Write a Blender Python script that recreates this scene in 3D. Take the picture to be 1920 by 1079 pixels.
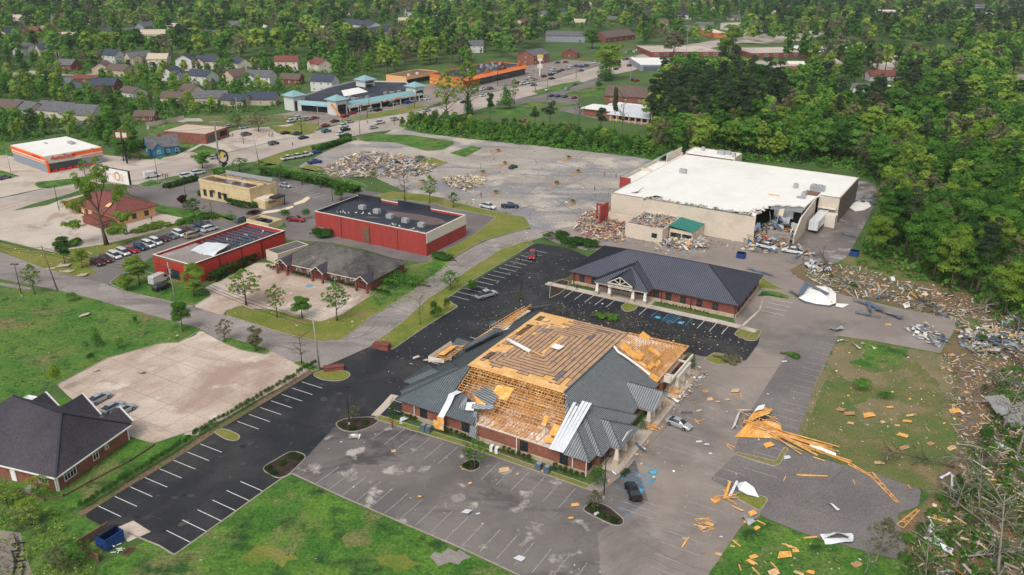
import bpy, math, random
import numpy as np
from mathutils import Vector, Matrix
R = math.radians
C = bpy.context.scene
for o in list(bpy.data.objects): bpy.data.objects.remove(o)

# ---------------------------------------------------------------- camera
FPX, PITCH, ROLL, CAMZ = 1568.0, R(22.26), R(0.5), 77.4
cam = bpy.data.cameras.new('camera'); camo = bpy.data.objects.new('camera', cam); C.collection.objects.link(camo)
cam.sensor_width = 36; cam.lens = FPX/1920*36; cam.clip_start = 1; cam.clip_end = 9000
_rt, _up, _fw = Vector((1,0,0)), Vector((0,math.sin(PITCH),math.cos(PITCH))), Vector((0,math.cos(PITCH),-math.sin(PITCH)))
_X = _rt*math.cos(ROLL)+_up*math.sin(ROLL); _Y = -_rt*math.sin(ROLL)+_up*math.cos(ROLL)
camo.matrix_world = Matrix((( _X.x,_Y.x,-_fw.x,0),(_X.y,_Y.y,-_fw.y,0),(_X.z,_Y.z,-_fw.z,CAMZ),(0,0,0,1)))
C.camera = camo
# ---------------------------------------------------------------- world, sun (bright overcast)
SUN_EL, SUN_AZ = R(52), R(205)     # azimuth measured clockwise from +Y
w = bpy.data.worlds.new('World'); C.world = w; w.use_nodes = True
nt = w.node_tree; bg = nt.nodes['Background']
sky = nt.nodes.new('ShaderNodeTexSky'); sky.sky_type = 'NISHITA'; sky.sun_disc = False
sky.sun_elevation = SUN_EL; sky.sun_rotation = SUN_AZ; sky.dust_density = 4; sky.ozone_density = .6
hsv = nt.nodes.new('ShaderNodeHueSaturation'); hsv.inputs['Saturation'].default_value = .3
nt.links.new(sky.outputs[0], hsv.inputs['Color']); nt.links.new(hsv.outputs[0], bg.inputs[0]); bg.inputs[1].default_value = .15
sl = bpy.data.lights.new('sun','SUN'); sl.energy = 1.25; sl.angle = R(24); sl.color = (1,.965,.9)
so = bpy.data.objects.new('sun', sl); C.collection.objects.link(so)
sd = Vector((math.sin(SUN_AZ)*math.cos(SUN_EL), math.cos(SUN_AZ)*math.cos(SUN_EL), math.sin(SUN_EL)))
so.rotation_euler = sd.to_track_quat('Z','Y').to_euler()
C.view_settings.view_transform = 'Standard'; C.view_settings.look = 'None'
C.view_settings.exposure = .22; C.view_settings.gamma = 1
C.cycles.max_bounces = 5; C.cycles.diffuse_bounces = 2; C.cycles.glossy_bounces = 2
C.cycles.transmission_bounces = 2; C.cycles.transparent_max_bounces = 4; C.cycles.use_adaptive_sampling = True

# ---------------------------------------------------------------- helpers
def G(px, py, z=0.0):
 """ground point (or point at height z) that the photo shows at pixel px,py of 1920x1079"""
 u=(px-960)/FPX; v=(539.5-py)/FPX; cr,sr=math.cos(ROLL),math.sin(ROLL)
 r=cr*u-sr*v; up=sr*u+cr*v
 dy=math.cos(PITCH)+up*math.sin(PITCH); dz=-math.sin(PITCH)+up*math.cos(PITCH)
 t=(z-CAMZ)/dz
 return (r*t, dy*t)
def PIX(x, y, z=0.0):
 z=z-CAMZ; cr,sr=math.cos(ROLL),math.sin(ROLL)
 fwd=y*math.cos(PITCH)-z*math.sin(PITCH); up=y*math.sin(PITCH)+z*math.cos(PITCH)
 return 960+FPX*(cr*x+sr*up)/fwd, 539.5-FPX*(-sr*x+cr*up)/fwd
def direction(a, b):
 a=G(*a); b=G(*b); return math.atan2(b[1]-a[1], b[0]-a[0])
YU, YV = R(59.8), R(-30.2)          # the two directions of the street grid
rnd = random.Random(7)
class MB:
 """collects faces; build() links them as ONE mesh object"""
 def __init__(s): s.v=[]; s.f=[]; s.m=[]
 def poly(s, pts, m=0):
  n=len(s.v); s.v+= [tuple(p) for p in pts]; s.f.append(tuple(range(n,n+len(pts)))); s.m.append(m); return s
 def box(s, x0,x1,y0,y1,z0,z1, m=0):
  n=len(s.v); s.v+=[(x,y,z) for z in (z0,z1) for x,y in ((x0,y0),(x1,y0),(x1,y1),(x0,y1))]
  for f in ((3,2,1,0),(4,5,6,7),(0,1,5,4),(1,2,6,5),(2,3,7,6),(3,0,4,7)): s.f.append(tuple(n+i for i in f)); s.m.append(m)
  return s
 def beam(s, p, q, w=.05, h=None, m=0, up=(0,0,1)):
  h=h or w; p=Vector(p); q=Vector(q); d=(q-p)
  if d.length<1e-6: return s
  d.normalize(); a=d.cross(Vector(up))
  if a.length<1e-3: a=d.cross(Vector((1,0,0)))
  a.normalize(); b=a.cross(d); a*=w/2; b*=h/2; n=len(s.v)
  s.v+=[tuple(x) for c in (p,q) for x in (c-a-b,c+a-b,c+a+b,c-a+b)]
  for f in ((3,2,1,0),(4,5,6,7),(0,1,5,4),(1,2,6,5),(2,3,7,6),(3,0,4,7)): s.f.append(tuple(n+i for i in f)); s.m.append(m)
  return s
 def tube(s, pts, rad, n=6, m=0, cap=True):
  """tapered tube; rad is a number or a list"""
  k=len(pts); rs=rad if isinstance(rad,(list,tuple)) else [rad]*k; base=len(s.v)
  for i,p in enumerate(pts):
   p=Vector(p); d=(Vector(pts[min(i+1,k-1)])-Vector(pts[max(i-1,0)])); d.normalize()
   a=d.cross(Vector((0,1,0))) if abs(d.y)<.9 else d.cross(Vector((1,0,0))); a.normalize(); b=d.cross(a)
   for j in range(n):
    t=2*math.pi*j/n; s.v.append(tuple(p+(a*math.cos(t)+b*math.sin(t))*rs[i]))
  for i in range(k-1):
   for j in range(n):
    j2=(j+1)%n; s.f.append((base+i*n+j,base+i*n+j2,base+(i+1)*n+j2,base+(i+1)*n+j)); s.m.append(m)
  if cap:
   s.f.append(tuple(base+j for j in range(n))[::-1]); s.m.append(m)
   s.f.append(tuple(base+(k-1)*n+j for j in range(n))); s.m.append(m)
  return s
 def prism(s, pts, z0, z1, m=0, mtop=None):
  """vertical prism over a 2-D outline"""
  n=len(s.v); k=len(pts); ar=sum(pts[i][0]*pts[(i+1)%k][1]-pts[(i+1)%k][0]*pts[i][1] for i in range(k))
  if ar<0: pts=pts[::-1]
  s.v+=[(p[0],p[1],z0) for p in pts]+[(p[0],p[1],z1) for p in pts]
  for i in range(k): j=(i+1)%k; s.f.append((n+i,n+j,n+k+j,n+k+i)); s.m.append(m)
  s.f.append(tuple(n+k+i for i in range(k))); s.m.append(m if mtop is None else mtop)
  return s
 def slope(s, pts, down, sp=.42, m=0, mr=0, w=.11, h=.08, th=.12):
  """a roof face (convex, planar) with thickness and standing seams that run along 'down'"""
  P=[Vector(p) for p in pts]; nrm=(P[1]-P[0]).cross(P[2]-P[0]); nrm.normalize()
  if nrm.z<0: nrm=-nrm; P=P[::-1]
  n=len(s.v); k=len(P); s.v+=[tuple(p) for p in P]+[tuple(p-Vector((0,0,th))) for p in P]
  s.f.append(tuple(range(n,n+k))); s.m.append(m); s.f.append(tuple(range(n+2*k-1,n+k-1,-1))); s.m.append(m)
  for i in range(k): j=(i+1)%k; s.f.append((n+i,n+k+i,n+k+j,n+j)); s.m.append(m)
  if not sp: return s
  d=Vector(down); d-=nrm*d.dot(nrm); d.normalize(); a=nrm.cross(d); o=P[0]
  ts=[(p-o).dot(a) for p in P]; t=math.ceil(min(ts)/sp)*sp+.01
  while t<max(ts)-.02:
   hit=[]
   for i in range(k):
    j=(i+1)%k
    if (ts[i]-t)*(ts[j]-t)<0: hit.append(P[i].lerp(P[j],(t-ts[i])/(ts[j]-ts[i])))
   if len(hit)>=2 and (hit[0]-hit[1]).length>.15:
    u=nrm*(h/2); s.beam(hit[0]+u,hit[1]+u,w,h,mr,up=nrm)
   t+=sp
  return s
 def build(s, name, mats, parent=None, smooth=False, loc=None, rz=0):
  me=bpy.data.meshes.new(name); me.from_pydata(s.v,[],s.f)
  for mt in (mats if isinstance(mats,(list,tuple)) else [mats]): me.materials.append(mt)
  me.polygons.foreach_set('material_index', s.m)
  if smooth: me.polygons.foreach_set('use_smooth',[True]*len(s.f))
  me.update(); o=bpy.data.objects.new(name, me); C.collection.objects.link(o)
  if parent: o.parent=parent
  if loc: o.location=loc if len(loc)==3 else (*loc,0)
  o.rotation_euler.z=rz
  return o
def tag(o, label=None, cat=None, group=None, kind=None):
 if label: o['label']=label
 if cat: o['category']=cat
 if group: o['group']=group
 if kind: o['kind']=kind
 return o
def thing(name, label, cat, loc=(0,0,0), rz=0, group=None):
 o=bpy.data.objects.new(name,None); C.collection.objects.link(o); o.empty_display_size=.5
 o.location=loc if len(loc)==3 else (*loc,0); o.rotation_euler.z=rz
 return tag(o,label,cat,group)
KIDS={}
def kids(o):
 if o.name not in KIDS: KIDS[o.name]=[c for c in bpy.data.objects if c.parent==o]
 return KIDS[o.name]
def copy_tree(o, parent=None, skip=()):
 c=o.copy(); C.collection.objects.link(c); c.parent=parent
 for ch in kids(o):
  if ch.name.split('.')[0] not in skip: copy_tree(ch,c)
 return c
def local(o, yaw, p):
 dx,dy=p[0]-o[0],p[1]-o[1]; return (dx*math.cos(yaw)+dy*math.sin(yaw), -dx*math.sin(yaw)+dy*math.cos(yaw))
def world(o, yaw, p):
 return (o[0]+p[0]*math.cos(yaw)-p[1]*math.sin(yaw), o[1]+p[0]*math.sin(yaw)+p[1]*math.cos(yaw))
def inside(x, y, poly):
 c=False; j=len(poly)-1
 for i in range(len(poly)):
  a,b=poly[i],poly[j]
  if (a[1]>y)!=(b[1]>y) and x<(b[0]-a[0])*(y-a[1])/(b[1]-a[1])+a[0]: c=not c
  j=i
 return c

# ---------------------------------------------------------------- materials
def _nt(name, rough=.8, metal=0, spec=.3):
 m=bpy.data.materials.new(name); m.use_nodes=True; t=m.node_tree; b=t.nodes['Principled BSDF']
 b.inputs['Roughness'].default_value=rough; b.inputs['Metallic'].default_value=metal; b.inputs['Specular IOR Level'].default_value=spec
 return m,t,b
def _noise(t, scale, detail=6, rough=.6, coord='Object', off=0, stretch=None, dist=0, rot=0):
 tc=t.nodes.new('ShaderNodeTexCoord'); n=t.nodes.new('ShaderNodeTexNoise'); mp=t.nodes.new('ShaderNodeMapping')
 mp.inputs['Location'].default_value=(off,off*.7,0)
 if stretch: mp.inputs['Scale'].default_value=stretch
 mp.inputs['Rotation'].default_value=(0,0,rot)
 n.inputs['Scale'].default_value=scale; n.inputs['Detail'].default_value=detail; n.inputs['Roughness'].default_value=rough; n.inputs['Distortion'].default_value=dist
 t.links.new(tc.outputs[coord],mp.inputs[0]); t.links.new(mp.outputs[0],n.inputs['Vector']); return n.outputs['Fac']
def _ramp(t, fac, lo, hi, a=(0,0,0,1), b=(1,1,1,1)):
 r=t.nodes.new('ShaderNodeValToRGB'); e=r.color_ramp.elements; e[0].position=lo; e[1].position=hi; e[0].color=(*a[:3],1); e[1].color=(*b[:3],1)
 t.links.new(fac,r.inputs[0]); return r.outputs[0]
def _mix(t, fac, a, b, mode='MIX'):
 m=t.nodes.new('ShaderNodeMix'); m.data_type='RGBA'; m.blend_type=mode
 for s_,val in ((0,fac),(6,a),(7,b)):
  if hasattr(val,'node'): t.links.new(val,m.inputs[s_])
  elif s_==0: m.inputs[0].default_value=val
  else: m.inputs[s_].default_value=(*val[:3],1)
 return m.outputs[2]
def gm(name, c1, c2, s1=.08, lo=.42, hi=.58, c3=None, s3=.03, lo3=.52, hi3=.6, c4=None, s4=.5, lo4=.6, hi4=.66, fine=.35, sf=4, rough=.92, spec=.2, stretch=None, rot=0, off=0):
 """ground cover: two tones by a broad noise, stains (c3), small patches (c4), fine grain"""
 m,t,b=_nt(name,rough,0,spec)
 col=_mix(t,_ramp(t,_noise(t,s1,8,.62,off=off),lo,hi),c1,c2)
 if c3: col=_mix(t,_ramp(t,_noise(t,s3,9,.68,off=31+off,stretch=stretch,dist=.6,rot=rot),lo3,hi3),col,c3)
 if c4: col=_mix(t,_ramp(t,_noise(t,s4,5,.6,off=77+off),lo4,hi4),col,c4)
 g=_ramp(t,_noise(t,sf,4,.75,off=5),.3,.7,(1-fine,)*3,(1+fine,)*3)
 col=_mix(t,1.0,col,g,'MULTIPLY'); t.links.new(col,b.inputs['Base Color']); return m
def pm(name, c, rough=.6, metal=0, var=.12, s=1.5, c2=None, lo=.5, hi=.6, s2=.6, spec=.3, stretch=None):
 """ordinary surface: one colour with a little wear, optional second tone in patches"""
 m,t,b=_nt(name,rough,metal,spec); col=c
 if c2: col=_mix(t,_ramp(t,_noise(t,s2,6,.65,off=11,stretch=stretch),lo,hi),c,c2)
 g=_ramp(t,_noise(t,s,5,.7),.3,.7,(1-var,)*3,(1+var,)*3)
 col=_mix(t,1.0,col,g,'MULTIPLY'); t.links.new(col,b.inputs['Base Color']); return m
def brick(name, c1, c2, mortar, sc=1.0, var=.3, rough=.85, fx=(1,1,1)):
 m,t,b=_nt(name,rough); tc=t.nodes.new('ShaderNodeTexCoord'); mp=t.nodes.new('ShaderNodeMapping'); br=t.nodes.new('ShaderNodeTexBrick')
 sx=t.nodes.new('ShaderNodeSeparateXYZ'); cb=t.nodes.new('ShaderNodeCombineXYZ'); ad=t.nodes.new('ShaderNodeMath'); ad.operation='ADD'
 t.links.new(tc.outputs['Object'],sx.inputs[0]); t.links.new(sx.outputs[0],ad.inputs[0]); t.links.new(sx.outputs[1],ad.inputs[1])
 t.links.new(ad.outputs[0],cb.inputs[0]); t.links.new(sx.outputs[2],cb.inputs[1]); t.links.new(cb.outputs[0],br.inputs[0])
 br.inputs['Color1'].default_value=(*c1,1); br.inputs['Color2'].default_value=(*c2,1); br.inputs['Mortar'].default_value=(*mortar,1)
 br.inputs['Scale'].default_value=sc; br.inputs['Brick Width'].default_value=.42; br.inputs['Row Height'].default_value=.16; br.inputs['Mortar Size'].default_value=.012
 g=_ramp(t,_noise(t,.8,6,.7),.3,.7,(1-var,)*3,(1+var*.7,)*3)
 t.links.new(_mix(t,1.0,br.outputs[0],g,'MULTIPLY'),b.inputs['Base Color']); return m
def boards(name, c1, c2, w=2.4, h=1.2, rough=.75, var=.2, dark=(.25,.13,.05)):
 """sheets of sheathing laid side by side"""
 m,t,b=_nt(name,rough); tc=t.nodes.new('ShaderNodeTexCoord'); br=t.nodes.new('ShaderNodeTexBrick'); t.links.new(tc.outputs['Object'],br.inputs[0])
 br.inputs['Color1'].default_value=(*c1,1); br.inputs['Color2'].default_value=(*c2,1); br.inputs['Mortar'].default_value=(*dark,1)
 br.inputs['Scale'].default_value=1; br.inputs['Brick Width'].default_value=w; br.inputs['Row Height'].default_value=h; br.inputs['Mortar Size'].default_value=.012
 g=_ramp(t,_noise(t,1.3,8,.8),.3,.7,(1-var,)*3,(1+var,)*3)
 t.links.new(_mix(t,1.0,br.outputs[0],g,'MULTIPLY'),b.inputs['Base Color']); return m
def leaf(name, dark, mid, light, trans=.42, vary=.45):
 """foliage: colour by leaf clump (tint) and by tree (object random)"""
 m=bpy.data.materials.new(name); m.use_nodes=True; t=m.node_tree; t.nodes.clear(); out=t.nodes.new('ShaderNodeOutputMaterial')
 at=t.nodes.new('ShaderNodeAttribute'); at.attribute_name='tint'; oi=t.nodes.new('ShaderNodeObjectInfo')
 ma=t.nodes.new('ShaderNodeMath'); ma.operation='MULTIPLY_ADD'; ma.inputs[1].default_value=vary; t.links.new(oi.outputs['Random'],ma.inputs[0])
 mb_=t.nodes.new('ShaderNodeMath'); mb_.operation='SUBTRACT'; mb_.inputs[1].default_value=vary/2; t.links.new(at.outputs['Fac'],mb_.inputs[0]); t.links.new(mb_.outputs[0],ma.inputs[2])
 r=t.nodes.new('ShaderNodeValToRGB'); e=r.color_ramp.elements; e[0].color=(*dark,1); e[0].position=.1; e[1].color=(*light,1); e[1].position=.9
 k=e.new(.5); k.color=(*mid,1); t.links.new(ma.outputs[0],r.inputs[0])
 d=t.nodes.new('ShaderNodeBsdfDiffuse'); tr=t.nodes.new('ShaderNodeBsdfTranslucent'); mx=t.nodes.new('ShaderNodeMixShader'); mx.inputs[0].default_value=trans
 t.links.new(r.outputs[0],d.inputs[0]); t.links.new(r.outputs[0],tr.inputs[0]); t.links.new(d.outputs[0],mx.inputs[1]); t.links.new(tr.outputs[0],mx.inputs[2]); t.links.new(mx.outputs[0],out.inputs[0])
 return m
def attrmat(name, rough=.8, attr='col'):
 m,t,b=_nt(name,rough); a=t.nodes.new('ShaderNodeAttribute'); a.attribute_name=attr
 g=_ramp(t,_noise(t,3,4,.7),.3,.7,(.75,)*3,(1.2,)*3); t.links.new(_mix(t,1.0,a.outputs['Color'],g,'MULTIPLY'),b.inputs['Base Color']); return m
M={}
M['ground']=gm('ground_grass',(.05,.10,.025),(.08,.13,.035),.05,.4,.6,c3=(.13,.11,.05),s3=.02,lo3=.55,hi3=.65,fine=.4,sf=1.2)
M['lawn']=gm('lawn_grass',(.040,.118,.016),(.088,.178,.024),.13,.4,.6,c3=(.15,.15,.055),s3=.09,lo3=.5,hi3=.62,c4=(.022,.062,.014),s4=.22,lo4=.52,hi4=.66,fine=.6,sf=2.2)
M['weeds']=gm('weedy_grass',(.055,.140,.022),(.105,.165,.032),.12,.4,.6,c3=(.16,.135,.06),s3=.07,lo3=.54,hi3=.66,c4=(.028,.075,.018),s4=.35,lo4=.55,hi4=.68,fine=.5,sf=1.5)
M['verge']=gm('verge_grass',(.11,.155,.022),(.19,.185,.04),.12,.4,.6,c3=(.21,.17,.075),s3=.09,lo3=.54,hi3=.64,fine=.4,sf=3)
M['dirtgrass']=gm('trampled_grass',(.105,.125,.038),(.14,.135,.05),.1,.4,.6,c3=(.065,.125,.028),s3=.05,lo3=.48,hi3=.6,c4=(.2,.15,.08),s4=.13,lo4=.54,hi4=.68,fine=.5,sf=3)
M['dirt']=gm('dirt_soil',(.19,.12,.07),(.13,.10,.06),.14,.4,.6,c3=(.10,.11,.04),s3=.09,lo3=.5,hi3=.6,fine=.5,sf=2)
M['mulch']=gm('mulch',(.030,.022,.018),(.05,.036,.026),.6,fine=.5,sf=5)
M['black']=gm('fresh_asphalt',(.020,.021,.026),(.028,.029,.034),.06,c3=(.05,.048,.046),s3=.07,lo3=.48,hi3=.66,c4=(.10,.09,.075),s4=.35,lo4=.63,hi4=.75,fine=.3,sf=3,rough=.8)
M['old']=gm('old_asphalt',(.215,.182,.16),(.27,.228,.196),.05,.4,.6,c3=(.13,.118,.112),s3=.04,lo3=.5,hi3=.66,c4=(.31,.275,.245),s4=.09,lo4=.56,hi4=.78,fine=.16,sf=5)
M['worn']=gm('worn_asphalt',(.125,.112,.106),(.18,.162,.15),.07,.4,.6,c3=(.075,.069,.067),s3=.045,lo3=.5,hi3=.6,c4=(.38,.345,.31),s4=.22,lo4=.58,hi4=.66,fine=.16,sf=5,stretch=(1,2.2,1),rot=.53)
M['gravelly']=gm('gravelly_asphalt',(.14,.125,.12),(.18,.162,.152),.08,.4,.6,c3=(.22,.2,.185),s3=.05,lo3=.55,hi3=.76,fine=.42,sf=4)
M['road']=gm('road_asphalt',(.36,.305,.27),(.42,.36,.32),.05,.4,.6,c3=(.29,.25,.225),s3=.05,lo3=.5,hi3=.62,fine=.12,sf=2)
M['street']=gm('street_asphalt',(.235,.205,.19),(.285,.25,.23),.06,.4,.6,c3=(.165,.148,.14),s3=.035,lo3=.5,hi3=.62,c4=(.36,.32,.29),s4=.12,lo4=.58,hi4=.7,fine=.2,sf=2,stretch=(1,3,1),rot=.53)
M['conc']=gm('concrete_lot',(.52,.43,.35),(.45,.36,.29),.06,.42,.56,c3=(.34,.25,.20),s3=.06,lo3=.46,hi3=.6,c4=(.60,.54,.47),s4=.09,lo4=.56,hi4=.66,fine=.16,sf=2)
M['conc2']=gm('concrete_pale',(.50,.43,.36),(.42,.36,.30),.08,.4,.6,c3=(.33,.27,.22),s3=.08,fine=.15,sf=2)
M['mega']=gm('bleached_asphalt',(.27,.24,.21),(.36,.32,.275),.03,.4,.6,c3=(.215,.21,.22),s3=.018,lo3=.48,hi3=.56,c4=(.44,.385,.32),s4=.05,lo4=.53,hi4=.64,fine=.25,sf=1.2,stretch=(1,4,1),rot=.53)
M['tanply']=pm('tan_plywood',(.60,.40,.21),.85,var=.3,s=2,c2=(.45,.27,.12)); M['brownply']=pm('brown_board',(.38,.22,.11),.9,var=.35,s=2)
M['wetyard']=gm('wet_concrete_yard',(.17,.135,.115),(.12,.10,.09),.12,.4,.6,c3=(.33,.31,.31),s3=.06,lo3=.5,hi3=.6,c4=(.45,.42,.4),s4=.2,lo4=.6,hi4=.7,fine=.15,sf=4,rough=.45,spec=.5)
M['crack']=pm('paving_crack',(.12,.108,.10),.9)
M['seamline']=pm('membrane_seam',(.60,.59,.55),.7,var=.2)
M['dirtgrass2']=gm('strawy_grass',(.17,.145,.075),(.21,.16,.09),.15,.4,.6,c3=(.11,.13,.045),s3=.09,lo3=.5,hi3=.62,fine=.45,sf=3)
M['scuff']=pm('asphalt_scuff',(.055,.051,.048),.9,var=.3); M['crack2']=pm('asphalt_patch',(.013,.013,.015),.8,var=.2)
M['kerb']=pm('kerb_concrete',(.30,.265,.22),.9,var=.25)
M['white_paint']=pm('white_road_paint',(.62,.62,.60),.8,var=.2,s=2)
M['faded_paint']=pm('faded_road_paint',(.30,.29,.28),.9,var=.3,s=1)
M['blue_paint']=pm('blue_road_paint',(.03,.25,.42),.8,var=.3,s=2)
M['yellow_paint']=pm('yellow_road_paint',(.55,.38,.08),.8,var=.3)
M['brick']=brick('red_brick',(.27,.085,.05),(.20,.06,.04),(.25,.18,.14))
M['brick2']=brick('dark_red_brick',(.24,.06,.045),(.17,.045,.035),(.2,.12,.1))
M['stone']=brick('tan_stone',(.52,.42,.29),(.44,.35,.24),(.3,.25,.2),.5)
M['cream']=pm('cream_stucco',(.60,.47,.27),.85,var=.08,c2=(.5,.38,.21),s2=.3)
M['trim']=pm('pale_trim',(.62,.56,.48),.7,var=.12)
M['white']=pm('white_paint_wood',(.75,.74,.71),.6,var=.08)
M['teal']=pm('shaded_standing_seam',(.145,.172,.187),.42,.35,.15,c2=(.175,.20,.215),s2=.2)  # office roof metal, darker copy: shade of the left slopes is in the colour
M['tealrib']=pm('teal_seam_rib',(.085,.10,.108),.5,.3,.1)  # ribs darker than the panels, painting in the shade of each seam
M['litroof']=pm('lit_standing_seam',(.265,.28,.29),.45,.3,.15,c2=(.30,.315,.32),s2=.25)  # paler copy of the same roof metal, light on the right slopes painted in
M['slate']=pm('charcoal_standing_seam',(.135,.145,.180),.42,.35,.12,c2=(.15,.16,.19),s2=.15)
M['slaterib']=pm('charcoal_seam_rib',(.022,.025,.036),.5,.3,.1)  # rib near black against its panels: seam shade put into the colour
M['shingle']=gm('dark_shingle',(.040,.036,.045),(.062,.055,.066),.12,.35,.65,c3=(.09,.075,.085),s3=.07,lo3=.5,hi3=.72,fine=.35,sf=3,rough=.8)
M['shingle2']=gm('weathered_shingle',(.085,.078,.072),(.13,.12,.108),.2,.4,.6,c3=(.05,.045,.045),s3=.15,lo3=.5,hi3=.62,c4=(.22,.2,.16),s4=.8,lo4=.64,hi4=.7,fine=.45,sf=3)
M['ply']=boards('plywood_deck',(.62,.335,.11),(.74,.45,.19))
M['ply2']=pm('orange_plywood',(.70,.33,.07),.8,var=.25,s=2,c2=(.74,.46,.2))
M['felt']=pm('brown_underlayment',(.43,.27,.16),.85,var=.22,s=1.2,c2=(.34,.215,.135))
M['feltdark']=pm('dark_underlayment_seam',(.05,.035,.032),.9,var=.3)
M['patch']=pm('grey_torn_patch',(.16,.14,.15),.8,var=.4,s=1)
M['lumber']=pm('orange_lumber',(.66,.33,.10),.8,var=.25,s=.9,c2=(.8,.5,.22))
M['insul']=pm('ceiling_insulation',(.58,.36,.27),.95,var=.3,s=.8,c2=(.8,.76,.72),s2=.35,lo=.47,hi=.55)
M['membrane']=pm('white_roof_membrane',(.74,.725,.67),.6,var=.04,s=.3,c2=(.69,.675,.62),s2=.05)
M['metalsheet']=pm('white_metal_sheet',(.72,.74,.76),.35,.3,.12)
M['bluesheet']=pm('grey_blue_metal_sheet',(.13,.17,.22),.4,.4,.2)
M['tanwall']=pm('tan_block_wall',(.58,.50,.405),.85,var=.08,c2=(.52,.44,.355),s2=.15)
M['redwall']=pm('red_painted_block',(.34,.05,.04),.7,var=.2,c2=(.29,.04,.035),s2=.9,lo=.45,hi=.65,stretch=(1,1,.12))
M['redwall2']=pm('bright_red_paint',(.42,.038,.024),.65,var=.18,c2=(.36,.032,.022),s2=.8,lo=.45,hi=.65,stretch=(1,1,.15))
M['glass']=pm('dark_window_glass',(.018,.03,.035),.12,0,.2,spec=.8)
M['dark']=pm('interior_shade',(.012,.014,.018),.9,var=.5)  # near-black colour painted in for the shade of rooms and openings
M['bronze']=pm('bronze_gutter',(.035,.028,.025),.5,.2)
M['darkroof']=gm('black_membrane_roof',(.020,.024,.034),(.032,.036,.048),.15,c3=(.05,.05,.06),s3=.1,fine=.25,sf=2,rough=.6)
M['ponding']=gm('dusty_roof_patch',(.15,.10,.095),(.12,.085,.085),.3,fine=.2)
M['steel']=pm('galvanised_steel',(.42,.44,.45),.4,.5,.15)
M['unitgrey']=pm('air_unit_paint',(.36,.37,.37),.5,.2,.15)
M['pole']=pm('grey_pole',(.30,.29,.27),.6,.3)
M['blackmetal']=pm('black_metal',(.02,.02,.022),.5,.2)
M['wood']=pm('weathered_wood',(.16,.10,.065),.9,var=.3,s=2)
M['bark']=pm('tree_bark',(.10,.075,.055),.95,var=.35,s=3)
M['palebark']=pm('pale_tree_bark',(.26,.235,.195),.95,var=.3,s=2)
M['orange']=pm('orange_sign_paint',(.80,.13,.02),.5,var=.05)
M['redsign']=pm('red_sign_paint',(.62,.02,.02),.5,var=.05)
M['greywall']=pm('grey_painted_wall',(.24,.26,.30),.7,var=.06)
M['aqua']=pm('aqua_metal_roof',(.25,.42,.44),.45,.2,.06)
M['faded_red']=pm('faded_red_print',(.55,.22,.2),.7); M['sand']=pm('pale_sand_print',(.68,.56,.4),.7)
M['dirtorange']=gm('orange_mulch',(.42,.22,.09),(.36,.2,.1),.3,fine=.3,sf=2)
M['road_dark']=pm('dark_joint',(.27,.22,.17),.9)
M['greenmetal']=pm('green_metal_roof',(.045,.22,.18),.45,.2,.12)
M['bluewall']=pm('blue_clapboard',(.03,.16,.27),.7,var=.1)
M['beige']=pm('beige_siding',(.56,.49,.40),.8,var=.07)
M['whitewall']=pm('white_siding',(.55,.55,.53),.7,var=.05)
M['tanwall2']=pm('tan_siding',(.46,.37,.28),.8,var=.08)
M['redroof']=pm('maroon_shingle',(.17,.055,.045),.85,var=.25,s=.8)
M['orangewall']=pm('orange_stucco',(.60,.17,.05),.8,var=.08)
M['peach']=pm('peach_fascia',(.75,.42,.2),.7,var=.06)
M['greyshingle']=pm('grey_shingle',(.12,.12,.125),.9,var=.25,s=.8,c2=(.09,.09,.1))
M['navyshingle']=pm('navy_shingle',(.045,.055,.08),.9,var=.25,s=.8)
M['brownshingle']=pm('brown_shingle',(.12,.085,.07),.9,var=.25,s=.8)
M['bluetarp']=pm('blue_metal',(.02,.06,.22),.45,.2,.15)
M['skin']=pm('skin',(.45,.28,.2),.6); M['cloth_dark']=pm('dark_clothing',(.03,.035,.05),.9); M['cloth_red']=pm('red_clothing',(.5,.03,.03),.9); M['hair']=pm('dark_hair',(.03,.02,.015),.8)
M['turf']=pm('green_floor',(.10,.33,.05),.8,var=.1)
M['tyre']=pm('tyre_rubber',(.012,.012,.013),.9); M['rim']=pm('wheel_rim',(.35,.36,.38),.35,.7)
M['headlight']=pm('headlight_glass',(.7,.72,.75),.2,spec=.8); M['taillight']=pm('tail_light',(.35,.01,.01),.3)
L_G=leaf('leaves_spring_green',(.058,.145,.022),(.098,.23,.036),(.165,.33,.06))
L_Y=leaf('leaves_yellow_green',(.13,.225,.03),(.215,.33,.048),(.31,.42,.08))
L_D=leaf('leaves_deep_green',(.034,.095,.02),(.058,.145,.028),(.09,.195,.04))
L_P=leaf('pine_needles',(.030,.054,.028),(.046,.076,.036),(.068,.105,.046),.3)
L_O=leaf('leaves_olive_brown',(.12,.125,.065),(.18,.18,.095),(.25,.24,.14))
L_R=leaf('leaves_dark_red',(.03,.008,.012),(.06,.014,.02),(.09,.025,.03))
L_S=leaf('leaves_hedge',(.022,.05,.012),(.04,.09,.018),(.065,.125,.026))
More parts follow.
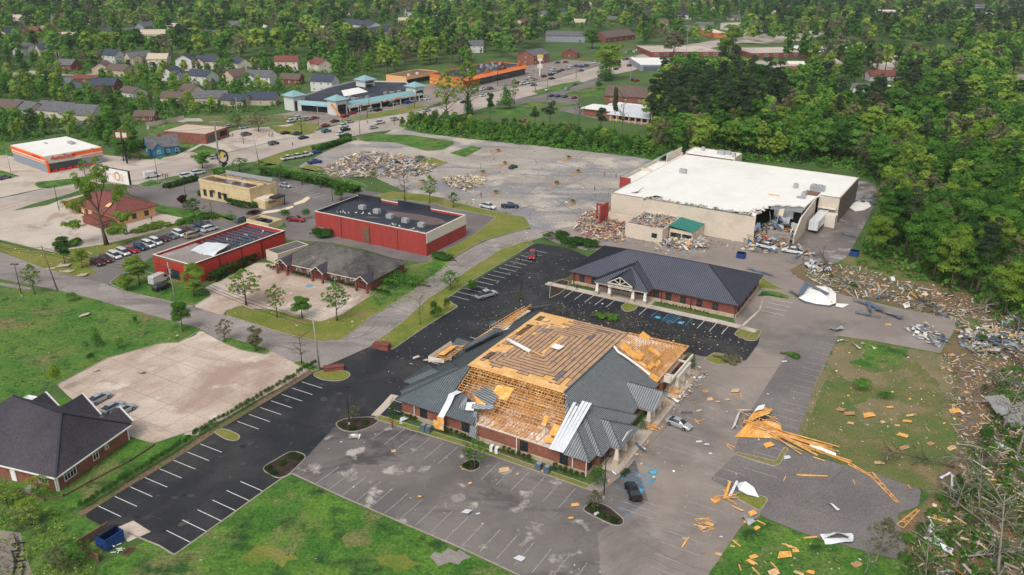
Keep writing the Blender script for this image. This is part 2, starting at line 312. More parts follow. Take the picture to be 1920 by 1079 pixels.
# GROUND, ROADS, LOTS
def rounded(pts, r=0):
 if r<=0: return pts
 out=[]; n=len(pts)
 for i in range(n):
  p,a,b=pts[i],pts[i-1],pts[(i+1)%n]
  la=math.dist(p,a); lb=math.dist(p,b)
  if la<.01 or lb<.01: continue
  ra=min(r,la*.42); rb=min(r,lb*.42)
  A=(p[0]+(a[0]-p[0])*ra/la,p[1]+(a[1]-p[1])*ra/la); B=(p[0]+(b[0]-p[0])*rb/lb,p[1]+(b[1]-p[1])*rb/lb)
  for k in range(6):
   t=k/5; out.append(tuple((1-t)**2*A[j]+2*t*(1-t)*p[j]+t*t*B[j] for j in (0,1)))
 return out
er_=random.Random(19); cgs=random.Random(8)
def ragged(pts,step,amp):
 out=[]; n=len(pts); s=0
 for i in range(n):
  a,b=pts[i],pts[(i+1)%n]; L=math.dist(a,b); k=max(1,min(60,int(L/step))); nx,ny=-(b[1]-a[1])/(L+1e-6),(b[0]-a[0])/(L+1e-6)
  for j in range(k):
   t=j/k; s=.55*s+er_.gauss(0,amp); q=min(1,4*t,4*(1-t)); out.append((a[0]+(b[0]-a[0])*t+nx*s*q,a[1]+(b[1]-a[1])*t+ny*s*q))
 return out
def area(name, px, mat, z, r=0, px_in=True, m2=None):
 pts=rounded([G(*p) for p in px] if px_in else px, r)
 if mat in ('dirt','dirtgrass') or name in ('field_grass','bare_patch','grass_bank'): pts=ragged(pts,.9,.42)
 elif mat in ('weeds','lawn') and z<.075: pts=ragged(pts,1.1,.1)
 o=MB().prism(pts, z-.3 if z>.08 else z-.002, z).build(name, M[mat]); tag(o,kind='structure'); return pts
def kerb(pts, closed=True, h=.15, w=.16, name='kerb', mat='kerb'):
 mb=MB(); n=len(pts); V=[Vector(p) for p in pts]; nr=[]
 for i in range(n):
  a=V[i-1] if (closed or i>0) else V[i]; b=V[(i+1)%n] if (closed or i<n-1) else V[i]
  d=(b-a); d.normalize(); nr.append(Vector((-d.y,d.x)))
 base=0
 for i in range(n):
  for s,z in ((-1,-.05),(-1,h),(1,h),(1,-.05)): q=V[i]+nr[i]*s*w/2; mb.v.append((q.x,q.y,z))
 for i in range(n if closed else n-1):
  j=(i+1)%n
  for k in range(3): mb.f.append((4*i+k,4*i+k+1,4*j+k+1,4*j+k)); mb.m.append(0)
 return tag(mb.build(name, M[mat]), kind='structure')
def lawn(name, px, mat='verge', r=1.5, z=.11, k=True):
 pts=area(name, px, mat, z, r)
 if k: kerb(pts)
 return pts
def strip(mb, a, b, w=.11, z=.05):
 mb.beam((a[0],a[1],z),(b[0],b[1],z),w,.006)
def stalls(mb, o, yaw, length, idx, w=.11, z=.05, sp=2.74, skew=0):
 d=(math.cos(yaw),math.sin(yaw)); n=(d[1],-d[0])
 for k in idx:
  a=(o[0]+d[0]*sp*k,o[1]+d[1]*sp*k); strip(mb,a,(a[0]+n[0]*length+d[0]*skew,a[1]+n[1]*length+d[1]*skew),w,z)

g=MB(); g.poly([(-2500,-250,0),(2500,-250,0),(2500,3000,0),(-2500,3000,0)]); tag(g.build('ground',M['ground']),kind='structure')
# --- roads
area('highway',[(-60,425),(60,383),(130,364),(180,345),(257,347),(320,332),(413,313),(478,303),(537,283),(585,272),(640,260),(700,248),(775,240),(850,219),(930,196),(1010,176),(1075,160),(1120,146),(1180,134),(1240,118),(1300,96),(1400,78),(1390,68),(1290,84),(1232,96),(1170,110),(1110,128),(1050,146),(985,160),(900,178),(835,196),(790,208),(740,216),(690,224),(640,233),(590,247),(528,262),(470,277),(427,287),(390,291),(320,304),(280,312),(250,320),(190,330),(98,351),(40,364),(-60,385)],'road',.021)
area('side_street',[(-40,468),(0,472),(87,505),(153,521),(200,532),(233,548),(363,575),(417,590),(533,627),(597,643),(640,637),(700,592),(763,553),(827,507),(853,483),(907,453),(995,428),(1045,436),(993,453),(940,470),(870,513),(835,540),(800,562),(757,602),(700,648),(655,668),(640,688),(600,692),(550,680),(510,660),(410,640),(377,617),(277,590),(160,557),(110,545),(0,523),(-40,515)],'street',.025,r=4)
# --- car parks
area('parking_lot_grey',[(1117,923),(1085,1100),(1320,1100),(1363,1027),(1390,988),(1423,970),(1445,930),(1470,843),(1480,845),(1510,780),(1547,683),(1570,630),(1640,640),(1710,653),(1763,663),(1793,615),(1797,598),(1777,590),(1693,580),(1597,557),(1523,537),(1480,507),(1507,493),(1500,470),(1400,440),(1250,420),(1100,420),(1010,436),(1040,455),(1120,470),(1250,520),(1370,585),(1380,610),(1385,640),(1370,665),(1310,655),(1290,690),(1240,800)],'old',.031)
area('bleached_parking_lot',[(700,332),(600,330),(560,312),(610,285),(655,266),(720,252),(745,240),(790,250),(860,259),(1000,273),(1190,295),(1260,308),(1160,360),(1120,420),(1100,470),(1040,455),(1010,440),(960,402),(860,386),(760,360)],'mega',.027)
area('loading_yard',[(1487,462),(1500,400),(1600,335),(1640,345),(1645,362),(1634,397),(1612,440),(1590,480),(1570,493),(1507,493)],'wetyard',.037)
area('parking_lot_worn',[(530,900),(560,858),(628,800),(703,782),(873,832),(1117,923),(1190,860),(1215,940),(1120,1000),(1130,1100),(1050,1110),(990,1090),(930,1060),(850,1024),(760,985),(650,938),(547,890)],'worn',.039)
area('parking_lot_black',[(157,968),(235,915),(320,865),(400,812),(460,776),(520,740),(598,692),(645,672),(690,652),(745,628),(800,590),(845,557),(880,535),(930,503),(965,483),(992,462),(1010,457),(1060,464),(1103,482),(1085,500),(1066,520),(1030,528),(1040,540),(1180,568),(1370,607),(1425,625),(1422,645),(1398,678),(1310,668),(1290,660),(1180,740),(1000,800),(740,778),(703,784),(628,800),(575,858),(525,897),(420,972),(325,1040),(275,1012),(240,998),(215,1000)],'black',.045,r=1)
area('right_parking_lot',[(1380,852),(1477,832),(1527,857),(1597,877),(1647,890),(1703,912),(1727,917),(1723,950),(1680,965),(1700,1030),(1680,1050),(1597,1027),(1513,1003),(1423,967),(1432,945),(1330,900)],'gravelly',.043,r=1)
area('right_parking_row',[(1572,632),(1545,685),(1527,722),(1510,780),(1480,843),(1440,868),(1375,852),(1395,790),(1440,720),(1500,625)],'gravelly',.041,r=1)
area('concrete_lot',[(107,722),(200,673),(300,645),(335,643),(377,620),(412,640),(510,660),(550,680),(592,692),(535,722),(470,757),(413,790),(350,812),(287,832),(230,815),(130,745)],'conc',.029,r=1)
area('brick_office_parking_lot',[(363,575),(397,552),(383,540),(430,518),(480,493),(500,493),(600,512),(705,540),(712,555),(640,590),(600,604),(503,580),(427,580),(417,592)],'conc',.033,r=1)
area('brown_roof_restaurant_lot',[(-40,440),(-40,398),(30,395),(90,385),(117,374),(170,362),(280,388),(355,412),(300,433),(200,458),(97,473),(73,468)],'conc2',.023,r=1)
area('drive_apron',[(-40,545),(0,530),(60,540),(40,560),(25,575),(-40,585)],'street',.033)
area('used_car_lot',[(153,522),(165,500),(250,452),(360,408),(420,398),(452,420),(380,470),(290,480),(240,510),(205,534)],'gravelly',.035,r=1)
area('bank_parking_lot',[(235,352),(300,341),(345,337),(390,325),(520,333),(600,345),(680,352),(690,362),(622,385),(596,402),(560,440),(520,430),(470,415),(420,405),(370,395),(300,385),(245,366)],'gravelly',.029,r=1)
area('red_building_lot',[(520,428),(560,432),(596,400),(640,370),(690,358),(760,372),(860,393),(932,406),(895,435),(793,494),(735,484),(690,470),(620,455),(540,450)],'gravelly',.033,r=1)
area('auto_shop_lot',[(-40,300),(0,290),(60,300),(190,290),(260,298),(320,302),(260,318),(195,328),(100,350),(40,362),(-40,380)],'conc2',.023,r=1)
area('frontage_lot',[(395,262),(440,245),(480,238),(520,228),(560,232),(600,240),(560,255),(528,261),(470,276),(427,286),(380,290),(360,285),(380,272)],'conc2',.023,r=1)
area('brick_shop_lot',[(322,304),(380,292),(430,275),(395,262),(380,268),(330,292),(280,300),(280,310)],'conc2',.017,r=1)
area('plaza_parking_lot',[(505,218),(560,208),(620,213),(700,198),(790,178),(830,190),(790,207),(690,223),(640,232),(600,240),(560,232),(520,228)],'old',.023,r=1)
area('orange_store_lot',[(750,165),(850,150),(960,128),(1060,112),(1130,118),(1110,127),(1050,145),(985,159),(900,177),(835,195),(800,180)],'old',.019,r=1)
area('church_drive',[(900,196),(960,205),(1040,205),(1110,222),(1200,235),(1240,240),(1230,228),(1120,207),(1080,195),(1100,172),(1140,150),(1120,146),(1075,162),(1010,180)],'gravelly',.019,r=1)
area('far_road',[(1240,118),(1330,122),(1440,125),(1520,140),(1520,132),(1440,115),(1330,108),(1260,106)],'road',.017)
area('far_lot',[(1385,65),(1430,55),(1550,60),(1520,75),(1440,82),(1390,80)],'conc2',.015)
area('school_drive',[(1630,118),(1660,105),(1700,104),(1740,112),(1700,125),(1650,135)],'conc2',.015)
area('tennis_court',[(1700,112),(1715,110),(1700,122),(1680,128),(1672,118)],'gravelly',.021)
area('right_edge_lot',[(1897,140),(1960,138),(1960,215),(1900,200)],'old',.015)
area('neighbourhood_street',[(0,140),(60,133),(150,142),(230,128),(330,130),(420,125),(560,130),(560,134),(420,130),(330,135),(230,134),(150,148),(60,140),(0,147)],'road',.013)
area('neighbourhood_lane',[(275,237),(310,232),(345,222),(470,222),(520,215),(520,220),(470,228),(350,228),(310,238),(275,243)],'road',.013)
# --- lawns and verges
area('lawn',[(545,893),(650,940),(760,987),(850,1026),(930,1062),(1010,1100),(260,1120),(150,1120),(190,1060),(275,1015),(325,1042),(420,975),(525,899)],'lawn',.07)
area('lawn',[(1423,970),(1513,1005),(1597,1029),(1680,1052),(1760,1110),(1310,1110),(1363,1027),(1390,988)],'lawn',.07)
area('weedy_field',[(-60,520),(20,540),(110,548),(160,557),(277,590),(375,617),(368,628),(333,642),(300,645),(200,672),(107,720),(-60,790)],'weeds',.06)
area('lawn',[(125,745),(230,815),(287,832),(350,812),(372,803),(260,880),(120,968),(40,1000),(-80,1060),(-80,860),(0,860),(60,760)],'lawn',.05)
area('lawn',[(-80,1060),(40,1000),(130,962),(157,970),(205,1004),(180,1060),(170,1120),(-80,1120)],'weeds',.055)
area('trampled_field',[(1480,507),(1523,537),(1560,545),(1597,557),(1693,580),(1777,590),(1799,600),(1795,616),(1763,665),(1710,655),(1640,641),(1590,633),(1572,632),(1547,685),(1528,722),(1510,780),(1480,843),(1527,857),(1597,877),(1703,912),(1727,917),(1723,952),(1682,966),(1703,1030),(1690,1056),(1760,1110),(1980,1110),(1980,600),(1920,600),(1800,520),(1620,470),(1590,480),(1570,493),(1507,495)],'dirtgrass',.035)
area('bare_soil',[(1480,507),(1523,537),(1560,545),(1597,557),(1693,578),(1777,588),(1830,600),(1920,640),(1980,700),(1980,620),(1850,560),(1750,535),(1640,515),(1570,500),(1510,497)],'dirt',.041)
area('bare_soil',[(1797,615),(1765,665),(1790,700),(1800,760),(1790,860),(1740,930),(1727,960),(1690,975),(1710,1060),(1980,1100),(1980,700),(1880,630)],'dirt',.045)
area('field_grass',[(1585,655),(1600,650),(1625,640),(1650,648),(1672,650),(1700,655),(1708,668),(1690,672),(1688,684),(1665,686),(1655,694),(1640,688),(1618,690),(1600,680),(1575,682),(1568,672)],'lawn',.053,r=2)
area('bare_patch',[(1560,650),(1600,640),(1625,660),(1600,690),(1640,700),(1700,690),(1720,700),(1660,725),(1590,715),(1555,690)],'dirtgrass2',.055)
area('straw_edge',[(1545,690),(1560,690),(1535,740),(1515,800),(1488,840),(1480,842),(1510,778),(1528,722)],'dirtgrass2',.054)
area('bare_patch',[(1700,655),(1765,668),(1790,720),(1785,800),(1760,780),(1765,720),(1730,690)],'dirtgrass2',.056)
area('bare_patch',[(1600,760),(1660,740),(1700,760),(1680,800),(1620,800)],'dirtgrass2',.054)
area('field_grass',[(1600,905),(1640,893),(1700,915),(1725,925),(1720,948),(1690,955),(1640,940)],'lawn',.039,r=3)
lawn('grass_island',[(1425,960),(1442,935),(1395,922),(1372,930)],'verge',r=1)
lawn('grass_strip',[(1382,849),(1378,853),(1450,875),(1462,872),(1478,842),(1470,840),(1455,866)],'verge',r=.4)
lawn('grass_strip',[(700,786),(712,780),(873,829),(1118,915),(1120,924),(1112,922),(873,838)],'verge',r=.6)
lawn('grass_island',[(700,643),(735,657),(800,612),(860,575),(848,570),(838,560),(880,530),(965,478),(1000,458),(990,452),(940,468),(870,512),(835,540),(800,563),(757,603),(716,634)],'verge',r=1.2)
lawn('mulch_island',[(488,880),(548,845),(578,856),(540,893),(520,899)],'mulch',r=1.5)
lawn('grass_island',[(398,810),(420,804),(452,818),(445,828),(425,826)],'verge',r=1.5)
lawn('grass_island',[(585,704),(600,695),(652,697),(658,706),(640,716),(605,714)],'verge',r=1.5)
lawn('mulch_island',[(627,795),(650,785),(700,783),(712,788),(700,800),(665,812),(640,808)],'mulch',r=1.5)
lawn('mulch_island',[(862,874),(880,862),(900,865),(900,880),(880,886)],'mulch',r=1)
lawn('mulch_island',[(1090,957),(1110,940),(1140,950),(1170,975),(1168,986),(1150,987)],'mulch',r=1)
lawn('grass_island',[(1163,575),(1180,567),(1200,570),(1190,583),(1172,586)],'verge',r=1)
lawn('grass_island',[(1376,628),(1392,612),(1428,622),(1418,640),(1402,640)],'verge',r=.8)
lawn('mulch_island',[(1032,535),(1052,525),(1066,528),(1064,540),(1048,552),(1030,560)],'mulch',r=.6)
lawn('grass_island',[(1318,675),(1340,662),(1392,672),(1388,682),(1345,685)],'verge',r=.8)
lawn('grass_strip',[(1418,558),(1430,545),(1460,548),(1482,557),(1478,563),(1440,556)],'lawn',r=.6)
lawn('grass_strip',[(1420,545),(1428,520),(1450,535),(1476,546),(1430,542)],'verge',r=.5)
lawn('grass_island',[(423,592),(433,580),(455,573),(480,585),(507,580),(560,594),(600,606),(640,592),(703,550),(720,530),(760,505),(780,497),(793,495),(823,480),(853,482),(826,508),(763,554),(700,593),(640,638),(600,642),(533,626)],'verge',r=1.2)
area('grass_bank',[(690,540),(705,515),(735,490),(793,498),(826,480),(850,484),(826,507),(763,552),(712,575)],'lawn',.116)
lawn('grass_island',[(412,641),(425,633),(470,645),(510,658),(498,666),(450,657)],'lawn',r=1)
lawn('grass_island',[(548,681),(562,677),(595,688),(600,694),(585,697)],'lawn',r=1)
lawn('grass_island',[(205,532),(225,515),(260,508),(320,520),(392,545),(396,555),(370,570),(360,576),(300,562),(235,547)],'lawn',r=1.2)
lawn('grass_strip',[(-20,462),(-20,452),(60,470),(97,474),(200,460),(300,434),(355,412),(400,402),(452,416),(400,410),(250,450),(165,500),(182,512),(153,522),(87,505),(40,487)],'verge',r=.8,k=False)
lawn('grass_strip',[(272,384),(345,396),(430,403),(480,412),(540,424),(500,440),(440,418),(400,402),(352,411),(300,400)],'lawn',r=.8,k=False)
lawn('grass_strip',[(64,346),(70,342),(130,336),(200,325),(208,322),(208,328),(160,342),(90,355),(72,353)],'lawn',r=1)
lawn('grass_island',[(0,320),(15,324),(37,331),(20,334),(-20,335),(-20,318)],'lawn',r=1)
lawn('grass_island',[(260,346),(285,338),(310,341),(295,350),(268,351)],'lawn',r=1)
lawn('grass_strip',[(640,332),(600,330),(520,320),(490,315),(500,306),(570,316),(620,326),(680,345),(690,352),(660,360),(650,345)],'lawn',r=1)
lawn('grass_strip',[(478,304),(537,284),(640,262),(655,258),(640,268),(600,282),(540,298),(520,310),(490,312)],'verge',r=1,k=False)
lawn('grass_island',[(665,258),(700,252),(770,254),(850,265),(853,270),(830,282),(800,284),(740,268),(680,266)],'lawn',r=2)
lawn('grass_island',[(842,288),(885,274),(905,278),(872,296)],'lawn',r=1)
lawn('grass_island',[(790,300),(810,296),(840,306),(810,318),(780,326),(770,318)],'verge',r=1)
lawn('grass_island',[(600,325),(560,318),(575,310),(600,312),(610,318)],'verge',r=1)
lawn('grass_island',[(690,372),(735,360),(800,366),(838,374),(828,385),(760,376)],'verge',r=1)
lawn('grass_strip',[(820,386),(838,376),(925,398),(985,408),(995,427),(905,452),(853,482),(826,479),(793,495),(890,440),(930,408),(870,396)],'verge',r=1)
area('lawn',[(280,237),(330,228),(395,238),(440,243),(395,262),(330,282),(300,300),(270,290)],'lawn',.03)
area('lawn',[(355,285),(380,272),(425,284),(405,290),(370,288)],'lawn',.035)
area('lawn',[(370,218),(520,216),(600,222),(560,232),(480,240),(440,243),(390,238)],'dirtgrass',.03)
area('lawn',[(500,236),(540,238),(560,229),(600,232),(590,250),(560,256),(520,250)],'verge',.032)
area('lawn',[(640,225),(700,213),(790,196),(800,202),(740,215),(690,222),(640,231)],'verge',.034)
area('lawn',[(998,172),(1040,160),(1085,152),(1095,156),(1060,168),(1010,177)],'lawn',.032)
area('lawn',[(1052,178),(1100,165),(1135,160),(1130,182),(1070,181)],'lawn',.034)
area('lawn',[(900,212),(960,218),(1090,197),(1000,190),(960,200)],'lawn',.028)
area('lawn',[(-40,290),(-40,262),(0,265),(32,272),(30,290),(0,292)],'lawn',.03)
area('lawn',[(1170,92),(1230,85),(1250,92),(1180,103)],'lawn',.03)
area('lawn',[(1230,60),(1500,55),(1500,80),(1230,90)],'ground',.004)
area('lawn',[(1540,165),(1700,160),(1700,205),(1540,200)],'lawn',.01)
area('lawn',[(1700,100),(1800,98),(1790,130),(1700,125)],'lawn',.01)
area('lawn',[(1230,100),(1440,100),(1500,125),(1330,122),(1260,120)],'lawn',.012)
# --- painted lines
wl=MB(); P_=1
stalls(wl,(-60.95,102.14),1.069,4.99,[0,1,2,3,4,5,6,7,10,11,12,13,14,15,16],z=.052)
stalls(wl,(-48.81,96.75),1.042,5.0,range(0,6),z=.052)
stalls(wl,(-14.54,183.64),1.036,5.11,[0,1,2,3,4,5,6,7,8,9,10,11,12,13,14],z=.052)
stalls(wl,(15.26,187.91),-.54,5.57,[0,1,2,3,4,7,12,13,14],z=.052)
o_=G(1428,583); stalls(wl,o_,YU,5.2,[0,1,2,3],z=.052)
o_=G(575,402); stalls(wl,G(562,352),direction((562,352),(632,372)),5,[-1,0,1,2,3,4,5],z=.04)
# stalls along the left side of the damaged office
stalls(wl,G(700,775),1.03,4.6,[0,1,2,3],z=.052)
stalls(wl,G(745,722),1.03,4.6,[2,3,4,5,6,7,8,9],z=.052)
tag(wl.build('white_parking_lines',M['white_paint']),kind='structure')
fl=MB()
stalls(fl,(-20.7,125.55),-.528,5.6,[0,1,2,3,4,5,8,9,10,11,12,13],z=.048)
stalls(fl,G(712,905),YV,5.6,range(-3,14),z=.048)
stalls(fl,G(1180,925),YU,5.4,[-1.5,-.9,-.3],z=.048,skew=0)
for pp in ((1245,838),(1420,832),(1500,700)): 
 o_=G(*pp); stalls(fl,o_,YU,5.4,range(-3,7) if pp[0]>1300 else range(0,8,2),z=.048)
stalls(fl,G(1290,940),YU,5.4,range(-8,5),z=.048)
stalls(fl,G(1440,950),YV,5.4,range(0,0),z=.048)
tag(fl.build('faded_parking_lines',M['faded_paint']),kind='structure')
# accessible bays in blue
bl=MB()
def blue_bay(o,yaw,L,w=2.74,hatch=True,z=.058):
 d=Vector((math.cos(yaw),math.sin(yaw))); n=Vector((d.y,-d.x)); O=Vector(o)
 for k in (0,1,2,3):
  a=O+d*w*k; strip(bl,a,a+n*L,.12,z)
 for e in (.0,L): strip(bl,O+d*w+n*e,O+d*w*2+n*e,.12,z)
 for k in range(6): strip(bl,O+d*w+n*(L*k/6),O+d*w*2+n*min(L,(L*k/6+1.6)),.12,z+.001)
 for k in (0,2):     # painted square with the pale wheelchair figure
  c=O+d*w*(k+.5)+n*(L-1.0); a=.65
  bl.poly([(*(c+d*sx*a+n*sy*a),z) for sx,sy in ((-1,-1),(1,-1),(1,1),(-1,1))])
  wheel(c,d,n,z+.004)
wm=MB()
def wheel(c,d,n,z):
 pts=[c+d*(.28*math.cos(t))-n*(.28*math.sin(t)-.12) for t in [math.pi*(.55+i*.16) for i in range(9)]]
 for i in range(8): wm.beam((*pts[i],z),(*pts[i+1],z),.07,.004)
 for a,b in (((0,.45),(0,.0)),((0,0),(.22,0)),((.22,0),(.3,-.35))): wm.beam((*(c+d*a[0]-n*a[1]),z),(*(c+d*b[0]-n*b[1]),z),.08,.004)
blue_bay((15.26+math.cos(-.54)*2.74*8,187.91+math.sin(-.54)*2.74*8),-.54,5.57)
blue_bay(G(905,617),1.03,4.8)
blue_bay(G(1152,915),YU,4.6)
stalls(bl,G(1150,965),YU,3.2,[0,.5,1,1.5],z=.058,w=.08)
for pp in ((580,537),(616,529)):
 c=Vector(G(*pp)); d=Vector((math.cos(YV),math.sin(YV))); n=Vector((d.y,-d.x)); a=.7; bl.poly([(*(c+d*sx*a+n*sy*a),.05) for sx,sy in ((-1,-1),(1,-1),(1,1),(-1,1))]); wheel(c,d,n,.055)
tag(bl.build('blue_bay_marking',M['blue_paint']),kind='structure'); tag(wm.build('wheelchair_marking',M['white_paint']),kind='structure')
# tan joint between the hedge and the black lot, pavements, pads
def band(name,px,w,mat,z,h=.06):
 pts=[G(*p) for p in px]; mb=MB()
 for a,b in zip(pts,pts[1:]): mb.beam((*a,z),(*b,z),w,h)
 return tag(mb.build(name,M[mat]),kind='structure')
band('dirt_strip',[(150,966),(235,912),(320,862),(400,809),(460,773),(520,737),(598,689)],1.3,'dirt',.06)
band('kerb',[(325,1043),(425,972),(527,899),(548,889),(650,936),(760,984),(850,1022),(930,1059),(990,1088)],.2,'kerb',.07,.12)
band('kerb',[(107,722),(200,673),(300,645),(335,643),(377,620)],.2,'kerb',.07,.12)
band('kerb',[(287,832),(350,812),(413,790)],.2,'kerb',.07,.12)
band('kerb',[(325,1041),(300,1025),(275,1015),(240,1000)],.2,'kerb',.09,.14)
band('pavement',[(1025,532),(1095,547),(1180,567),(1290,592),(1352,605),(1418,622)],2.0,'conc2',.09,.12)
band('pavement',[(1392,612),(1424,583),(1430,562)],.5,'conc2',.1,.14)
band('pavement',[(1110,922),(1150,890),(1200,835),(1240,795),(1290,715)],2.4,'old',.08,.12)
band('pavement',[(703,781),(722,762),(740,742)],1.5,'conc2',.09,.1)
area('dumpster_pad',[(213,993),(250,977),(283,998),(240,1017)],'conc',.058)
area('concrete_gutter',[(350,810),(357,798),(378,803),(372,816),(360,817),(345,816)],'conc2',.085)
# dry mud and rubble stains with their own outline
for px in ([(843,930),(870,925),(875,938),(850,944)],): area('mud_patch',px,'street',.047,r=1.5)
area('bare_patch',[(806,1044),(815,1036),(828,1040),(840,1028),(856,1036),(862,1031),(884,1046),(868,1051),(860,1060),(842,1055),(822,1063)],'street',.076)
area('bank_island',[(490,402),(530,397),(551,389),(549,386),(528,392),(488,398)],'sand',.07,r=.5)
area('bank_island',[(552,386),(572,380),(582,372),(576,369),(565,376),(550,382)],'sand',.07,r=.5)
# median lines of the highway
ml=MB()
hx=[(0,392),(98,366),(190,338),(300,322),(413,300),(537,272),(640,247),(775,226),(900,188),(1010,168),(1100,142),(1200,115)]
hp=[Vector(G(*p)) for p in hx]
for a,b in zip(hp,hp[1:]):
 d=(b-a).normalized(); n=Vector((-d.y,d.x))
 for s in (-1.6,-1.3,1.6,1.9): ml.beam((*(a+n*s),.045),(*(b+n*s),.045),.12,.006)
tag(ml.build('yellow_road_lines',M['yellow_paint']),kind='structure')

for k in range(26):
 x,y=cgs.uniform(300,640),0; x=cgs.uniform(230,1000); y=1000-(x-230)*.60+cgs.uniform(-38,30) if x<700 else cgs.uniform(500,700)
 if inside(x,y,[(180,968),(400,820),(598,700),(690,660),(845,565),(990,475),(1080,490),(1010,540),(900,620),(760,720),(600,810),(325,1030)]):
  s=cgs.uniform(3,10); area('paving_stain',[(x+s*math.cos(a)*cgs.uniform(.5,1.2),y+s*.45*math.sin(a)*cgs.uniform(.5,1.2)) for a in (0,.9,1.8,2.7,3.6,4.5,5.4)],'scuff' if k%3 else 'crack2',.0475,r=.3)
area('bare_patch',[(440,1040),(480,1025),(520,1030),(560,1050),(530,1065),(470,1062)],'verge',.0765); area('bare_patch',[(640,1010),(670,1000),(700,1012),(690,1030),(650,1028)],'weeds',.0765); area('bare_patch',[(700,1045),(760,1040),(790,1060),(740,1075)],'verge',.0765)
# cracks and sealed joints in the old paving
ck=MB(); cg=random.Random(31)
def walk(px,py,yaw,n,st,w,z): 
 x,y=G(px,py)
 for _ in range(n):
  yaw+=cg.gauss(0,.12); X,Y=x+math.cos(yaw)*st,y+math.sin(yaw)*st; ck.beam((x,y,z),(X,Y,z),w,.006); x,y=X,Y
  if cg.random()<.12: walk(*PIX(x,y),yaw+cg.choice((-1,1))*cg.uniform(.8,1.5),int(n*.4),st,w*.8,z) if n>6 else None
for _ in range(16): walk(cg.uniform(700,1180),cg.uniform(830,1040),cg.choice((YU,YV))+cg.gauss(0,.2),cg.randint(8,22),.7,cg.uniform(.03,.06),.056)
for _ in range(22): walk(cg.uniform(1180,1480),cg.uniform(620,1060),cg.choice((YU,YV))+cg.gauss(0,.25),cg.randint(8,24),.8,cg.uniform(.03,.06),.052)
for _ in range(24): walk(cg.uniform(760,1130),cg.uniform(290,400),cg.choice((YU,YV))+cg.gauss(0,.15),cg.randint(10,26),1.6,cg.uniform(.1,.22),.046)
for p in ((100,520),(250,560),(400,605),(520,640),(660,635),(740,570),(840,500),(910,455)):
 for _ in range(3): walk(p[0]+cg.uniform(-30,30),p[1]+cg.uniform(-4,6),cg.choice((YU,YV)),cg.randint(6,16),.9,.08,.046)
for _ in range(12): walk(cg.uniform(1470,1680),cg.uniform(890,990),cg.choice((YU,YV))+cg.gauss(0,.3),cg.randint(8,16),.7,.07,.052)
tag(ck.build('paving_cracks',M['crack']),kind='structure')
# saw-cut joints of the concrete lots
jm=MB()
for px0,nx,ny,sp in (((107,722),16,9,6.0),((383,545),12,6,5.5)):
 o_=Vector(G(*px0)); 
 for k in range(-14,22):
  for d_,n_ in ((YU,YV),(YV,YU)):
   D=Vector((math.cos(d_),math.sin(d_))); N=Vector((math.cos(n_),math.sin(n_))); a=None
   for t in range(-60,80):
    p=o_+N*(k*sp)+D*t; X,Y=PIX(p.x,p.y)
    poly=[(107,722),(200,673),(300,645),(335,643),(377,620),(412,640),(510,660),(550,680),(592,692),(535,722),(470,757),(413,790),(350,812),(287,832),(230,815),(150,750)] if px0[0]<200 else [(397,554),(430,518),(480,493),(500,493),(600,512),(705,540),(690,560),(600,600),(503,577),(427,576)]
    if inside(X,Y,poly):
     if a is None: a=p
     b=p
    elif a is not None:
     if (b-a).length>2: jm.beam((a.x,a.y,.04),(b.x,b.y,.04),.09,.006)
     a=None
tag(jm.build('concrete_joints',M['road_dark']),kind='structure')
# THE ROOF-DAMAGED OFFICE
OO=(-20.32,128.56)
def window(parent, x, y, side, w=1.3, h=1.6, z=.95, frame='bronze', mull=2, name='window'):
 """side: 'f' faces -y, 'b' +y, 'l' -x, 'r' +x (local). Frame mesh with a pane child."""
 fr=MB(); pn=MB()
 def bx(mb,a0,a1,z0,z1,d0,d1):
  if side=='f': mb.box(x+a0,x+a1,y-d1,y-d0,z0,z1)
  elif side=='b': mb.box(x+a0,x+a1,y+d0,y+d1,z0,z1)
  elif side=='r': mb.box(x+d0,x+d1,y+a0,y+a1,z0,z1)
  else: mb.box(x-d1,x-d0,y+a0,y+a1,z0,z1)
 t=.09
 bx(fr,-w/2,w/2,z,z+t,.0,.07); bx(fr,-w/2,w/2,z+h-t,z+h,.0,.07)
 bx(fr,-w/2,-w/2+t,z+t,z+h-t,.0,.07); bx(fr,w/2-t,w/2,z+t,z+h-t,.0,.07)
 for k in range(1,mull+1): a=-w/2+w*k/(mull+1); bx(fr,a-.03,a+.03,z+t,z+h-t,.022,.055)
 bx(fr,-w/2+t,w/2-t,z+h*.7-.03,z+h*.7+.03,.022,.052)
 bx(pn,-w/2+t+.002,w/2-t-.002,z+t+.002,z+h-t-.002,.002,.02)
 f=fr.build(name,M[frame],parent); pn.build('pane',M['glass'],f); return f
ofc=thing('office_building','brick office with the middle of its metal roof torn off to bare plywood and trusses','office building',OO,YV)
W_,D_=37.7,46.9
X0,X1,Y0,Y1=.75,W_-.75,.75,D_-.75
wl_=MB()
wl_.box(X0,X1,Y0,Y0+.3,.9,3.05).box(X0,X1,Y1-.3,Y1,.9,3.05).box(X0,X0+.3,Y0+.3,Y1-.3,.9,3.05).box(X1-.3,X1,Y0+.3,Y1-.3,.9,3.05)
for s in (0,1):   # projecting end bays
 for (a,b) in ((3.1,16.3),(30.6,43.8)):
  xx=(X1+.002,W_+.2) if s else (-.2,X0-.002); wl_.box(*xx,a,b,.9,3.05)
wl_.build('brick_wall',M['brick'],ofc)
b=MB(); e=.06
b.box(X0-e,X1+e,Y0-e,Y0+.3,0,.898).box(X0-e,X1+e,Y1-.3,Y1+e,0,.898).box(X0-e,X0+.3,Y0+.3,Y1-.3,0,.898).box(X1-.3,X1+e,Y0+.3,Y1-.3,0,.898)
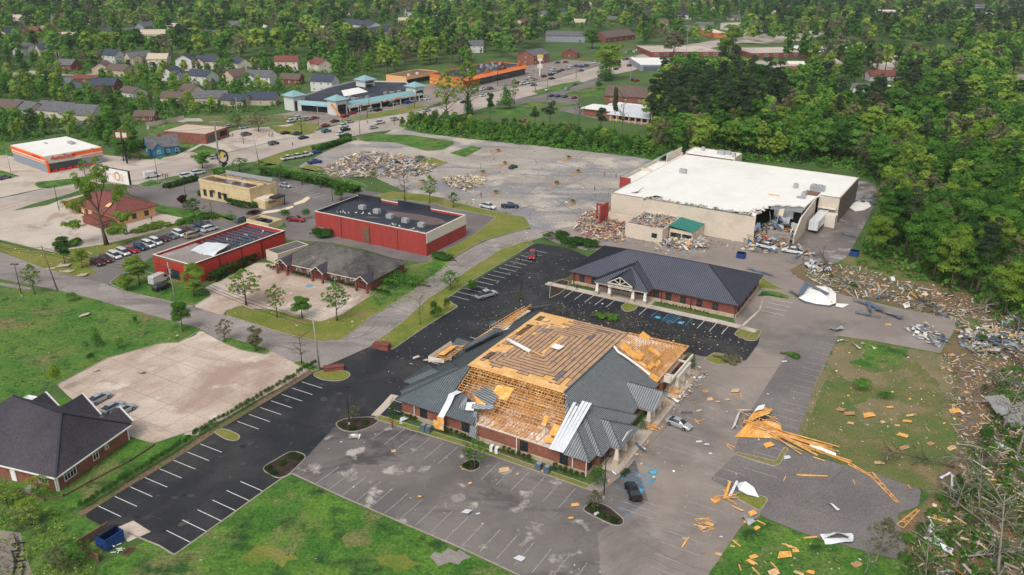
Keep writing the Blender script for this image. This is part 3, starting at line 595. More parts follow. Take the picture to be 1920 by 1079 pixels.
for s in (0,1):
 for (a_,b_) in ((3.1,16.3),(30.6,43.8)):
  xx=(X1+e+.002,W_+.25) if s else (-.25,X0-e-.002); b.box(*xx,a_-.05,b_+.05,0,.898)
b.build('stone_base',M['stone'],ofc)
MB().box(X0-.05,X1+.05,Y0-.05,Y0+.3,3.052,3.26).box(X1-.3,X1+.05,Y0+.3,Y1-.3,3.052,3.26).box(X0-.05,X0+.3,Y0+.3,Y1-.3,3.052,3.26).box(X0-.05,X1+.05,Y1-.3,Y1+.05,3.052,3.26).build('fascia',M['trim'],ofc)
for x in (5.5,14.2,25.6,32.9): window(ofc,x,Y0,'f',1.5,1.9,.9)
for y in (1.9,): window(ofc,X1,y,'r',1.2,1.9,.9)
for y in (4.4,6.2,13.6,32,38,42): window(ofc,W_+.2,y,'r',1.3,1.9,.9)
window(ofc,X1,18,'r',1.4,1.9,.9); window(ofc,X1,28,'r',1.4,1.9,.9)
for y in (9,20,30,40): window(ofc,X0 if y in(20,) else -.2 if y in(9,40) else X0,y,'l')
for x in (3.5,16.5,24.2,34.4,37.0-.2):
 MB().box(x,x+.12,Y0-.17,Y0-.065,.1,3.05).build('downspout',M['white'],ofc)
# ceiling with fallen insulation, seen through the torn roof
MB().box(X0+.31,X1-.31,Y0+.31,Y1-.31,2.98,3.05).build('ceiling',M['insul'],ofc)
# -------- metal roof that is left
EZ,PZ=3.4,8.0; pl=(8.6,27.9,10.0,37.4)
def zf(y): return EZ+(PZ-EZ)*y/10.0
def zl(x): return EZ+(PZ-EZ)*x/8.6
def zr(x): return EZ+(PZ-EZ)*(W_-x)/9.8
mt=[M['teal'],M['tealrib']]
rf=MB()
rf.slope([(0,0,EZ),(9.4,0,EZ),(9.4,9.6,zf(9.6)),(8.6,10,PZ)],(0,-1,.46),.42,0,1)      # front slope, left end
rf.slope([(9.4,0,EZ),(16.2,0,EZ),(15.4,3.4,zf(3.4)),(9.4,5.0,zf(5.0))],(0,-1,.46),.42,0,1)
rf.slope([(0,0,EZ),(8.6,10,PZ),(8.6,30,PZ),(1.6,30,zl(1.6)),(1.2,22,zl(1.2)),(0,20,EZ)],(-1,0,.53),.42,0,1)   # left slope
rf.slope([(8.6,30,PZ),(8.6,37.4,PZ),(4.2,41.9,zl(4.2)),(3.4,36,zl(3.4)),(4.6,31,zl(4.6))],(-1,0,.53),.42,0,1)
rf.build('metal_roof',mt,ofc)
gt=[M['litroof'],M['tealrib']]
rg=MB()
rg.slope([(33.1,0,EZ),(W_,0,EZ),(29.7,8.2,zf(8.2)),(28.6,9.4,zf(9.4))],(0,-1,.46),.42,0,1)
rg.slope([(W_,0,EZ),(W_,29.5,EZ),(27.9,29.9,PZ),(27.9,10,PZ)],(1,0,.47),.42,0,1)
rg.build('metal_roof',gt,ofc)
def wing(mb, xe, y0, y1, z0, pitch, xin, sgn=1, hip=True, m=0, over=0):
 """a wing whose ridge runs along x; sgn=+1 faces +x, -1 faces -x"""
 c=(y0+y1)/2; h=(y1-y0)/2; zr_=z0+h*pitch; xr=xe-sgn*h*(1 if hip else 0)
 d=(0,-1,pitch)
 mb.slope([(xe,y0,z0),(xr,c,zr_),(xin,c,zr_),(xin,y0,z0)],(0,-1,pitch),.42,m,1)
 mb.slope([(xe,y1,z0),(xr,c,zr_),(xin,c,zr_),(xin,y1,z0)],(0,1,pitch),.42,m,1)
 if hip: mb.slope([(xe,y0,z0),(xe,y1,z0),(xr,c,zr_)],(sgn,0,pitch),.42,m,1)
 if hip:
  for yy in (y0,y1): mb.beam((xe,yy,z0+.05),(xr,c,zr_+.05),.16,.08,1)
 mb.beam((xr,c,zr_+.04),(xin,c,zr_+.04),.18,.08,1)
 return zr_,c
wg=MB(); wing(wg,38.65,2.4,17.0,EZ+.02,.5,30); wing(wg,40.4,5.9,13.5,EZ+.04,.5,35); 
wing(wg,40.6,19.6,27.2,EZ+.03,.55,33.8,hip=False)
wg.build('projecting_roof',gt,ofc)
wt=MB(); wing(wt,-.95,2.4,17.0,EZ+.02,.5,8,-1); wing(wt,-2.7,5.9,13.5,EZ+.04,.5,3,-1); wing(wt,-2.7,19.6,27.2,EZ+.03,.4,3,-1,hip=False)
wt.build('projecting_roof',mt,ofc)
hp_=MB()
for a,c_ in (((0,0,EZ),(8.6,10,PZ)),((W_,0,EZ),(29.7,8.2,zf(8.2)))): hp_.beam((a[0],a[1],a[2]+.08),(c_[0],c_[1],c_[2]+.08),.22,.1)
hp_.beam((27.98,10,8.1),(27.98,29.9,8.1),.3,.12)
hp_.build('ridge_cap',M['tealrib'],ofc)
# porch columns, beams and gables
def porch(xc, ys, xo, y0, y1, ridge):
 for y in ys:
  c=MB(); n=len(c.v)
  c.prism([(xc-.5,y-.5),(xc+.5,y-.5),(xc+.5,y+.5),(xc-.5,y+.5)],.15,1.0)
  b0,b1=.36,.22
  c.v+=[(xc+sx*q,y+sy*q,z) for q,z in ((b0,1.003),(b1,2.9)) for sx,sy in ((-1,-1),(1,-1),(1,1),(-1,1))]
  for f in ((0,1,5,4),(1,2,6,5),(2,3,7,6),(3,0,4,7),(4,5,6,7)): c.f.append(tuple(len(c.v)-8+i for i in f)); c.m.append(1)
  c.build('column',[M['stone'],M['trim']],ofc)
 g_=MB(); g_.box(min(xc-.2,xo),max(xc+.2,xo),y0+.3,y1-.3,2.903,3.3)
 for yy in (y0+.3,y1-.6): g_.box(min(xc,xo-(4 if xo>0 else -4)) if xo>0 else xc+.203, (xc-.203 if xo>0 else 2), yy,yy+.3,2.903,3.3)
 g_.build('porch_beam',M['trim'],ofc)
 k=MB(); c=(y0+y1)/2
 a=[(xo,y0+.3,3.32),(xo,y1-.3,3.32),(xo,c,ridge-.22)]; s=.15
 k.v+=a+[(p[0]-s,p[1],p[2]) for p in a]; n=0
 for f in ((0,1,2),(5,4,3),(0,3,4,1),(1,4,5,2),(2,5,3,0)): k.f.append(f); k.m.append(0)
 k.build('gable',M['trim'],ofc)
porch(39.55,(6.4,9.6,12.8),39.9,5.9,13.5,4.6); porch(39.55,(20.2,22.0,24.8,26.7),40.3,19.6,27.2,5.4); porch(39.55,(34.4,37.4,40.6),39.9,33.6,41.2,3.4)
porch(-1.9,(20.2,26.7),-2.3,19.6,27.2,4.8)
MB().box(W_+.3,41.0,4,44,0,.17).build('porch_floor',M['conc2'],ofc)
# -------- stripped roof deck, tented very slightly to the middle
dk=MB(); cx,cy=(pl[0]+pl[1])/2,(pl[2]+pl[3])/2; hw,hd=(pl[1]-pl[0])/2,(pl[3]-pl[2])/2
TILT=.055
def zt(x,y): return PZ+.02+TILT*min(hw-abs(x-cx),hd-abs(y-cy))
rl=hd-hw
P=[(pl[0],pl[2],PZ+.02),(pl[1],pl[2],PZ+.02),(pl[1],pl[3],PZ+.02),(pl[0],pl[3],PZ+.02),(cx,cy-rl,PZ+.02+TILT*hw),(cx,cy+rl,PZ+.02+TILT*hw)]
n=len(dk.v); dk.v+=P+[(p[0],p[1],PZ-.12) for p in P[:4]]
for f in ((0,1,4),(1,2,5,4),(2,3,5),(3,0,4,5),(0,6,7,1),(1,7,8,2),(2,8,9,3),(3,9,6,0)): dk.f.append(f); dk.m.append(0)
dk.build('plywood_deck',M['ply'],ofc)
rr=random.Random(3)
fe=MB(); fd=MB()
def bare(x,y):     # where the underlayment is gone and plywood shows
 x-=pl[0]; y-=pl[2]; w=2.4+.9*math.sin(y*.9)+.5*math.sin(y*2.3); v=3.4+1.1*math.sin(x*.8+1)+.5*math.sin(x*2.9)
 return (x<w+1.2*(y>16)+1.6*(y>21) and y<27.4) or (y<v*(.62 if x<12 else .9)) or (y>24.2 and x<8.5+1.5*math.sin(y*3)) or (y>22.5 and 6.2<x<8)
k=0; step=.93
while True:
 a,b_=hw-k*step-.05,hd-k*step-.05
 if a<.7: break
 for side in range(4):
  L=2*(b_ if side%2 else a); t=-L/2; 
  while t<L/2-.01:
   seg=min(rr.uniform(1.6,4.5),L/2-t)
   m0,m1=t,t+seg-.015
   d=step-.19
   if side==0: q=(cx+m0,cx+m1,cy-b_,cy-b_+d)
   elif side==2: q=(cx+m0,cx+m1,cy+b_-d,cy+b_)
   elif side==1: q=(cx+a-d,cx+a,cy+m0,cy+m1)
   else: q=(cx-a,cx-a+d,cy+m0,cy+m1)
   xm,ym=(q[0]+q[1])/2,(q[2]+q[3])/2
   if not bare(xm,ym):
    pp=[(q[0],q[2]),(q[1],q[2]),(q[1],q[3]),(q[0],q[3])]; j=.02*k%.01
    # mitre the strip ends at the corners
    def cl(x,y): return (x,y)
    fe.poly([(x,y,zt(x,y)+.05+.004*(side%2)) for x,y in pp], 1 if rr.random()<.035 else 0)
    fd.poly([(x+dx*.13,y+dy*.13,zt(x+dx*.13,y+dy*.13)+.02+.003*(side%2)) for (x,y),(dx,dy) in zip(pp,((-1,-1),(1,-1),(1,1),(-1,1)))])
   t+=seg
 k+=1
for _ in range(46):     # torn grey scraps
 x,y=rr.uniform(pl[0]+.5,pl[1]-1.6),rr.uniform(pl[2]+.5,pl[3]-1.6); w_,h_=rr.uniform(.2,1.5),rr.uniform(.15,.7)
 if rr.random()<.5: w_,h_=h_,w_
 fe.poly([(px_,py_,zt(px_,py_)+.09) for px_,py_ in ((x,y),(x+w_,y+rr.uniform(-.2,.2)),(x+w_*.9,y+h_),(x+.1,y+h_*1.1))],1)
fd.build('underlayment_seam',M['feltdark'],ofc); fe.build('underlayment',[M['felt'],M['patch']],ofc)
# rows of dark quads laid on the deck, painting the shade of open slots
sl_=MB()
for y0,n in ((13.6,5),(25.2,9),(33.0,4)):
 for i in range(n): sl_.poly([(x,y,zt(x,y)+.1) for x,y in ((pl[0]+1.0,y0+i*.62),(pl[0]+2.3,y0+i*.62),(pl[0]+2.3,y0+i*.62+.36),(pl[0]+1.0,y0+i*.62+.36))])
sl_.build('deck_slot_shade',M['dark'],ofc)
# -------- exposed trusses
tr=MB(); ct=0
def truss(p,q,rise,n,mb,fall=0):
 """half truss from the eave point p to the deck edge q; bottom chord level"""
 p=Vector(p); q=Vector(q); q0=Vector((q.x,q.y,p.z)); mb.beam(p,q,.05,.1); mb.beam(p,q0,.05,.1)
 last=p
 for i in range(1,n+1):
  t=i/n; a=p.lerp(q,t); b=p.lerp(q0,t); mb.beam(a,b,.05,.08); mb.beam(b if i%2 else a, p.lerp(q if i%2 else q0,(i-1)/n),.05,.08)
x=9.6
while x<30.4:
 yb=5.0 if x<14 else 3.2 if x<16 else .6
 broken=x>19 and rr.random()<.25
 s=yb if yb>.6 else .6
 p0=Vector((x,.6,3.42)); q=Vector((min(x,27.9+.0),10,PZ-.15)) if x<28 else Vector((x,10-(x-27.9)*.8,PZ-.15-(x-27.9)*.35))
 P0=p0.lerp(q,(s-.6)/9.4)
 k_=int(round((x-9.6)/.61))
 if k_%2 and not broken: x+=.61; continue
 if not broken: tr.beam(P0,q,.06,.11)
 else: tr.beam(P0.lerp(q,.45),q,.06,.11); tr.beam(P0,P0.lerp(q,.3)-Vector((0,0,rr.uniform(.2,.8))),.06,.11)
 tr.beam((x,.6,3.14),(x,10,3.14),.06,.11)
 for i in range(6):
  t=(i+1)/6; a=p0.lerp(q,t); 
  if a.y<s: continue
  tr.beam(a,(x,a.y,3.18),.05,.07)
  if rr.random()<.8: tr.beam((x,a.y,3.18),p0.lerp(q,t-1/6),.05,.07)
 x+=.61
for i in range(19):     # purlins across the rafters
 t=(i+.4)/19; y=.9+9.1*t; z=3.42+(PZ-.1-3.42)*((y-.6)/9.4)+.06
 if y<4: continue
 tr.beam((9.7 if y>5 else 16,y,z),(30.2-(t>.8)*1.5,y+rr.uniform(-.15,.15),z+rr.uniform(-.1,.05)),.1,.06)
for i in range(9):
 y=1.0+i*.75; x0=16.3+rr.uniform(0,1); z=3.42+(PZ-.1-3.42)*((y-.6)/9.4)+.06
 while x0<30:
  x1=min(30.3,x0+rr.uniform(2,6)); tr.beam((x0,y+rr.uniform(-.2,.2),z-rr.uniform(0,.35)),(x1,y+rr.uniform(-.2,.2),z-rr.uniform(0,.35)),.07,.045); x0=x1+rr.uniform(.2,1.6)
for i in range(17):     # webs under the deck edge
 x=9+i*1.14; tr.beam((x,10.02,3.15),(x,10.02,PZ-.15),.05,.07); tr.beam((x,10.02,3.15 if i%2 else PZ-.2),(x+1.14,10.02,PZ-.2 if i%2 else 3.15),.06,.07)
for z_ in (4.2,5.3,6.4,7.3): tr.beam((9,9.95,z_),(28,9.95,z_+.1),.1,.07)
for i in range(60):     # snapped pieces lying on the ceiling
 x,y=rr.uniform(17,30),rr.uniform(1.2,7); a=rr.uniform(0,3.14); l=rr.uniform(.5,1.6)
 tr.beam((x,y,3.15+rr.uniform(0,.4)),(x+l*math.cos(a),y+l*math.sin(a),3.2+rr.uniform(0,1)),.07,.05)
tr.build('roof_trusses',M['lumber'],ofc)
tr=MB(); y=29.9
while y<46.3:
 xs=W_-.6
 q=Vector((27.9,min(y,37.4),PZ-.15)) if y<37.6 else Vector((27.9+(y-37.4)*.98,y,PZ-.15-(y-37.4)*.45)); p0=Vector((xs,y,3.42))
 x0=max(q.x,0); q.y=y
 tr.beam(p0,q,.06,.11); tr.beam((xs,y,3.14),(q.x,y,3.14),.06,.11)
 for i in range(6):
  t=(i+1)/6; a=p0.lerp(q,t); tr.beam(a,(a.x,y,3.18),.05,.07)
  if i: tr.beam((a.x,y,3.18),p0.lerp(q,t-1/6),.05,.07)
 y+=.61
for i in range(15):
 t=(i+.3)/15; p=Vector((W_-.6,30,3.5)).lerp(Vector((27.9,30,PZ-.05)),t); yb=min(46.3,37.4+ (p.x-27.9)/.98 if p.x<36.6 else 46.3)
 y0=29.9+rr.uniform(0,2)
 while y0<yb-1:
  y1=min(yb,y0+rr.uniform(3,8)); tr.beam((p.x,y0,p.z+.04),(p.x+rr.uniform(-.1,.1),y1,p.z+.04),.045,.07,up=(1,0,0)); y0=y1+rr.uniform(.1,1.2)
tr.beam((W_-.5,29.8,3.5),(W_-.5,46.3,3.5),.14,.24); tr.beam((27.9,37.5,PZ),(W_-.4,46.9,3.5),.1,.2)
tr.build('roof_trusses',M['lumber'],ofc)
# plywood still nailed on the bare slopes
pw=MB()
def sheet_on(zfun,x,y,w,h,rot=0):
 c,s=math.cos(rot),math.sin(rot); pts=[]
 for a,b in ((0,0),(w,0),(w,h),(0,h)): X=x+a*c-b*s; Y=y+a*s+b*c; pts.append((X,Y,zfun(X,Y)+.16))
 pw.slope(pts,(1,0,0),0,0,0,th=.03)
F=lambda x,y: zf(y); Rr=lambda x,y: zr(x)
sheet_on(F,16.3,5.4,3.2,2.5,.05); sheet_on(F,27.3,3.3,.8,1.7,.2); sheet_on(F,29.3,2.2,1.2,1.9); sheet_on(F,29.2,.9,1.3,.9)
for a in ((28.6,31.2,1.8,2.4),(30.4,31.0,2.4,2.2),(32.0,30.2,2.6,1.5),(31.2,33.3,1.5,1.2),(29.6,38.5,1.7,2.4),(32.4,36.6,2.4,1.4),(33.3,29.3,2.4,1.3),(34.4,31.2,.7,2.6),(35.1,33.3,.6,2.4),(35.8,29.0,1.6,1.8)): sheet_on(Rr,*a,rr.uniform(-.05,.05))
pw.build('loose_plywood',M['ply2'],ofc)
# deck edge on the far left, torn plywood fringe
# white membrane peeled down the front slope
mm=MB()
for k in range(5):
 x=30.6+k*.52; top=.0
 prev=None
 for j in range(9):
  t=j/8; y=-.2+9.6*t*(1 if k>1 else .93-.05*k); lift=.22+.02*k+.25*math.sin(t*3+(k if k<2 else 2))*(t>.6)*.4; xx=x+t*-.0+(.1*k-.2)*t
  p=[(xx,y,zf(max(y,0))+lift),(xx+(.5 if k<2 else .525),y,zf(max(y,0))+lift+.015)]
  if prev: mm.poly([prev[0],prev[1],p[1],p[0]])
  prev=p
mm.build('peeled_membrane',M['metalsheet'],ofc)
mm=MB()
path=[(9.9,4.6,zf(4.6)+.3),(9.2,3.2,zf(3.2)+.7),(9.5,1.8,zf(1.8)+.6),(9.5,.2,zf(0)+.35),(9.5,-.7,3.2),(9.6,-.95,2.2),(9.6,-1.0,1.2)]
for a,b_ in zip(path,path[1:]): mm.poly([a,(a[0]+1.2,a[1],a[2]+.05),(b_[0]+1.2,b_[1],b_[2]+.05),b_])
mm.build('peeled_membrane',M['metalsheet'],ofc)
mm=MB(); path=[(28.1,29.9,PZ+.2),(29.4,28.9,zr(29.4)+.5),(30.9,28.6,zr(30.9)+.9),(32.6,29.0,zr(32.6)+.6),(34.3,29.2,zr(34.3)+.5),(35.8,29.2,zr(35.8)+.3)]
for i,(a,b_) in enumerate(zip(path,path[1:])):
 mm.poly([a,b_,(b_[0],b_[1]+.5,b_[2]+.12),(a[0],a[1]+.5,a[2]+.12)]); 
 if 0<i<4: mm.poly([(a[0],a[1]+.65,a[2]+.4),(b_[0],b_[1]+.65,b_[2]+.4),(b_[0],b_[1]+1.1,b_[2]+.1),(a[0],a[1]+1.1,a[2]+.1)])
mm.build('peeled_membrane',M['white'],ofc)
pw=MB(); pw.box(8.9,10.0,-1.1,-1.05,1.3,2.6).box(9.7,11.1,-1.16,-1.12,2.4,3.5).box(9.0,10.9,-.98,-.95,.9,2.2); pw.build('hanging_plywood',M['ply2'],ofc)
# folded roof panels by the middle of the front
fp=MB()
fp.slope([(13.6,3.9,zf(3.9)+1.5),(15.0,6.4,zf(6.4)+.9),(17.8,5.4,zf(5.4)+.7),(17.6,3.5,zf(3.5)+.5)],(1,0,-.2),.42,0,1)
fp.slope([(13.2,3.6,zf(3.6)+1.7),(13.6,1.5,zf(1.5)+.3),(12.0,1.9,zf(1.9)+.2),(11.6,3.6,zf(3.6)+.2)],(0,-1,.3),.42,0,1)
fp.slope([(14.4,2.6,zf(2.6)+.9),(14.6,2.0,zf(2.0)+.6),(18.2,3.1,zf(3.1)+.55),(18.1,3.6,zf(3.6)+.8)],(1,0,0),.3,0,1)
fp.slope([(15.2,1.8,zf(1.8)+.5),(15.9,1.8,zf(1.8)+.5),(17.2,-.7,1.3),(15.7,-.6,1.4)],(0,-1,-.8),.3,0,1)
fp.build('folded_roof_panel',[M['litroof'],M['tealrib']],ofc)
MB().slope([(13.7,4.0,zf(4)+1.35),(14.6,5.6,zf(5.6)+.8),(16.9,3.2,zf(3.2)+.35),(15.6,2.8,zf(2.8)+.3)],(1,0,0),0).build('loose_plywood',M['ply2'],ofc)
MB().poly([(13.4,2.6,zf(2.6)+.9),(14.9,2.9,zf(2.9)+1.0),(15.1,1.9,zf(1.9)+.45),(13.6,1.6,zf(1.6)+.4)]).build('peeled_membrane',M['white'],ofc)
# wreckage folded over the left eave: an upturned truss section and a box of trusses
def trussraft(name,a,b_,c_,d_,n,m=0,sheet=None):
 """framed panel between four corners (a-b one long edge, d-c the other)"""
 A,B,Cc,Dd=map(Vector,(a,b_,c_,d_)); mb=MB(); 
 for p,q in ((A,B),(Dd,Cc),(A,Dd),(B,Cc)): mb.beam(p,q,.12,.14)
 for i in range(1,n): mb.beam(A.lerp(B,i/n),Dd.lerp(Cc,i/n),.07,.1); mb.beam(A.lerp(B,i/n),Dd.lerp(Cc,(i-1)/n),.06,.08)
 up=Vector((0,0,.75)); 
 for p,q in ((A+up,B+up*.6),(Dd+up,Cc+up*.6)): mb.beam(p,q,.08,.1)
 for i in range(n+1): p=A.lerp(B,i/n); mb.beam(p,p+up*(1-.4*i/n),.06,.08); p=Dd.lerp(Cc,i/n); mb.beam(p,p+up*(1-.4*i/n),.06,.08)
 return mb.build(name,M['lumber'],ofc)
trussraft('upturned_truss_section',(.6,30.5,4.8),(3.0,40.5,6.4),(5.0,39.8,7.6),(4.2,30.8,6.0),12)
trussraft('upturned_truss_section',(-2.0,13.8,4.5),(-1.8,21.0,4.6),(.8,21.0,5.0),(.8,14.2,4.8),8)
MB().slope([(1.2,23.5,5.5),(2.4,28,6.4),(4.2,28.2,7.0),(3.6,24,6.4)],(1,0,0),0).slope([(-1.7,15.4,5.1),(-1.5,19.6,5.2),(-.2,19.6,5.5),(-.2,15.4,5.4)],(1,0,0),0).build('loose_plywood',M['ply2'],ofc)
MB().poly([(-2.2,13.3,4.3),(-2.1,21,4.4),(-2.4,21,5.5),(-2.5,13.5,5.4)]).poly([(-2.4,13.3,4.3),(1,13.6,4.7),(1,13.5,5.6),(-2.5,13.4,5.4)]).build('soffit_panel',M['trim'],ofc)
MB().slope([(.2,20.8,4.8),(3.9,27.4,7.3),(6.3,26,8.1),(2,19,5.6)],(1,0,0),.5,0,1).slope([(1.2,40.6,5.2),(6.6,45.2,6.3),(8.9,41.4,8.3),(5.2,38.2,8.0)],(1,0,0),.42,0,1).build('folded_roof_panel',mt,ofc)
# fallen beam across the deck
o_=MB(); o_.tube([(10.2,21.4,8.75),(14.2,19.7,8.95),(16.4,18.9,8.95)],.36,8).build('fallen_duct',M['white'],ofc,smooth=True)
MB().beam((9.5,21.8,8.6),(19.6,18.3,9.0),.3,.1).build('fallen_board',M['ply2'],ofc)
MB().slope([(18.6,22.6,8.85),(20.6,22.3,8.9),(20.8,24.2,8.9),(18.8,24.4,8.85)],(1,0,0),0,th=.05).build('loose_ceiling_tile',M['white'],ofc)
# torn back end wall of the east porch
MB().box(W_+.4,39.4,30.6,30.9,3.32,4.6).box(39.2,39.5,31.2,43,3.32,4.0).build('broken_soffit',M['trim'],ofc)
# OTHER BUILDINGS OF THE SITE
def shell(x0,x1,y0,y1,z0,z1,t=.25,mb=None):
 mb=mb or MB(); return mb.box(x0,x1,y0,y0+t,z0,z1).box(x0,x1,y1-t,y1,z0,z1).box(x0,x0+t,y0+t,y1-t,z0,z1).box(x1-t,x1,y0+t,y1-t,z0,z1)
def hiproof(mb,x0,x1,y0,y1,z,pitch,sp=.45,m=0,mr=1,ridge=True,th=.12):
 w,d=x1-x0,y1-y0
 if w>=d: h=d/2; a=(x0+h,y0+h); b=(x1-h,y0+h)
 else: h=w/2; a=(x0+h,y0+h); b=(x0+h,y1-h)
 zt_=z+h*pitch
 if w>=d:
  mb.slope([(x0,y0,z),(x1,y0,z),(*b,zt_),(*a,zt_)],(0,-1,pitch),sp,m,mr,th=th); mb.slope([(x0,y1,z),(x1,y1,z),(*b,zt_),(*a,zt_)],(0,1,pitch),sp,m,mr,th=th)
  mb.slope([(x0,y0,z),(x0,y1,z),(*a,zt_)],(-1,0,pitch),sp,m,mr,th=th); mb.slope([(x1,y0,z),(x1,y1,z),(*b,zt_)],(1,0,pitch),sp,m,mr,th=th)
 else:
  mb.slope([(x0,y0,z),(x0,y1,z),(*b,zt_),(*a,zt_)],(-1,0,pitch),sp,m,mr,th=th); mb.slope([(x1,y0,z),(x1,y1,z),(*b,zt_),(*a,zt_)],(1,0,pitch),sp,m,mr,th=th)
  mb.slope([(x0,y0,z),(x1,y0,z),(*a,zt_)],(0,-1,pitch),sp,m,mr,th=th); mb.slope([(x0,y1,z),(x1,y1,z),(*b,zt_)],(0,1,pitch),sp,m,mr,th=th)
 if ridge:
  for p,q in (((x0,y0,z),(*a,zt_)),((x1,y0,z),((b if w>=d else a)[0],(b if w>=d else a)[1],zt_)),((x0,y1,z),((a if w>=d else b)[0],(a if w>=d else b)[1],zt_)),((x1,y1,z),(*b,zt_)),((*a,zt_),(*b,zt_))):
   mb.beam((p[0],p[1],p[2]+.05),(q[0],q[1],q[2]+.05),.16,.08,mr)
 return zt_
# ---- intact brick medical office, charcoal metal roof
o2=(13.86+.0,191.67); md=thing('office_building','brick office with an intact charcoal metal hip roof and a white columned entrance porch','office building',o2,-.512)
shell(.7,41.5,.7,20.9,.9,3.2).build('brick_wall',M['brick2'],md)
shell(.62,41.58,.62,20.98,0,.898,.4).build('stone_base',M['stone'],md)
shell(.66,41.54,.66,20.94,3.203,3.42,.3).build('fascia',M['trim'],md)
rb=MB(); hiproof(rb,0,42.2,0,21.6,3.5,.4,.46); rb.build('metal_roof',[M['slate'],M['slaterib']],md)
e=MB(); c=15.0
for s,hwid,xe,z,pin in ((0,7.0,-3.0,3.52,.42),(1,3.2,-3.6,4.15,.62)):
 zz=z+hwid*pin; yr=xe+(hwid if s==0 else 0)
 yin=9.2 if s==0 else 3
 e.slope([(c-hwid,xe,z),(c,yr,zz),(c,yin,zz),(c-hwid,.8 if s==0 else 1.6,z)],(-1,0,pin),.5,0,1); e.slope([(c+hwid,xe,z),(c,yr,zz),(c,yin,zz),(c+hwid,.8 if s==0 else 1.6,z)],(1,0,pin),.5,0,1)
 if s==0: e.slope([(c-hwid,xe,z),(c+hwid,xe,z),(c,yr,zz)],(0,-1,pin),.5,0,1)
 e.beam((c,yr,zz+.05),(c,yin,zz+.05),.16,.08,1)
 if s==0:
  for q in (-1,1): e.beam((c+q*hwid,xe,z+.05),(c,yr,zz+.05),.16,.08,1)
e.build('porch_roof',[M['slate'],M['slaterib']],md)
for x in (8.9,12.1,18.0,21.0):
 cb_=MB().box(x-.45,x+.45,-2.9,-2.0,0,1.0)
 n=len(cb_.v); cb_.v+=[(x+sx*q,-2.45+sy*q,zz) for q,zz in ((.36,1.003),(.24,2.95)) for sx,sy in ((-1,-1),(1,-1),(1,1),(-1,1))]
 for f in ((0,1,5,4),(1,2,6,5),(2,3,7,6),(3,0,4,7),(4,5,6,7)): cb_.f.append(tuple(n+i for i in f)); cb_.m.append(1)
 cb_.build('column',[M['stone'],M['white']],md)
MB().box(8.3,21.6,-2.75,-2.15,2.953,3.4).box(8.3,8.7,-2.148,.65,2.953,3.4).box(21.2,21.6,-2.148,.65,2.953,3.4).build('porch_beam',M['trim'],md)
MB().box(11.9,18.1,-3.35,-3.2,3.0,3.95).build('sign_board',M['trim'],md)
tb=MB(); tb.beam((c-3.1,-3.5,4.1),(c,-3.5,6.0),.25,.2).beam((c+3.1,-3.5,4.1),(c,-3.5,6.0),.25,.2).beam((c-3.1,-3.5,4.08),(c+3.1,-3.5,4.08),.2,.2).beam((c,-3.5,4.1),(c,-3.5,5.9),.18,.18).beam((c,-3.5,4.2),(c-1.5,-3.5,5.1),.16,.16).beam((c,-3.5,4.2),(c+1.5,-3.5,5.1),.16,.16)
tb.build('gable_truss',M['trim'],md)
MB().box(7.5,22.5,-3.4,.6,0,.16).build('porch_floor',M['conc2'],md)
for x in (3.4,6.6,10.6,19.6,22.6,25.6,29.1,33.0,36.7): window(md,x,.7,'f',1.35,1.7,1.0)
for y in (3,6,9,13,17): window(md,41.5,y,'r',1.35,1.7,1.0)
d_=window(md,15,.7,'f',2.2,2.3,.2,frame='white',mull=1,name='door')
for x in (1.2,8.0,23.9,31.0,41.2): MB().box(x,x+.14,.45,.6,.1,3.4).build('downspout',M['bronze'],md)
def text_obj(name, body, size, mat, parent, loc, rot, ext=.02, align='CENTER', sx=1):
 cu=bpy.data.curves.new(name,'FONT'); cu.body=body; cu.size=size; cu.extrude=ext; cu.align_x=align; cu.align_y='CENTER'
 ob=bpy.data.objects.new(name,cu); C.collection.objects.link(ob); dg=bpy.context.evaluated_depsgraph_get()
 me=bpy.data.meshes.new_from_object(ob.evaluated_get(dg)); bpy.data.objects.remove(ob)
 me.name=name; me.materials.clear(); me.materials.append(M[mat]); o=bpy.data.objects.new(name,me); C.collection.objects.link(o)
 o.parent=parent; o.location=loc; o.rotation_euler=rot; o.scale=(sx,1,1); return o
lt=MB(); lr_=random.Random(6); xx=12.2
for n_l in (3,5,11,3):
 for i in range(n_l):
  h_l=lr_.choice((.26,.26,.38)); lt.box(xx,xx+.055,-3.375,-3.352,3.55,3.55+h_l); v=3.55+h_l*lr_.choice((0,.4,.8)); lt.box(xx+.056,xx+.17,-3.375,-3.352,v,v+.06); 
  if lr_.random()<.5: lt.box(xx+.171,xx+.22,-3.375,-3.352,3.55,3.55+.26)
  xx+=.245
 xx+=.16
xx=12.8
for i in range(20): lt.box(xx,xx+.12,-3.375,-3.352,3.16,3.16+lr_.choice((.12,.2))); xx+=.24
lt.build('sign_lettering',M['bronze'],md)
# ---- white-roofed store / warehouse with the collapsed corner
o3=(29.98,246.07); wh=thing('warehouse','long tan warehouse with a white membrane roof, one corner torn open','warehouse',o3,R(-31.5))
WZ=8.0
f=MB()
f.box(0,44.2,0,.35,0,WZ).box(0,.35,.352,61.5,0,WZ).box(.352,59,61.15,61.5,0,WZ)
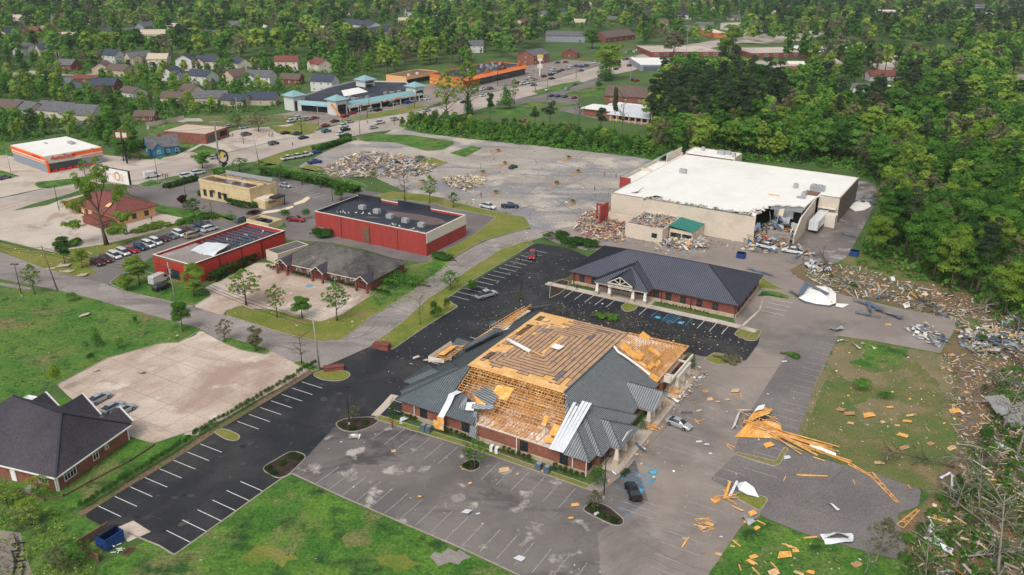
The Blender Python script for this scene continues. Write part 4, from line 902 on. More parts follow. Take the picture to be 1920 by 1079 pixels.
# wall that runs forward beside the dock, its top sloping down to the street end
wv=[(53.6,6.2,0),(54,6.2,0),(54,29,0),(53.6,29,0),(53.6,6.2,2.6),(54,6.2,2.6),(54,29,WZ),(53.6,29,WZ),(53.6,12,6.2),(54,12,6.2),(53.6,12,0),(54,12,0)]
n=len(f.v); f.v+=wv
for q in ((0,1,5,4),(1,11,9,5),(11,2,6,9),(2,3,7,6),(10,0,4,8),(3,10,8,7),(4,5,9,8),(8,9,6,7)): f.f.append(tuple(n+i for i in q)); f.m.append(0)
f.box(54.002,59.9,32.6,33,0,WZ-.002).box(59.55,59.9,33.002,61.5,0,WZ-.002)
f.box(-4,-.002,59.2,59.6,0,WZ+1).box(18,18.35,61.502,70,0,WZ+1)
f.build('tan_wall',M['tanwall'],wh)
rr=random.Random(11)
# roof outline with a ragged edge at the collapse
edge=[(39.6,.36),(40.6,1.4),(42.4,1.1),(43.0,3.0),(42.2,4.6),(43.6,5.2),(42.8,7.4),(44.4,8.2),(43.0,10.1),(44.6,11.4),(43.4,13.6),(45.2,14.6),(46.2,16.4),(47.4,15.8),(48.8,17.4),(50.5,16.8),(51.6,18.6),(53.3,18.0),(53.5,29),(54.2,32.5)]
ro=[(.36,.36)]+edge+[(59.5,33.05),(59.5,61.1),(.36,61.1)]
MB().prism(ro,WZ-.45,WZ-.06).build('membrane_roof',M['membrane'],wh)
sm=MB()
for k in range(1,19): sm.box(.5 if k!=14 else .5,58.9 if 34+0<k*3.2+.4 else 38.5 if k*3.2<18 else 52.5,k*3.2,k*3.2+.07,WZ-.058,WZ-.05)
for k in range(1,10): sm.box(k*5.9,k*5.9+.07,34 if k*5.9>38 else .5,61,WZ-.056,WZ-.047)
sm.build('membrane_seam',M['seamline'],wh)
pr=MB(); pr.box(0,40,-.06,.1,WZ,WZ+.18).build('coping',M['pole'],wh)
MB().box(21,43.5,-.08,.12,WZ+.002,WZ+.2).box(-.05,.1,.1,14,WZ+.002,WZ+.18).box(-4.1,-3.9,14,44,WZ+1.2,WZ+1.34).box(-4.1,-3.9,44.1,59.5,WZ+1.2,WZ+1.4).box(54,59.9,32.5,32.58,WZ,WZ+.15).build('teal_coping',M['greenmetal'],wh)
# stepped front parapet towards the big car park
ff=MB(); ff.box(-4,-.4,14.5,14.9,3.5,WZ+1.19,1).box(-4,-3.6,14.9,44,3.5,WZ+1.19,0).box(-3.6,-.05,14.95,30.5,WZ-.3,WZ-.06,2).box(-3.6,-.05,31,44,WZ-.3,WZ-.06,2).box(-3.6,-.05,30.5,31,WZ-.3,WZ+.9,0).box(-4,-3.6,45,59.2,3,WZ+1.19,0).box(-3.6,-.05,44,59.1,WZ-.3,WZ-.06,2)
ff.build('front_parapet',[M['tanwall'],M['redwall'],M['membrane']],wh)
tg=MB(); tg.slope([(-4.2,46,WZ+.6),(-4.2,60,WZ+.6),(-1.0,60,WZ+2.6),(-1.0,46,WZ+2.6)],(-1,0,-.6),.6); tg.build('teal_gable',M['greenmetal'],wh); MB().box(-.99,-.7,46,60,WZ-.3,WZ+2.7).box(-3.5,-.99,59.7,60,WZ-.3,WZ+.6).build('gable_wall',M['tanwall'],wh)
MB().box(.5,17.9,61.6,70,WZ+.3,WZ+.7).build('rear_roof',M['membrane'],wh)
MB().box(.5,17.9,69.8,70.1,0,WZ+1).box(.2,.48,61.6,70,0,WZ+1).build('rear_wall',M['tanwall'],wh)
# vertical ribs along the dock side wall
rbm=MB()
for k in range(14): rbm.box(59.902,60.1,34+k*2,34.25+k*2,0,WZ-.1)
rbm.build('wall_rib',M['bronze'],wh)
# dock: canopy, doors, bay
MB().box(54.3,59.4,31.4,32.55,4.4,4.7).build('dock_canopy',M['trim'],wh)
dd=MB().box(55.0,56.9,32.4,32.58,1.1,4.2).build('dock_door',M['bluesheet'],wh); MB().box(55.3,56.6,32.3,32.39,1.3,3.4).build('door_panel',M['peach'],dd)
MB().box(57.4,60.4,27.6,31.3,0,3.6).build('dock_office',M['trim'],wh)
# annex at the front left, roof covered with wreckage
an=MB(); shell(11.2,22.6,-13.9,-.01,0,4.3,.3,an); an.build('annex_wall',M['tanwall'],wh)
MB().box(11.52,22.28,-13.58,-.32,3.4,3.7).build('annex_roof',M['conc2'],wh)
w=window(wh,20.2,-13.9,'f',1.6,1.3,1.4)
ga=MB(); ga.slope([(22.7,-9.8,4.4),(30.0,-9.8,3.6),(30.0,-.4,3.6),(22.7,-.4,4.4)],(1,0,-.1),.6); ga.build('green_roof',M['greenmetal'],wh)
MB().box(22.9,29.6,-9.4,-9.1,2.4,3.4).box(29.4,29.7,-9.1,-.3,0,3.3).box(22.9,23.2,-9.4,-9.1,0,2.4).box(26.4,26.7,-9.4,-9.1,0,2.4).build('annex_wall',M['tanwall'],wh)
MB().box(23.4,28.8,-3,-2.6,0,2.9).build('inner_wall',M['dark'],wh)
MB().box(.6,11,-3.6,-3.3,0,2.9,0).box(.5,.9,-9,-3.6,0,6.2,1).box(-2.8,-2.4,-4.4,-4.0,0,5.4,1).box(-2.8,.3,-4.4,-4,4.8,5.4,1).build('broken_wall',[M['tanwall'],M['redwall']],wh)
# inside of the torn corner
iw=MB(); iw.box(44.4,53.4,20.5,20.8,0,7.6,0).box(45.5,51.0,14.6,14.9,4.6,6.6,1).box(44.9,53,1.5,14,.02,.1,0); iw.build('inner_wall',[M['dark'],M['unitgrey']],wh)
MB().box(47,53.4,3.6,3.9,0,3.0).box(46.9,53.5,3.9,6.2,3.0,3.2).build('broken_wall',M['street'],wh)
fr=MB()
for k in range(15):
 x=rr.uniform(44.5,53.2); y=rr.uniform(13,20); fr.beam((x,y,rr.uniform(0,3)),(x+rr.uniform(-1.5,1.5),y+rr.uniform(-2,2),rr.uniform(5,7.6)),.16,.16)
for k in range(6): fr.beam((44.5,13+k*1.3,7.2),(53.4,14+k*1.3,7.3),.2,.3)
fr.build('exposed_steel',M['steel'],wh)
MB().slope([(11.2,2.2,WZ+.0),(14,1,WZ+1.2),(15.6,2.8,WZ+.5),(13.6,4,WZ-.02)],(1,0,0),0).build('torn_flap',M['bluesheet'],wh)
MB().slope([(4.8,3.4,WZ+.0),(6.4,5.2,WZ+.3),(7.2,7.8,WZ+1.3),(6.6,4.0,WZ+.1)],(1,0,0),0).build('torn_flap',M['wood'],wh)
for k,(x,y,sx,sy) in enumerate(((45,36.5,1.3,1.3),(8.2,34.5,2.3,1.3),(10.8,64.5,2.6,2.2),(13.4,65.4,2,1.6),(4,67,1.2,1),(16.6,63.6,1.2,1),(49.6,28.2,1.3,1.6))):
 u=MB().box(x,x+sx,y,y+sy,WZ+(.7 if y>61 else 0),WZ+1.3+(.7 if y>61 else 0)); u.box(x+.2,x+sx-.2,y+.2,y+sy-.2,WZ+1.302+(.7 if y>61 else 0),WZ+1.4+(.7 if y>61 else 0)); u.build('roof_unit',M['unitgrey'],wh)
u=MB().box(50.0,54.2,36.6,39,WZ,WZ+1.5).box(50.4,51.6,37,38.6,WZ+1.502,WZ+1.8).box(52.2,53.4,37,38.6,WZ+1.502,WZ+1.8); u.build('roof_unit',M['steel'],wh)
MB().prism([(50+1.0*math.cos(t*.52)*1.4,26.6+1.0*math.sin(t*.52)) for t in range(12)],WZ,WZ+.25).build('roof_fan',M['steel'],wh)
MB().box(49.2,53.6,31.0,36.2,WZ-.05,WZ+.02).build('torn_patch',M['wood'],wh)
MB().box(40.6,43.9,24.5,25.4,WZ-.05,WZ+.05).build('torn_patch',M['ply2'],wh)
cr=MB()
for k in range(42):
 x=rr.uniform(11,43.5); y=rr.uniform(.3,1.8); s=rr.uniform(.2,.8); cr.beam((x,y,WZ),(x+s,y+rr.uniform(-.5,.5),WZ+rr.uniform(.1,.6)),s*.6,s*.5)
tag(cr.build('crumbled_edge',M['tanwall2'],wh),kind='stuff')
# ---- red flat-roofed building with rooftop units
def flat(name,label,cat,fl_,fr_,br_,z,yaw=None,wall='redwall',roof='darkroof',parapet=.6,cop='trim',t=.3,group=None):
 a,b,c=G(*fl_,z),G(*fr_,z),G(*br_,z)
 if yaw is None: yaw=math.atan2(b[1]-a[1],b[0]-a[0])
 W=local(a,yaw,b)[0]; D=local(b,yaw,c)[1]
 o=thing(name,label,cat,a,yaw,group); shell(0,W,0,D,0,z,t).build('wall',M[wall],o)
 MB().box(t+.002,W-t-.002,t+.002,D-t-.002,z-parapet-.2,z-parapet).build('roof',M[roof],o)
 if cop: shell(-.06,W+.06,-.06,D+.06,z+.002,z+.12,t+.12).build('coping',M[cop],o)
 return o,W,D
rd,W,D=flat('store_building','red block store with a black flat roof and a row of five rooftop units','store',(590,397),(797,440),(867,404),6.3,yaw=-.515)
MB().box(W+.002,W+.12,-.05,D+.05,3.6,6.25).build('fascia',M['trim'],rd)
MB().box(.5,9,D-.7,D-.4,5.7,7.1).box(15.5,27,D-.62,D-.32,5.7,7.3).build('parapet',M['darkroof'],rd)
MB().box(.31,.6,.6,D-1,5.7,6.5).build('parapet',M['darkroof'],rd)
for k in range(5):
 x=8+k*6.1; y=8.6-.9*k+ (k<2)*1; u=MB().box(x,x+1.9,y,y+1.5,5.75,6.9).box(x+.2,x+.8,y+.2,y+1.3,6.902,7.0).box(x+1.1,x+1.7,y+.2,y+1.3,6.902,7.0); u.box(x+.1,x+1.8,y-.02,y,5.9,6.7); u.build('roof_unit',M['unitgrey'],rd)
MB().prism([(16,12.6),(20,13.8),(27,14.6),(33,14.4),(37,13),(36,9.5),(33.4,8),(30,10),(26,9.4),(22,9.6),(19,10.4)],5.702,5.712).build('dust_patch',M['ponding'],rd)
MB().prism([(14,4.4),(17,5.2),(19,6.6),(17,6.4),(15,5.6)],5.702,5.714).build('dust_patch',M['ponding'],rd)
sc_=MB(); rr=random.Random(5)
for k in range(40):
 x,y=rr.choice([(13,7.5),(6,4.5),(33,2.5),(10,6),(26,3)]); x+=rr.gauss(0,1.3); y+=rr.gauss(0,.6); s=rr.uniform(.1,.35); sc_.box(x,x+s,y,y+s*.7,5.72,5.74+s*.6)
tag(sc_.build('roof_scraps',M['white'],rd),kind='stuff')
for k in range(4): MB().box(.9+k*.8,1.5+k*.8,-.32,-.002,.8,1.9 if k<3 else 1.5).build('meter_box',M['unitgrey'],rd)
for k in (9.5,19.7,29.3): MB().box(k,k+.12,-.1,-.002,0,5.9).build('wall_joint',M['bronze'],rd)
MB().box(17.3,19.5,-.12,-.002,.6,4.6).build('faded_door',M['wood'],rd)
# ---- long red building, half its roof gone
lr,W,D=flat('store_building','long red block building with half its roof stripped to steel joists','store',(286,478),(358,498),(532,433),5.2,wall='redwall2',roof='dark',parapet=3.8,cop='trim')
YB=D*.46
MB().prism([(.35,.35),(W-.35,.35),(W-.35,YB+3),(W*.62,YB+.6),(W*.35,YB-2.0),(.35,YB-1.6)],4.3,4.6).build('roof_deck',M['street'],lr)
js=MB(); y=YB-1.6
k=0
while y<D-.6:
 js.beam((.3,y,4.5),(W-.3,y,4.5),.18,.3)
 for i in range(14): js.beam((W*i/14,y,4.45),(W*(i+.5)/14,y,3.95),.07,.07)
 js.beam((.3,y,3.95),(W-.3,y,3.95),.1,.1); y+=1.75
for k in range(6): js.beam((1+W*k/6.2,YB,4.66),(1+W*k/6.2+1,D*.7,4.66),.07,.07)
js.build('roof_joist',M['bluesheet'],lr)
MB().box(W*.52,W*.9,D*.78,D*.9,1.42,1.5).build('green_floor',M['turf'],lr)
rr=random.Random(8); cl_=MB()
for k in range(120):
 x=rr.uniform(.8,W-.8); y=rr.uniform(YB-1,D-.8); z=rr.choice((1.45,4.3,1.45)); s=rr.uniform(.2,.9); cl_.beam((x,y,z),(x+rr.uniform(-1,1)*s,y+rr.uniform(-1,1)*s,z+rr.uniform(0,.5)),s*.5,.06)
tag(cl_.build('interior_debris',M['steel'],lr),kind='stuff')
# big sheet of decking folded over the roof
sh=MB(); N=9; grid=[]
c0=(W*.52,D*.30)
for i in range(N):
 row=[]
 for j in range(N):
  u,v=i/(N-1),j/(N-1); x=W*.30+u*W*.62-.9*v; y=D*.25+v*D*.2+1.6*u*(v>.3); z=4.7+1.9*max(0,u-.55)*1.6*max(0,math.sin(v*2.6))+.15*math.sin(u*9+v*4)+.5*v
  row.append((x,y,z))
 grid.append(row)
for i in range(N-1):
 for j in range(N-1): sh.poly([grid[i][j],grid[i+1][j],grid[i+1][j+1],grid[i][j+1]])
sh.build('torn_roof_sheet',M['metalsheet'],lr,smooth=True)
MB().box(W+.002,W+.1,0,D,4.9,5.3).build('fascia',M['bronze'],lr)
for k in (.27,.5,.72): MB().box(W+.002,W+.14,D*k,D*k+.25,0,4.88).build('wall_joint',M['bronze'],lr)
window(lr,W*.5,0,'f',4.5,2.4,.3,mull=3)
MB().box(0,W,-.08,-.002,4.6,5.25).build('fascia',M['brick'],lr)
# ---- low brick office with grey shingles, between
a,b,c=G(515,490,2.6),G(691,528,2.6),G(790,480,2.6)
yb=math.atan2(b[1]-a[1],b[0]-a[0]); bo=thing('brick_office','low brick office with a weathered grey shingle roof and three small entrance gables','office building',a,yb)
W=local(a,yb,b)[0]+.8; D=15.5
shell(.6,W-.6,.6,D-.6,0,2.55).build('wall',M['brick2'],bo)
rb=MB(); zt2=hiproof(rb,0,W,0,D,2.6,.52,0,0,0,th=.15); 
roof_=rb.build('shingle_roof',M['shingle2'],bo)
for k,x in enumerate((3.4,14.6,28.0)):
 g_=MB(); hw_=2.1; z=2.62; zz=z+hw_*.75
 g_.slope([(x-hw_,-1.6,z),(x,-1.6,zz),(x,3.2,zz),(x-hw_,.1,z)],(-1,0,.7),0,th=.1); g_.slope([(x+hw_,-1.6,z),(x,-1.6,zz),(x,3.2,zz),(x+hw_,.1,z)],(1,0,.7),0,th=.1)
 go=g_.build('entrance_gable',M['shingle'],bo)
 MB().beam((x-hw_,-1.65,z),(x,-1.65,zz),.1,.16).beam((x+hw_,-1.65,z),(x,-1.65,zz),.1,.16).build('gable_trim',M['trim'],go)
 for s in (-1,1): MB().box(x+s*1.6-.25,x+s*1.6+.25,-1.5,-1.0,0,2.55).build('brick_pier',M['brick2'],bo)
 MB().box(x-.5,x+.5,.45,.59,0,2.1).build('door',M['dark'],bo)
for x in (7.2,10.6,18.2,21.2,24.0,31.5,34.5):
 if x<W-1: window(bo,x,.6,'f',1.5,1.4,.7,frame='white')
MB().box(0,W,-.1,-.02,2.45,2.6).build('gutter',M['trim'],bo)
sd,Ws,Ds=flat('flat_roof_shed','flat-roofed beige shed at the left end of the low brick office','shed',(498,469),(520,477),(570,456),2.8,wall='beige',roof='shingle2',parapet=.05,cop=None)
# ---- brick office bottom left with dark shingle roof
a=G(104,896,2.9); yb=direction((105,925),(270,805)); 
bl_=thing('brick_office','brick office with a tall dark shingle hip roof at the lower left','office building',a,yb)
# local x runs along its right wall, y away to the left
W=math.dist(a,G(268,803,2.9)); D=26
shell(.5,W-.5,.5,D-.5,0,2.85).build('wall',M['brick'],bl_)
rb=MB(); h_=W/2; zt3=8.8
A=[(-.1,-.1,2.9),(W+.1,-.1,2.9),(W+.1,D,2.9),(-.1,D,2.9)]; p1=(7.6,4.9,8.8); p2=(9.8,D-9,8.6)
rb.slope([A[0],A[1],p1],(0,-1,.6),0,th=.2); rb.slope([A[1],A[2],p2],(1,0,.6),0,th=.2); rb.slope([A[1],p2,p1],(1,0,.6),0,th=.2); rb.slope([A[3],A[0],p1],(-1,0,.6),0,th=.2); rb.slope([A[3],p1,p2],(-1,0,.6),0,th=.2); rb.slope([A[2],A[3],p2],(0,1,.6),0,th=.2)
rb.build('shingle_roof',M['shingle'],bl_)
rc=MB(); 
for p,q in ((A[0],p1),(A[1],p1),(p1,p2)): rc.beam((p[0],p[1],p[2]+.06),(q[0],q[1],q[2]+.06),.3,.1)
rc.build('ridge_cap',M['slaterib'],bl_)
MB().box(-.1,W+.1,-.22,-.11,2.68,2.9).box(-.22,-.11,0,D,2.68,2.9).build('gutter',M['white'],bl_)
for k,y in enumerate((2.6,10.0,18.2)):   # gables facing the concrete lot
 g_=MB(); hw_=2.3+ (k==1)*.8; zz=5.3+(k==1)*1.2; xe=W+.9; 
 g_.slope([(xe,y-hw_,3.0),(xe,y,zz),(W-5.2,y,zz),(W-.5,y-hw_,3.0)],(0,-1,1),0,th=.12); g_.slope([(xe,y+hw_,3.0),(xe,y,zz),(W-5.2,y,zz),(W-.5,y+hw_,3.0)],(0,1,1),0,th=.12)
 go=g_.build('entrance_gable',M['shingle'],bl_)
 MB().beam((xe+.06,y-hw_,3.0),(xe+.06,y,zz),.12,.3,up=(1,0,0)).beam((xe+.06,y+hw_,3.0),(xe+.06,y,zz),.12,.3,up=(1,0,0)).box(xe,xe+.05,y-hw_,y+hw_,2.7,3.0).build('gable_trim',M['white'],go)
window(bl_,3.0,.5,'f',2.4,1.5,.8,frame='white',mull=3); window(bl_,W-7.6,.5,'f',1.2,1.5,.8,frame='white',mull=1); window(bl_,W-5.2,.5,'f',.7,.9,1.2,frame='white',mull=1)
window(bl_,.5,3.2,'l',1.8,1.5,.8,frame='white',mull=2); 
MB().box(.36,.48,8.5,9.5,0,2.1).build('door',M['white'],bl_)
q_=MB()
for k in range(8): q_.box(W-.6,W-.42,.30,.46,.1+k*.34,.32+k*.34)
q_.box(.4,.62,.36,.48,0,2.65).box(.32,.44,.6,.82,0,2.65); q_.build('white_quoins',M['white'],bl_)
MB().box(-1.4,-.5,4,5,0,.9).build('air_conditioner',M['unitgrey'],bl_)
pg=thing('porch_canopy','white canopy frame at the back corner of the dark shingle office','canopy',G(30,740,3.2),yb)
pm_=MB().box(0,4.5,0,.15,0,.25).box(0,4.5,2.5,2.65,0,.25).box(0,.15,.15,2.5,0,.25).box(4.35,4.5,.15,2.5,0,.25)
for x in (0.02,4.3): pm_.box(x,x+.15,.01,.14,-3.2,-.003)
pm_.build('frame',M['white'],pg); MB().box(.17,4.33,.17,2.48,.05,.12).build('canopy_top',M['metalsheet'],pg)
# VEHICLES
PAINT={}
for n_,c_ in dict(white=(.66,.67,.67),silver=(.36,.38,.40),black=(.012,.013,.016),grey=(.11,.12,.13),navy=(.02,.035,.09),blue=(.02,.07,.25),red=(.33,.015,.02),maroon=(.10,.012,.02),tan=(.38,.32,.23),teal=(.03,.16,.22),green=(.02,.07,.05)).items():
 PAINT[n_]=pm(n_+'_car_paint',c_,.22,.25,.05,spec=.6)
def loft(st, m=0, mb=None):
 """stations (x, half width bottom, half width top, z0, z1) -> closed hull with softened corners"""
 mb=mb or MB(); n=len(mb.v); k=8
 for x,wb,wt,z0,z1 in st:
  c=min(.12,(z1-z0)*.3)
  for y,z in ((-wb+c*.5,z0),(-wb,z0+c),(-wt,z1-c),(-wt+c,z1),(wt-c,z1),(wt,z1-c),(wb,z0+c),(wb-c*.5,z0)): mb.v.append((x,y,z))
 for i in range(len(st)-1):
  for j in range(k):
   j2=(j+1)%k; mb.f.append((n+i*k+j,n+(i+1)*k+j,n+(i+1)*k+j2,n+i*k+j2)); mb.m.append(m)
 mb.f.append(tuple(n+j for j in range(k))); mb.m.append(m)
 mb.f.append(tuple(n+(len(st)-1)*k+j for j in range(k))[::-1]); mb.m.append(m); return mb
SPEC=dict(
sedan=dict(L=4.75,body=[(-2.36,.72,.66,.42,.72),(-2.3,.84,.78,.3,.92),(-1.6,.9,.86,.24,.98),(0,.91,.88,.22,.96),(1.2,.9,.85,.24,.92),(2.0,.87,.78,.26,.80),(2.36,.76,.66,.36,.64)],
 cab=[(-1.75,.78,.60,.95,1.0),(-1.0,.80,.58,.93,1.38),(-.2,.80,.58,.93,1.44),(.35,.80,.57,.92,1.38),(1.15,.78,.62,.9,.95)],roof=[(-.95,.545,.5,1.37,1.415),(-.2,.56,.52,1.41,1.475),(.32,.545,.5,1.37,1.415)],wx=(-1.42,1.42),wr=.33),
suv=dict(L=4.8,body=[(-2.38,.8,.76,.5,.95),(-2.32,.9,.86,.36,1.1),(-1.5,.93,.9,.3,1.1),(0,.94,.9,.28,1.08),(1.2,.93,.88,.3,1.05),(2.1,.9,.82,.32,.95),(2.38,.8,.7,.42,.75)],
 cab=[(-2.3,.82,.66,1.08,1.14),(-1.95,.84,.66,1.08,1.68),(-.2,.85,.67,1.06,1.74),(.45,.84,.65,1.05,1.64),(1.2,.82,.68,1.02,1.08)],roof=[(-1.93,.65,.6,1.67,1.73),(-.2,.67,.62,1.71,1.78),(.42,.62,.58,1.63,1.68)],wx=(-1.42,1.45),wr=.37),
pickup=dict(L=5.7,body=[(-2.85,.88,.86,.5,1.0),(-2.8,.95,.93,.45,1.12),(-.85,.97,.93,.42,1.12),(.9,.97,.92,.42,1.12),(1.5,.96,.9,.42,1.1),(2.6,.94,.86,.45,1.02),(2.85,.86,.76,.5,.85)],
 cab=[(-.95,.86,.68,1.1,1.2),(-.82,.87,.68,1.1,1.78),(.1,.88,.69,1.1,1.85),(.7,.87,.67,1.1,1.76),(1.45,.85,.7,1.08,1.14)],roof=[(-.8,.66,.62,1.77,1.82),(.1,.69,.64,1.82,1.89),(.68,.65,.6,1.75,1.79)],wx=(-1.75,1.9),wr=.41,bed=(-2.7,-1.02)),
van=dict(L=5.6,body=[(-2.8,.9,.88,.45,2.2),(-2.72,.96,.9,.4,2.4),(0,.98,.9,.35,2.45),(1.0,.98,.86,.35,2.35),(1.75,.96,.78,.35,1.5),(2.7,.9,.78,.4,1.05),(2.8,.8,.7,.5,.85)],
 cab=[(.6,.985,.875,1.3,2.1),(1.05,.985,.87,1.3,2.05),(1.5,.965,.85,1.25,1.66),(1.72,.955,.80,1.2,1.52)],roof=[],wx=(-1.7,1.75),wr=.37),
minivan=dict(L=5.0,body=[(-2.48,.84,.8,.5,1.0),(-2.42,.94,.9,.36,1.12),(0,.97,.92,.28,1.08),(1.2,.96,.88,.3,1.02),(2.2,.9,.8,.34,.85),(2.48,.78,.68,.42,.7)],
 cab=[(-2.42,.84,.7,1.1,1.2),(-2.1,.86,.7,1.1,1.68),(-.2,.88,.72,1.06,1.76),(.8,.87,.68,1.04,1.58),(1.75,.84,.7,.98,1.03)],roof=[(-2.1,.69,.64,1.67,1.72),(-.2,.72,.66,1.73,1.8),(.75,.65,.6,1.57,1.62)],wx=(-1.5,1.6),wr=.35))
def make_vehicle(kind):
 s=SPEC[kind]; t=thing('proto_'+kind,'x','car',(0,-900,0))
 b=loft(s['body']); 
 if s['roof']: loft(s['roof'],0,b)
 if kind in('pickup',): pass
 b.build('body',PAINT['white'],t,smooth=False)
 loft(s['cab']).build('windows',M['glass'],t)
 if 'bed' in s:
  x0,x1=s['bed']; MB().box(x0,x1,-.78,.78,1.121,1.128).build('cargo_bed',M['blackmetal'],t)
 for x in s['wx']:
  for sy in (-1,1):
   r=s['wr']; y=sy*.9; m_=MB(); m_.tube([(x,y-.11*sy,r),(x,y+.11*sy,r)],r,14)
   w_=m_.build('wheel',M['tyre'],t); MB().tube([(x,y+.09*sy,r),(x,y+.125*sy,r)],r*.6,10).build('rim',M['rim'],w_)
 f=s['body'][-1]; r_=s['body'][0]
 for sy in (-1,1):
  MB().box(s['L']/2-.14,s['L']/2+.015,min(sy*.4,sy*.66),max(sy*.4,sy*.66),f[4]-.17,f[4]-.04).build('headlight',M['headlight'],t)
  MB().box(-s['L']/2-.015,-s['L']/2+.1,min(sy*.45,sy*.7),max(sy*.45,sy*.7),r_[4]-.2,r_[4]-.06).build('tail_light',M['taillight'],t)
 return t
PROTO={k:make_vehicle(k) for k in SPEC}
used=set()
NAMES=dict(sedan='parked_car',suv='parked_car',pickup='pickup_truck',van='delivery_van',minivan='minivan')
CATS=dict(sedan='car',suv='car',pickup='pickup truck',van='van',minivan='minivan')
def car(kind,col,px,py,yaw,label,group=None,far=False,name=None,z=.06,tilt=None):
 t=PROTO[kind]; kids(t); 
 for c in kids(t): kids(c)
 c=copy_tree(t,None,skip=('rim','headlight','tail_light','cargo_bed') if far else ())
 c.name=name or NAMES[kind]; x,y=G(px,py,.0); c.location=(x,y,z); c.rotation_euler=(0,0,yaw)
 if tilt: c.rotation_euler=tilt
 for ch in bpy.data.objects:
  pass
 return c,label,group,col
def put(kind,col,px,py,yaw,label,group=None,far=False,name=None,z=.06):
 t=PROTO[kind]
 c=t.copy(); C.collection.objects.link(c); c.name=name or NAMES[kind]; x,y=G(px,py,.4); c.location=(x,y,z); c.rotation_euler=(0,0,yaw)
 for k in ('group',): 
  if k in c: del c[k]
 tag(c,label,CATS[kind],group)
 skip=('rim','headlight','tail_light') if far else ()
 for ch in kids(t):
  n=ch.name.split('.')[0]
  if n in skip: continue
  d=ch.copy(); C.collection.objects.link(d); d.parent=c
  if n=='body': d.material_slots[0].link='OBJECT'; d.material_slots[0].material=PAINT[col]
  if n=='wheel' and not far:
   for gch in kids(ch): e_=gch.copy(); C.collection.objects.link(e_); e_.parent=d
 return c
U,V=YU,YV
put('pickup','silver',912,555,direction((895,560),(930,550)),'silver pickup truck parked across the black car park beside the curving street')
put('sedan','silver',1273,796,direction((1255,788),(1297,804)),'silver sedan facing away from the damaged office porch')
put('sedan','black',1187,923,direction((1193,938),(1180,907)),'black sedan standing in the blue accessible bay')
put('suv','red',998,481,direction((1000,475),(996,492)),'red car parked in the upper row of the black car park')
put('pickup','white',915,389,direction((904,386),(927,391)),'white pickup truck on the bleached car park, left of the dark pickup',far=False)
put('pickup','navy',956,388,direction((940,388),(974,388)),'dark pickup truck on the bleached car park beside the white one')
put('sedan','green',962,314,direction((955,317),(970,311)),'dark sedan alone in the middle of the bleached car park')
put('pickup','white',1437,464,direction((1422,460),(1455,468)),'white pickup truck at the foot of the collapsed warehouse corner, left of the second',name='pickup_truck')
put('pickup','white',1486,473,direction((1505,476),(1470,470)),'white pickup truck with a black bed by the loading yard, debris around its wheels')
put('sedan','silver',211,766,U+.06,'silver sedan on the concrete lot behind the dark shingle office, farther one')
put('sedan','silver',231,771,U+.06,'silver sedan on the concrete lot behind the dark shingle office, nearer one')
put('sedan','silver',186,749,U+.06,'silver car mostly hidden behind the largest shingle gable')
# the row of used cars
row=[('suv','maroon',183,494),('suv','maroon',199,488),('minivan','white',215,481),('minivan','white',231,475),('sedan','red',248,470),('suv','navy',264,465),('minivan','white',278,460),('minivan','white',292,455),('sedan','maroon',306,449),('sedan','grey',321,444),('minivan','white',336,440),('suv','maroon',349,434),('sedan','grey',364,430),('suv','navy',375,425),('sedan','grey',388,421)]
W1=['first','second','third','fourth','fifth','sixth','seventh','eighth','ninth','tenth','eleventh','twelfth','thirteenth','fourteenth','fifteenth']
for i,(k,c_,x,y) in enumerate(row):
 put(k,c_,x,y,YV-.12,f'{c_} {"minivan" if k=="minivan" else "car"}, {W1[i]} from the street end of the used car row','used cars in a row by the long red building')
put('minivan','tan',362,443,YU-.15,'tan minivan beside the stripped roof of the long red building')
put('minivan','white',393,431,YU-.1,'white minivan next to the tan one beside the long red building')
put('van','white',300,527,direction((285,533),(315,520)),'white high-roof van at the street end of the long red building')
put('suv','black',304,540,direction((290,545),(320,533)),'black car tucked beside the white high-roof van')
put('suv','grey',453,414,U,'grey car beside the beige dumpster enclosure')
put('pickup','red',555,413,V+.3,'red truck partly behind dark shrubs near the black-roofed red store')
put('sedan','silver',535,349,V,'silver sedan in the bank car park under the hedge')
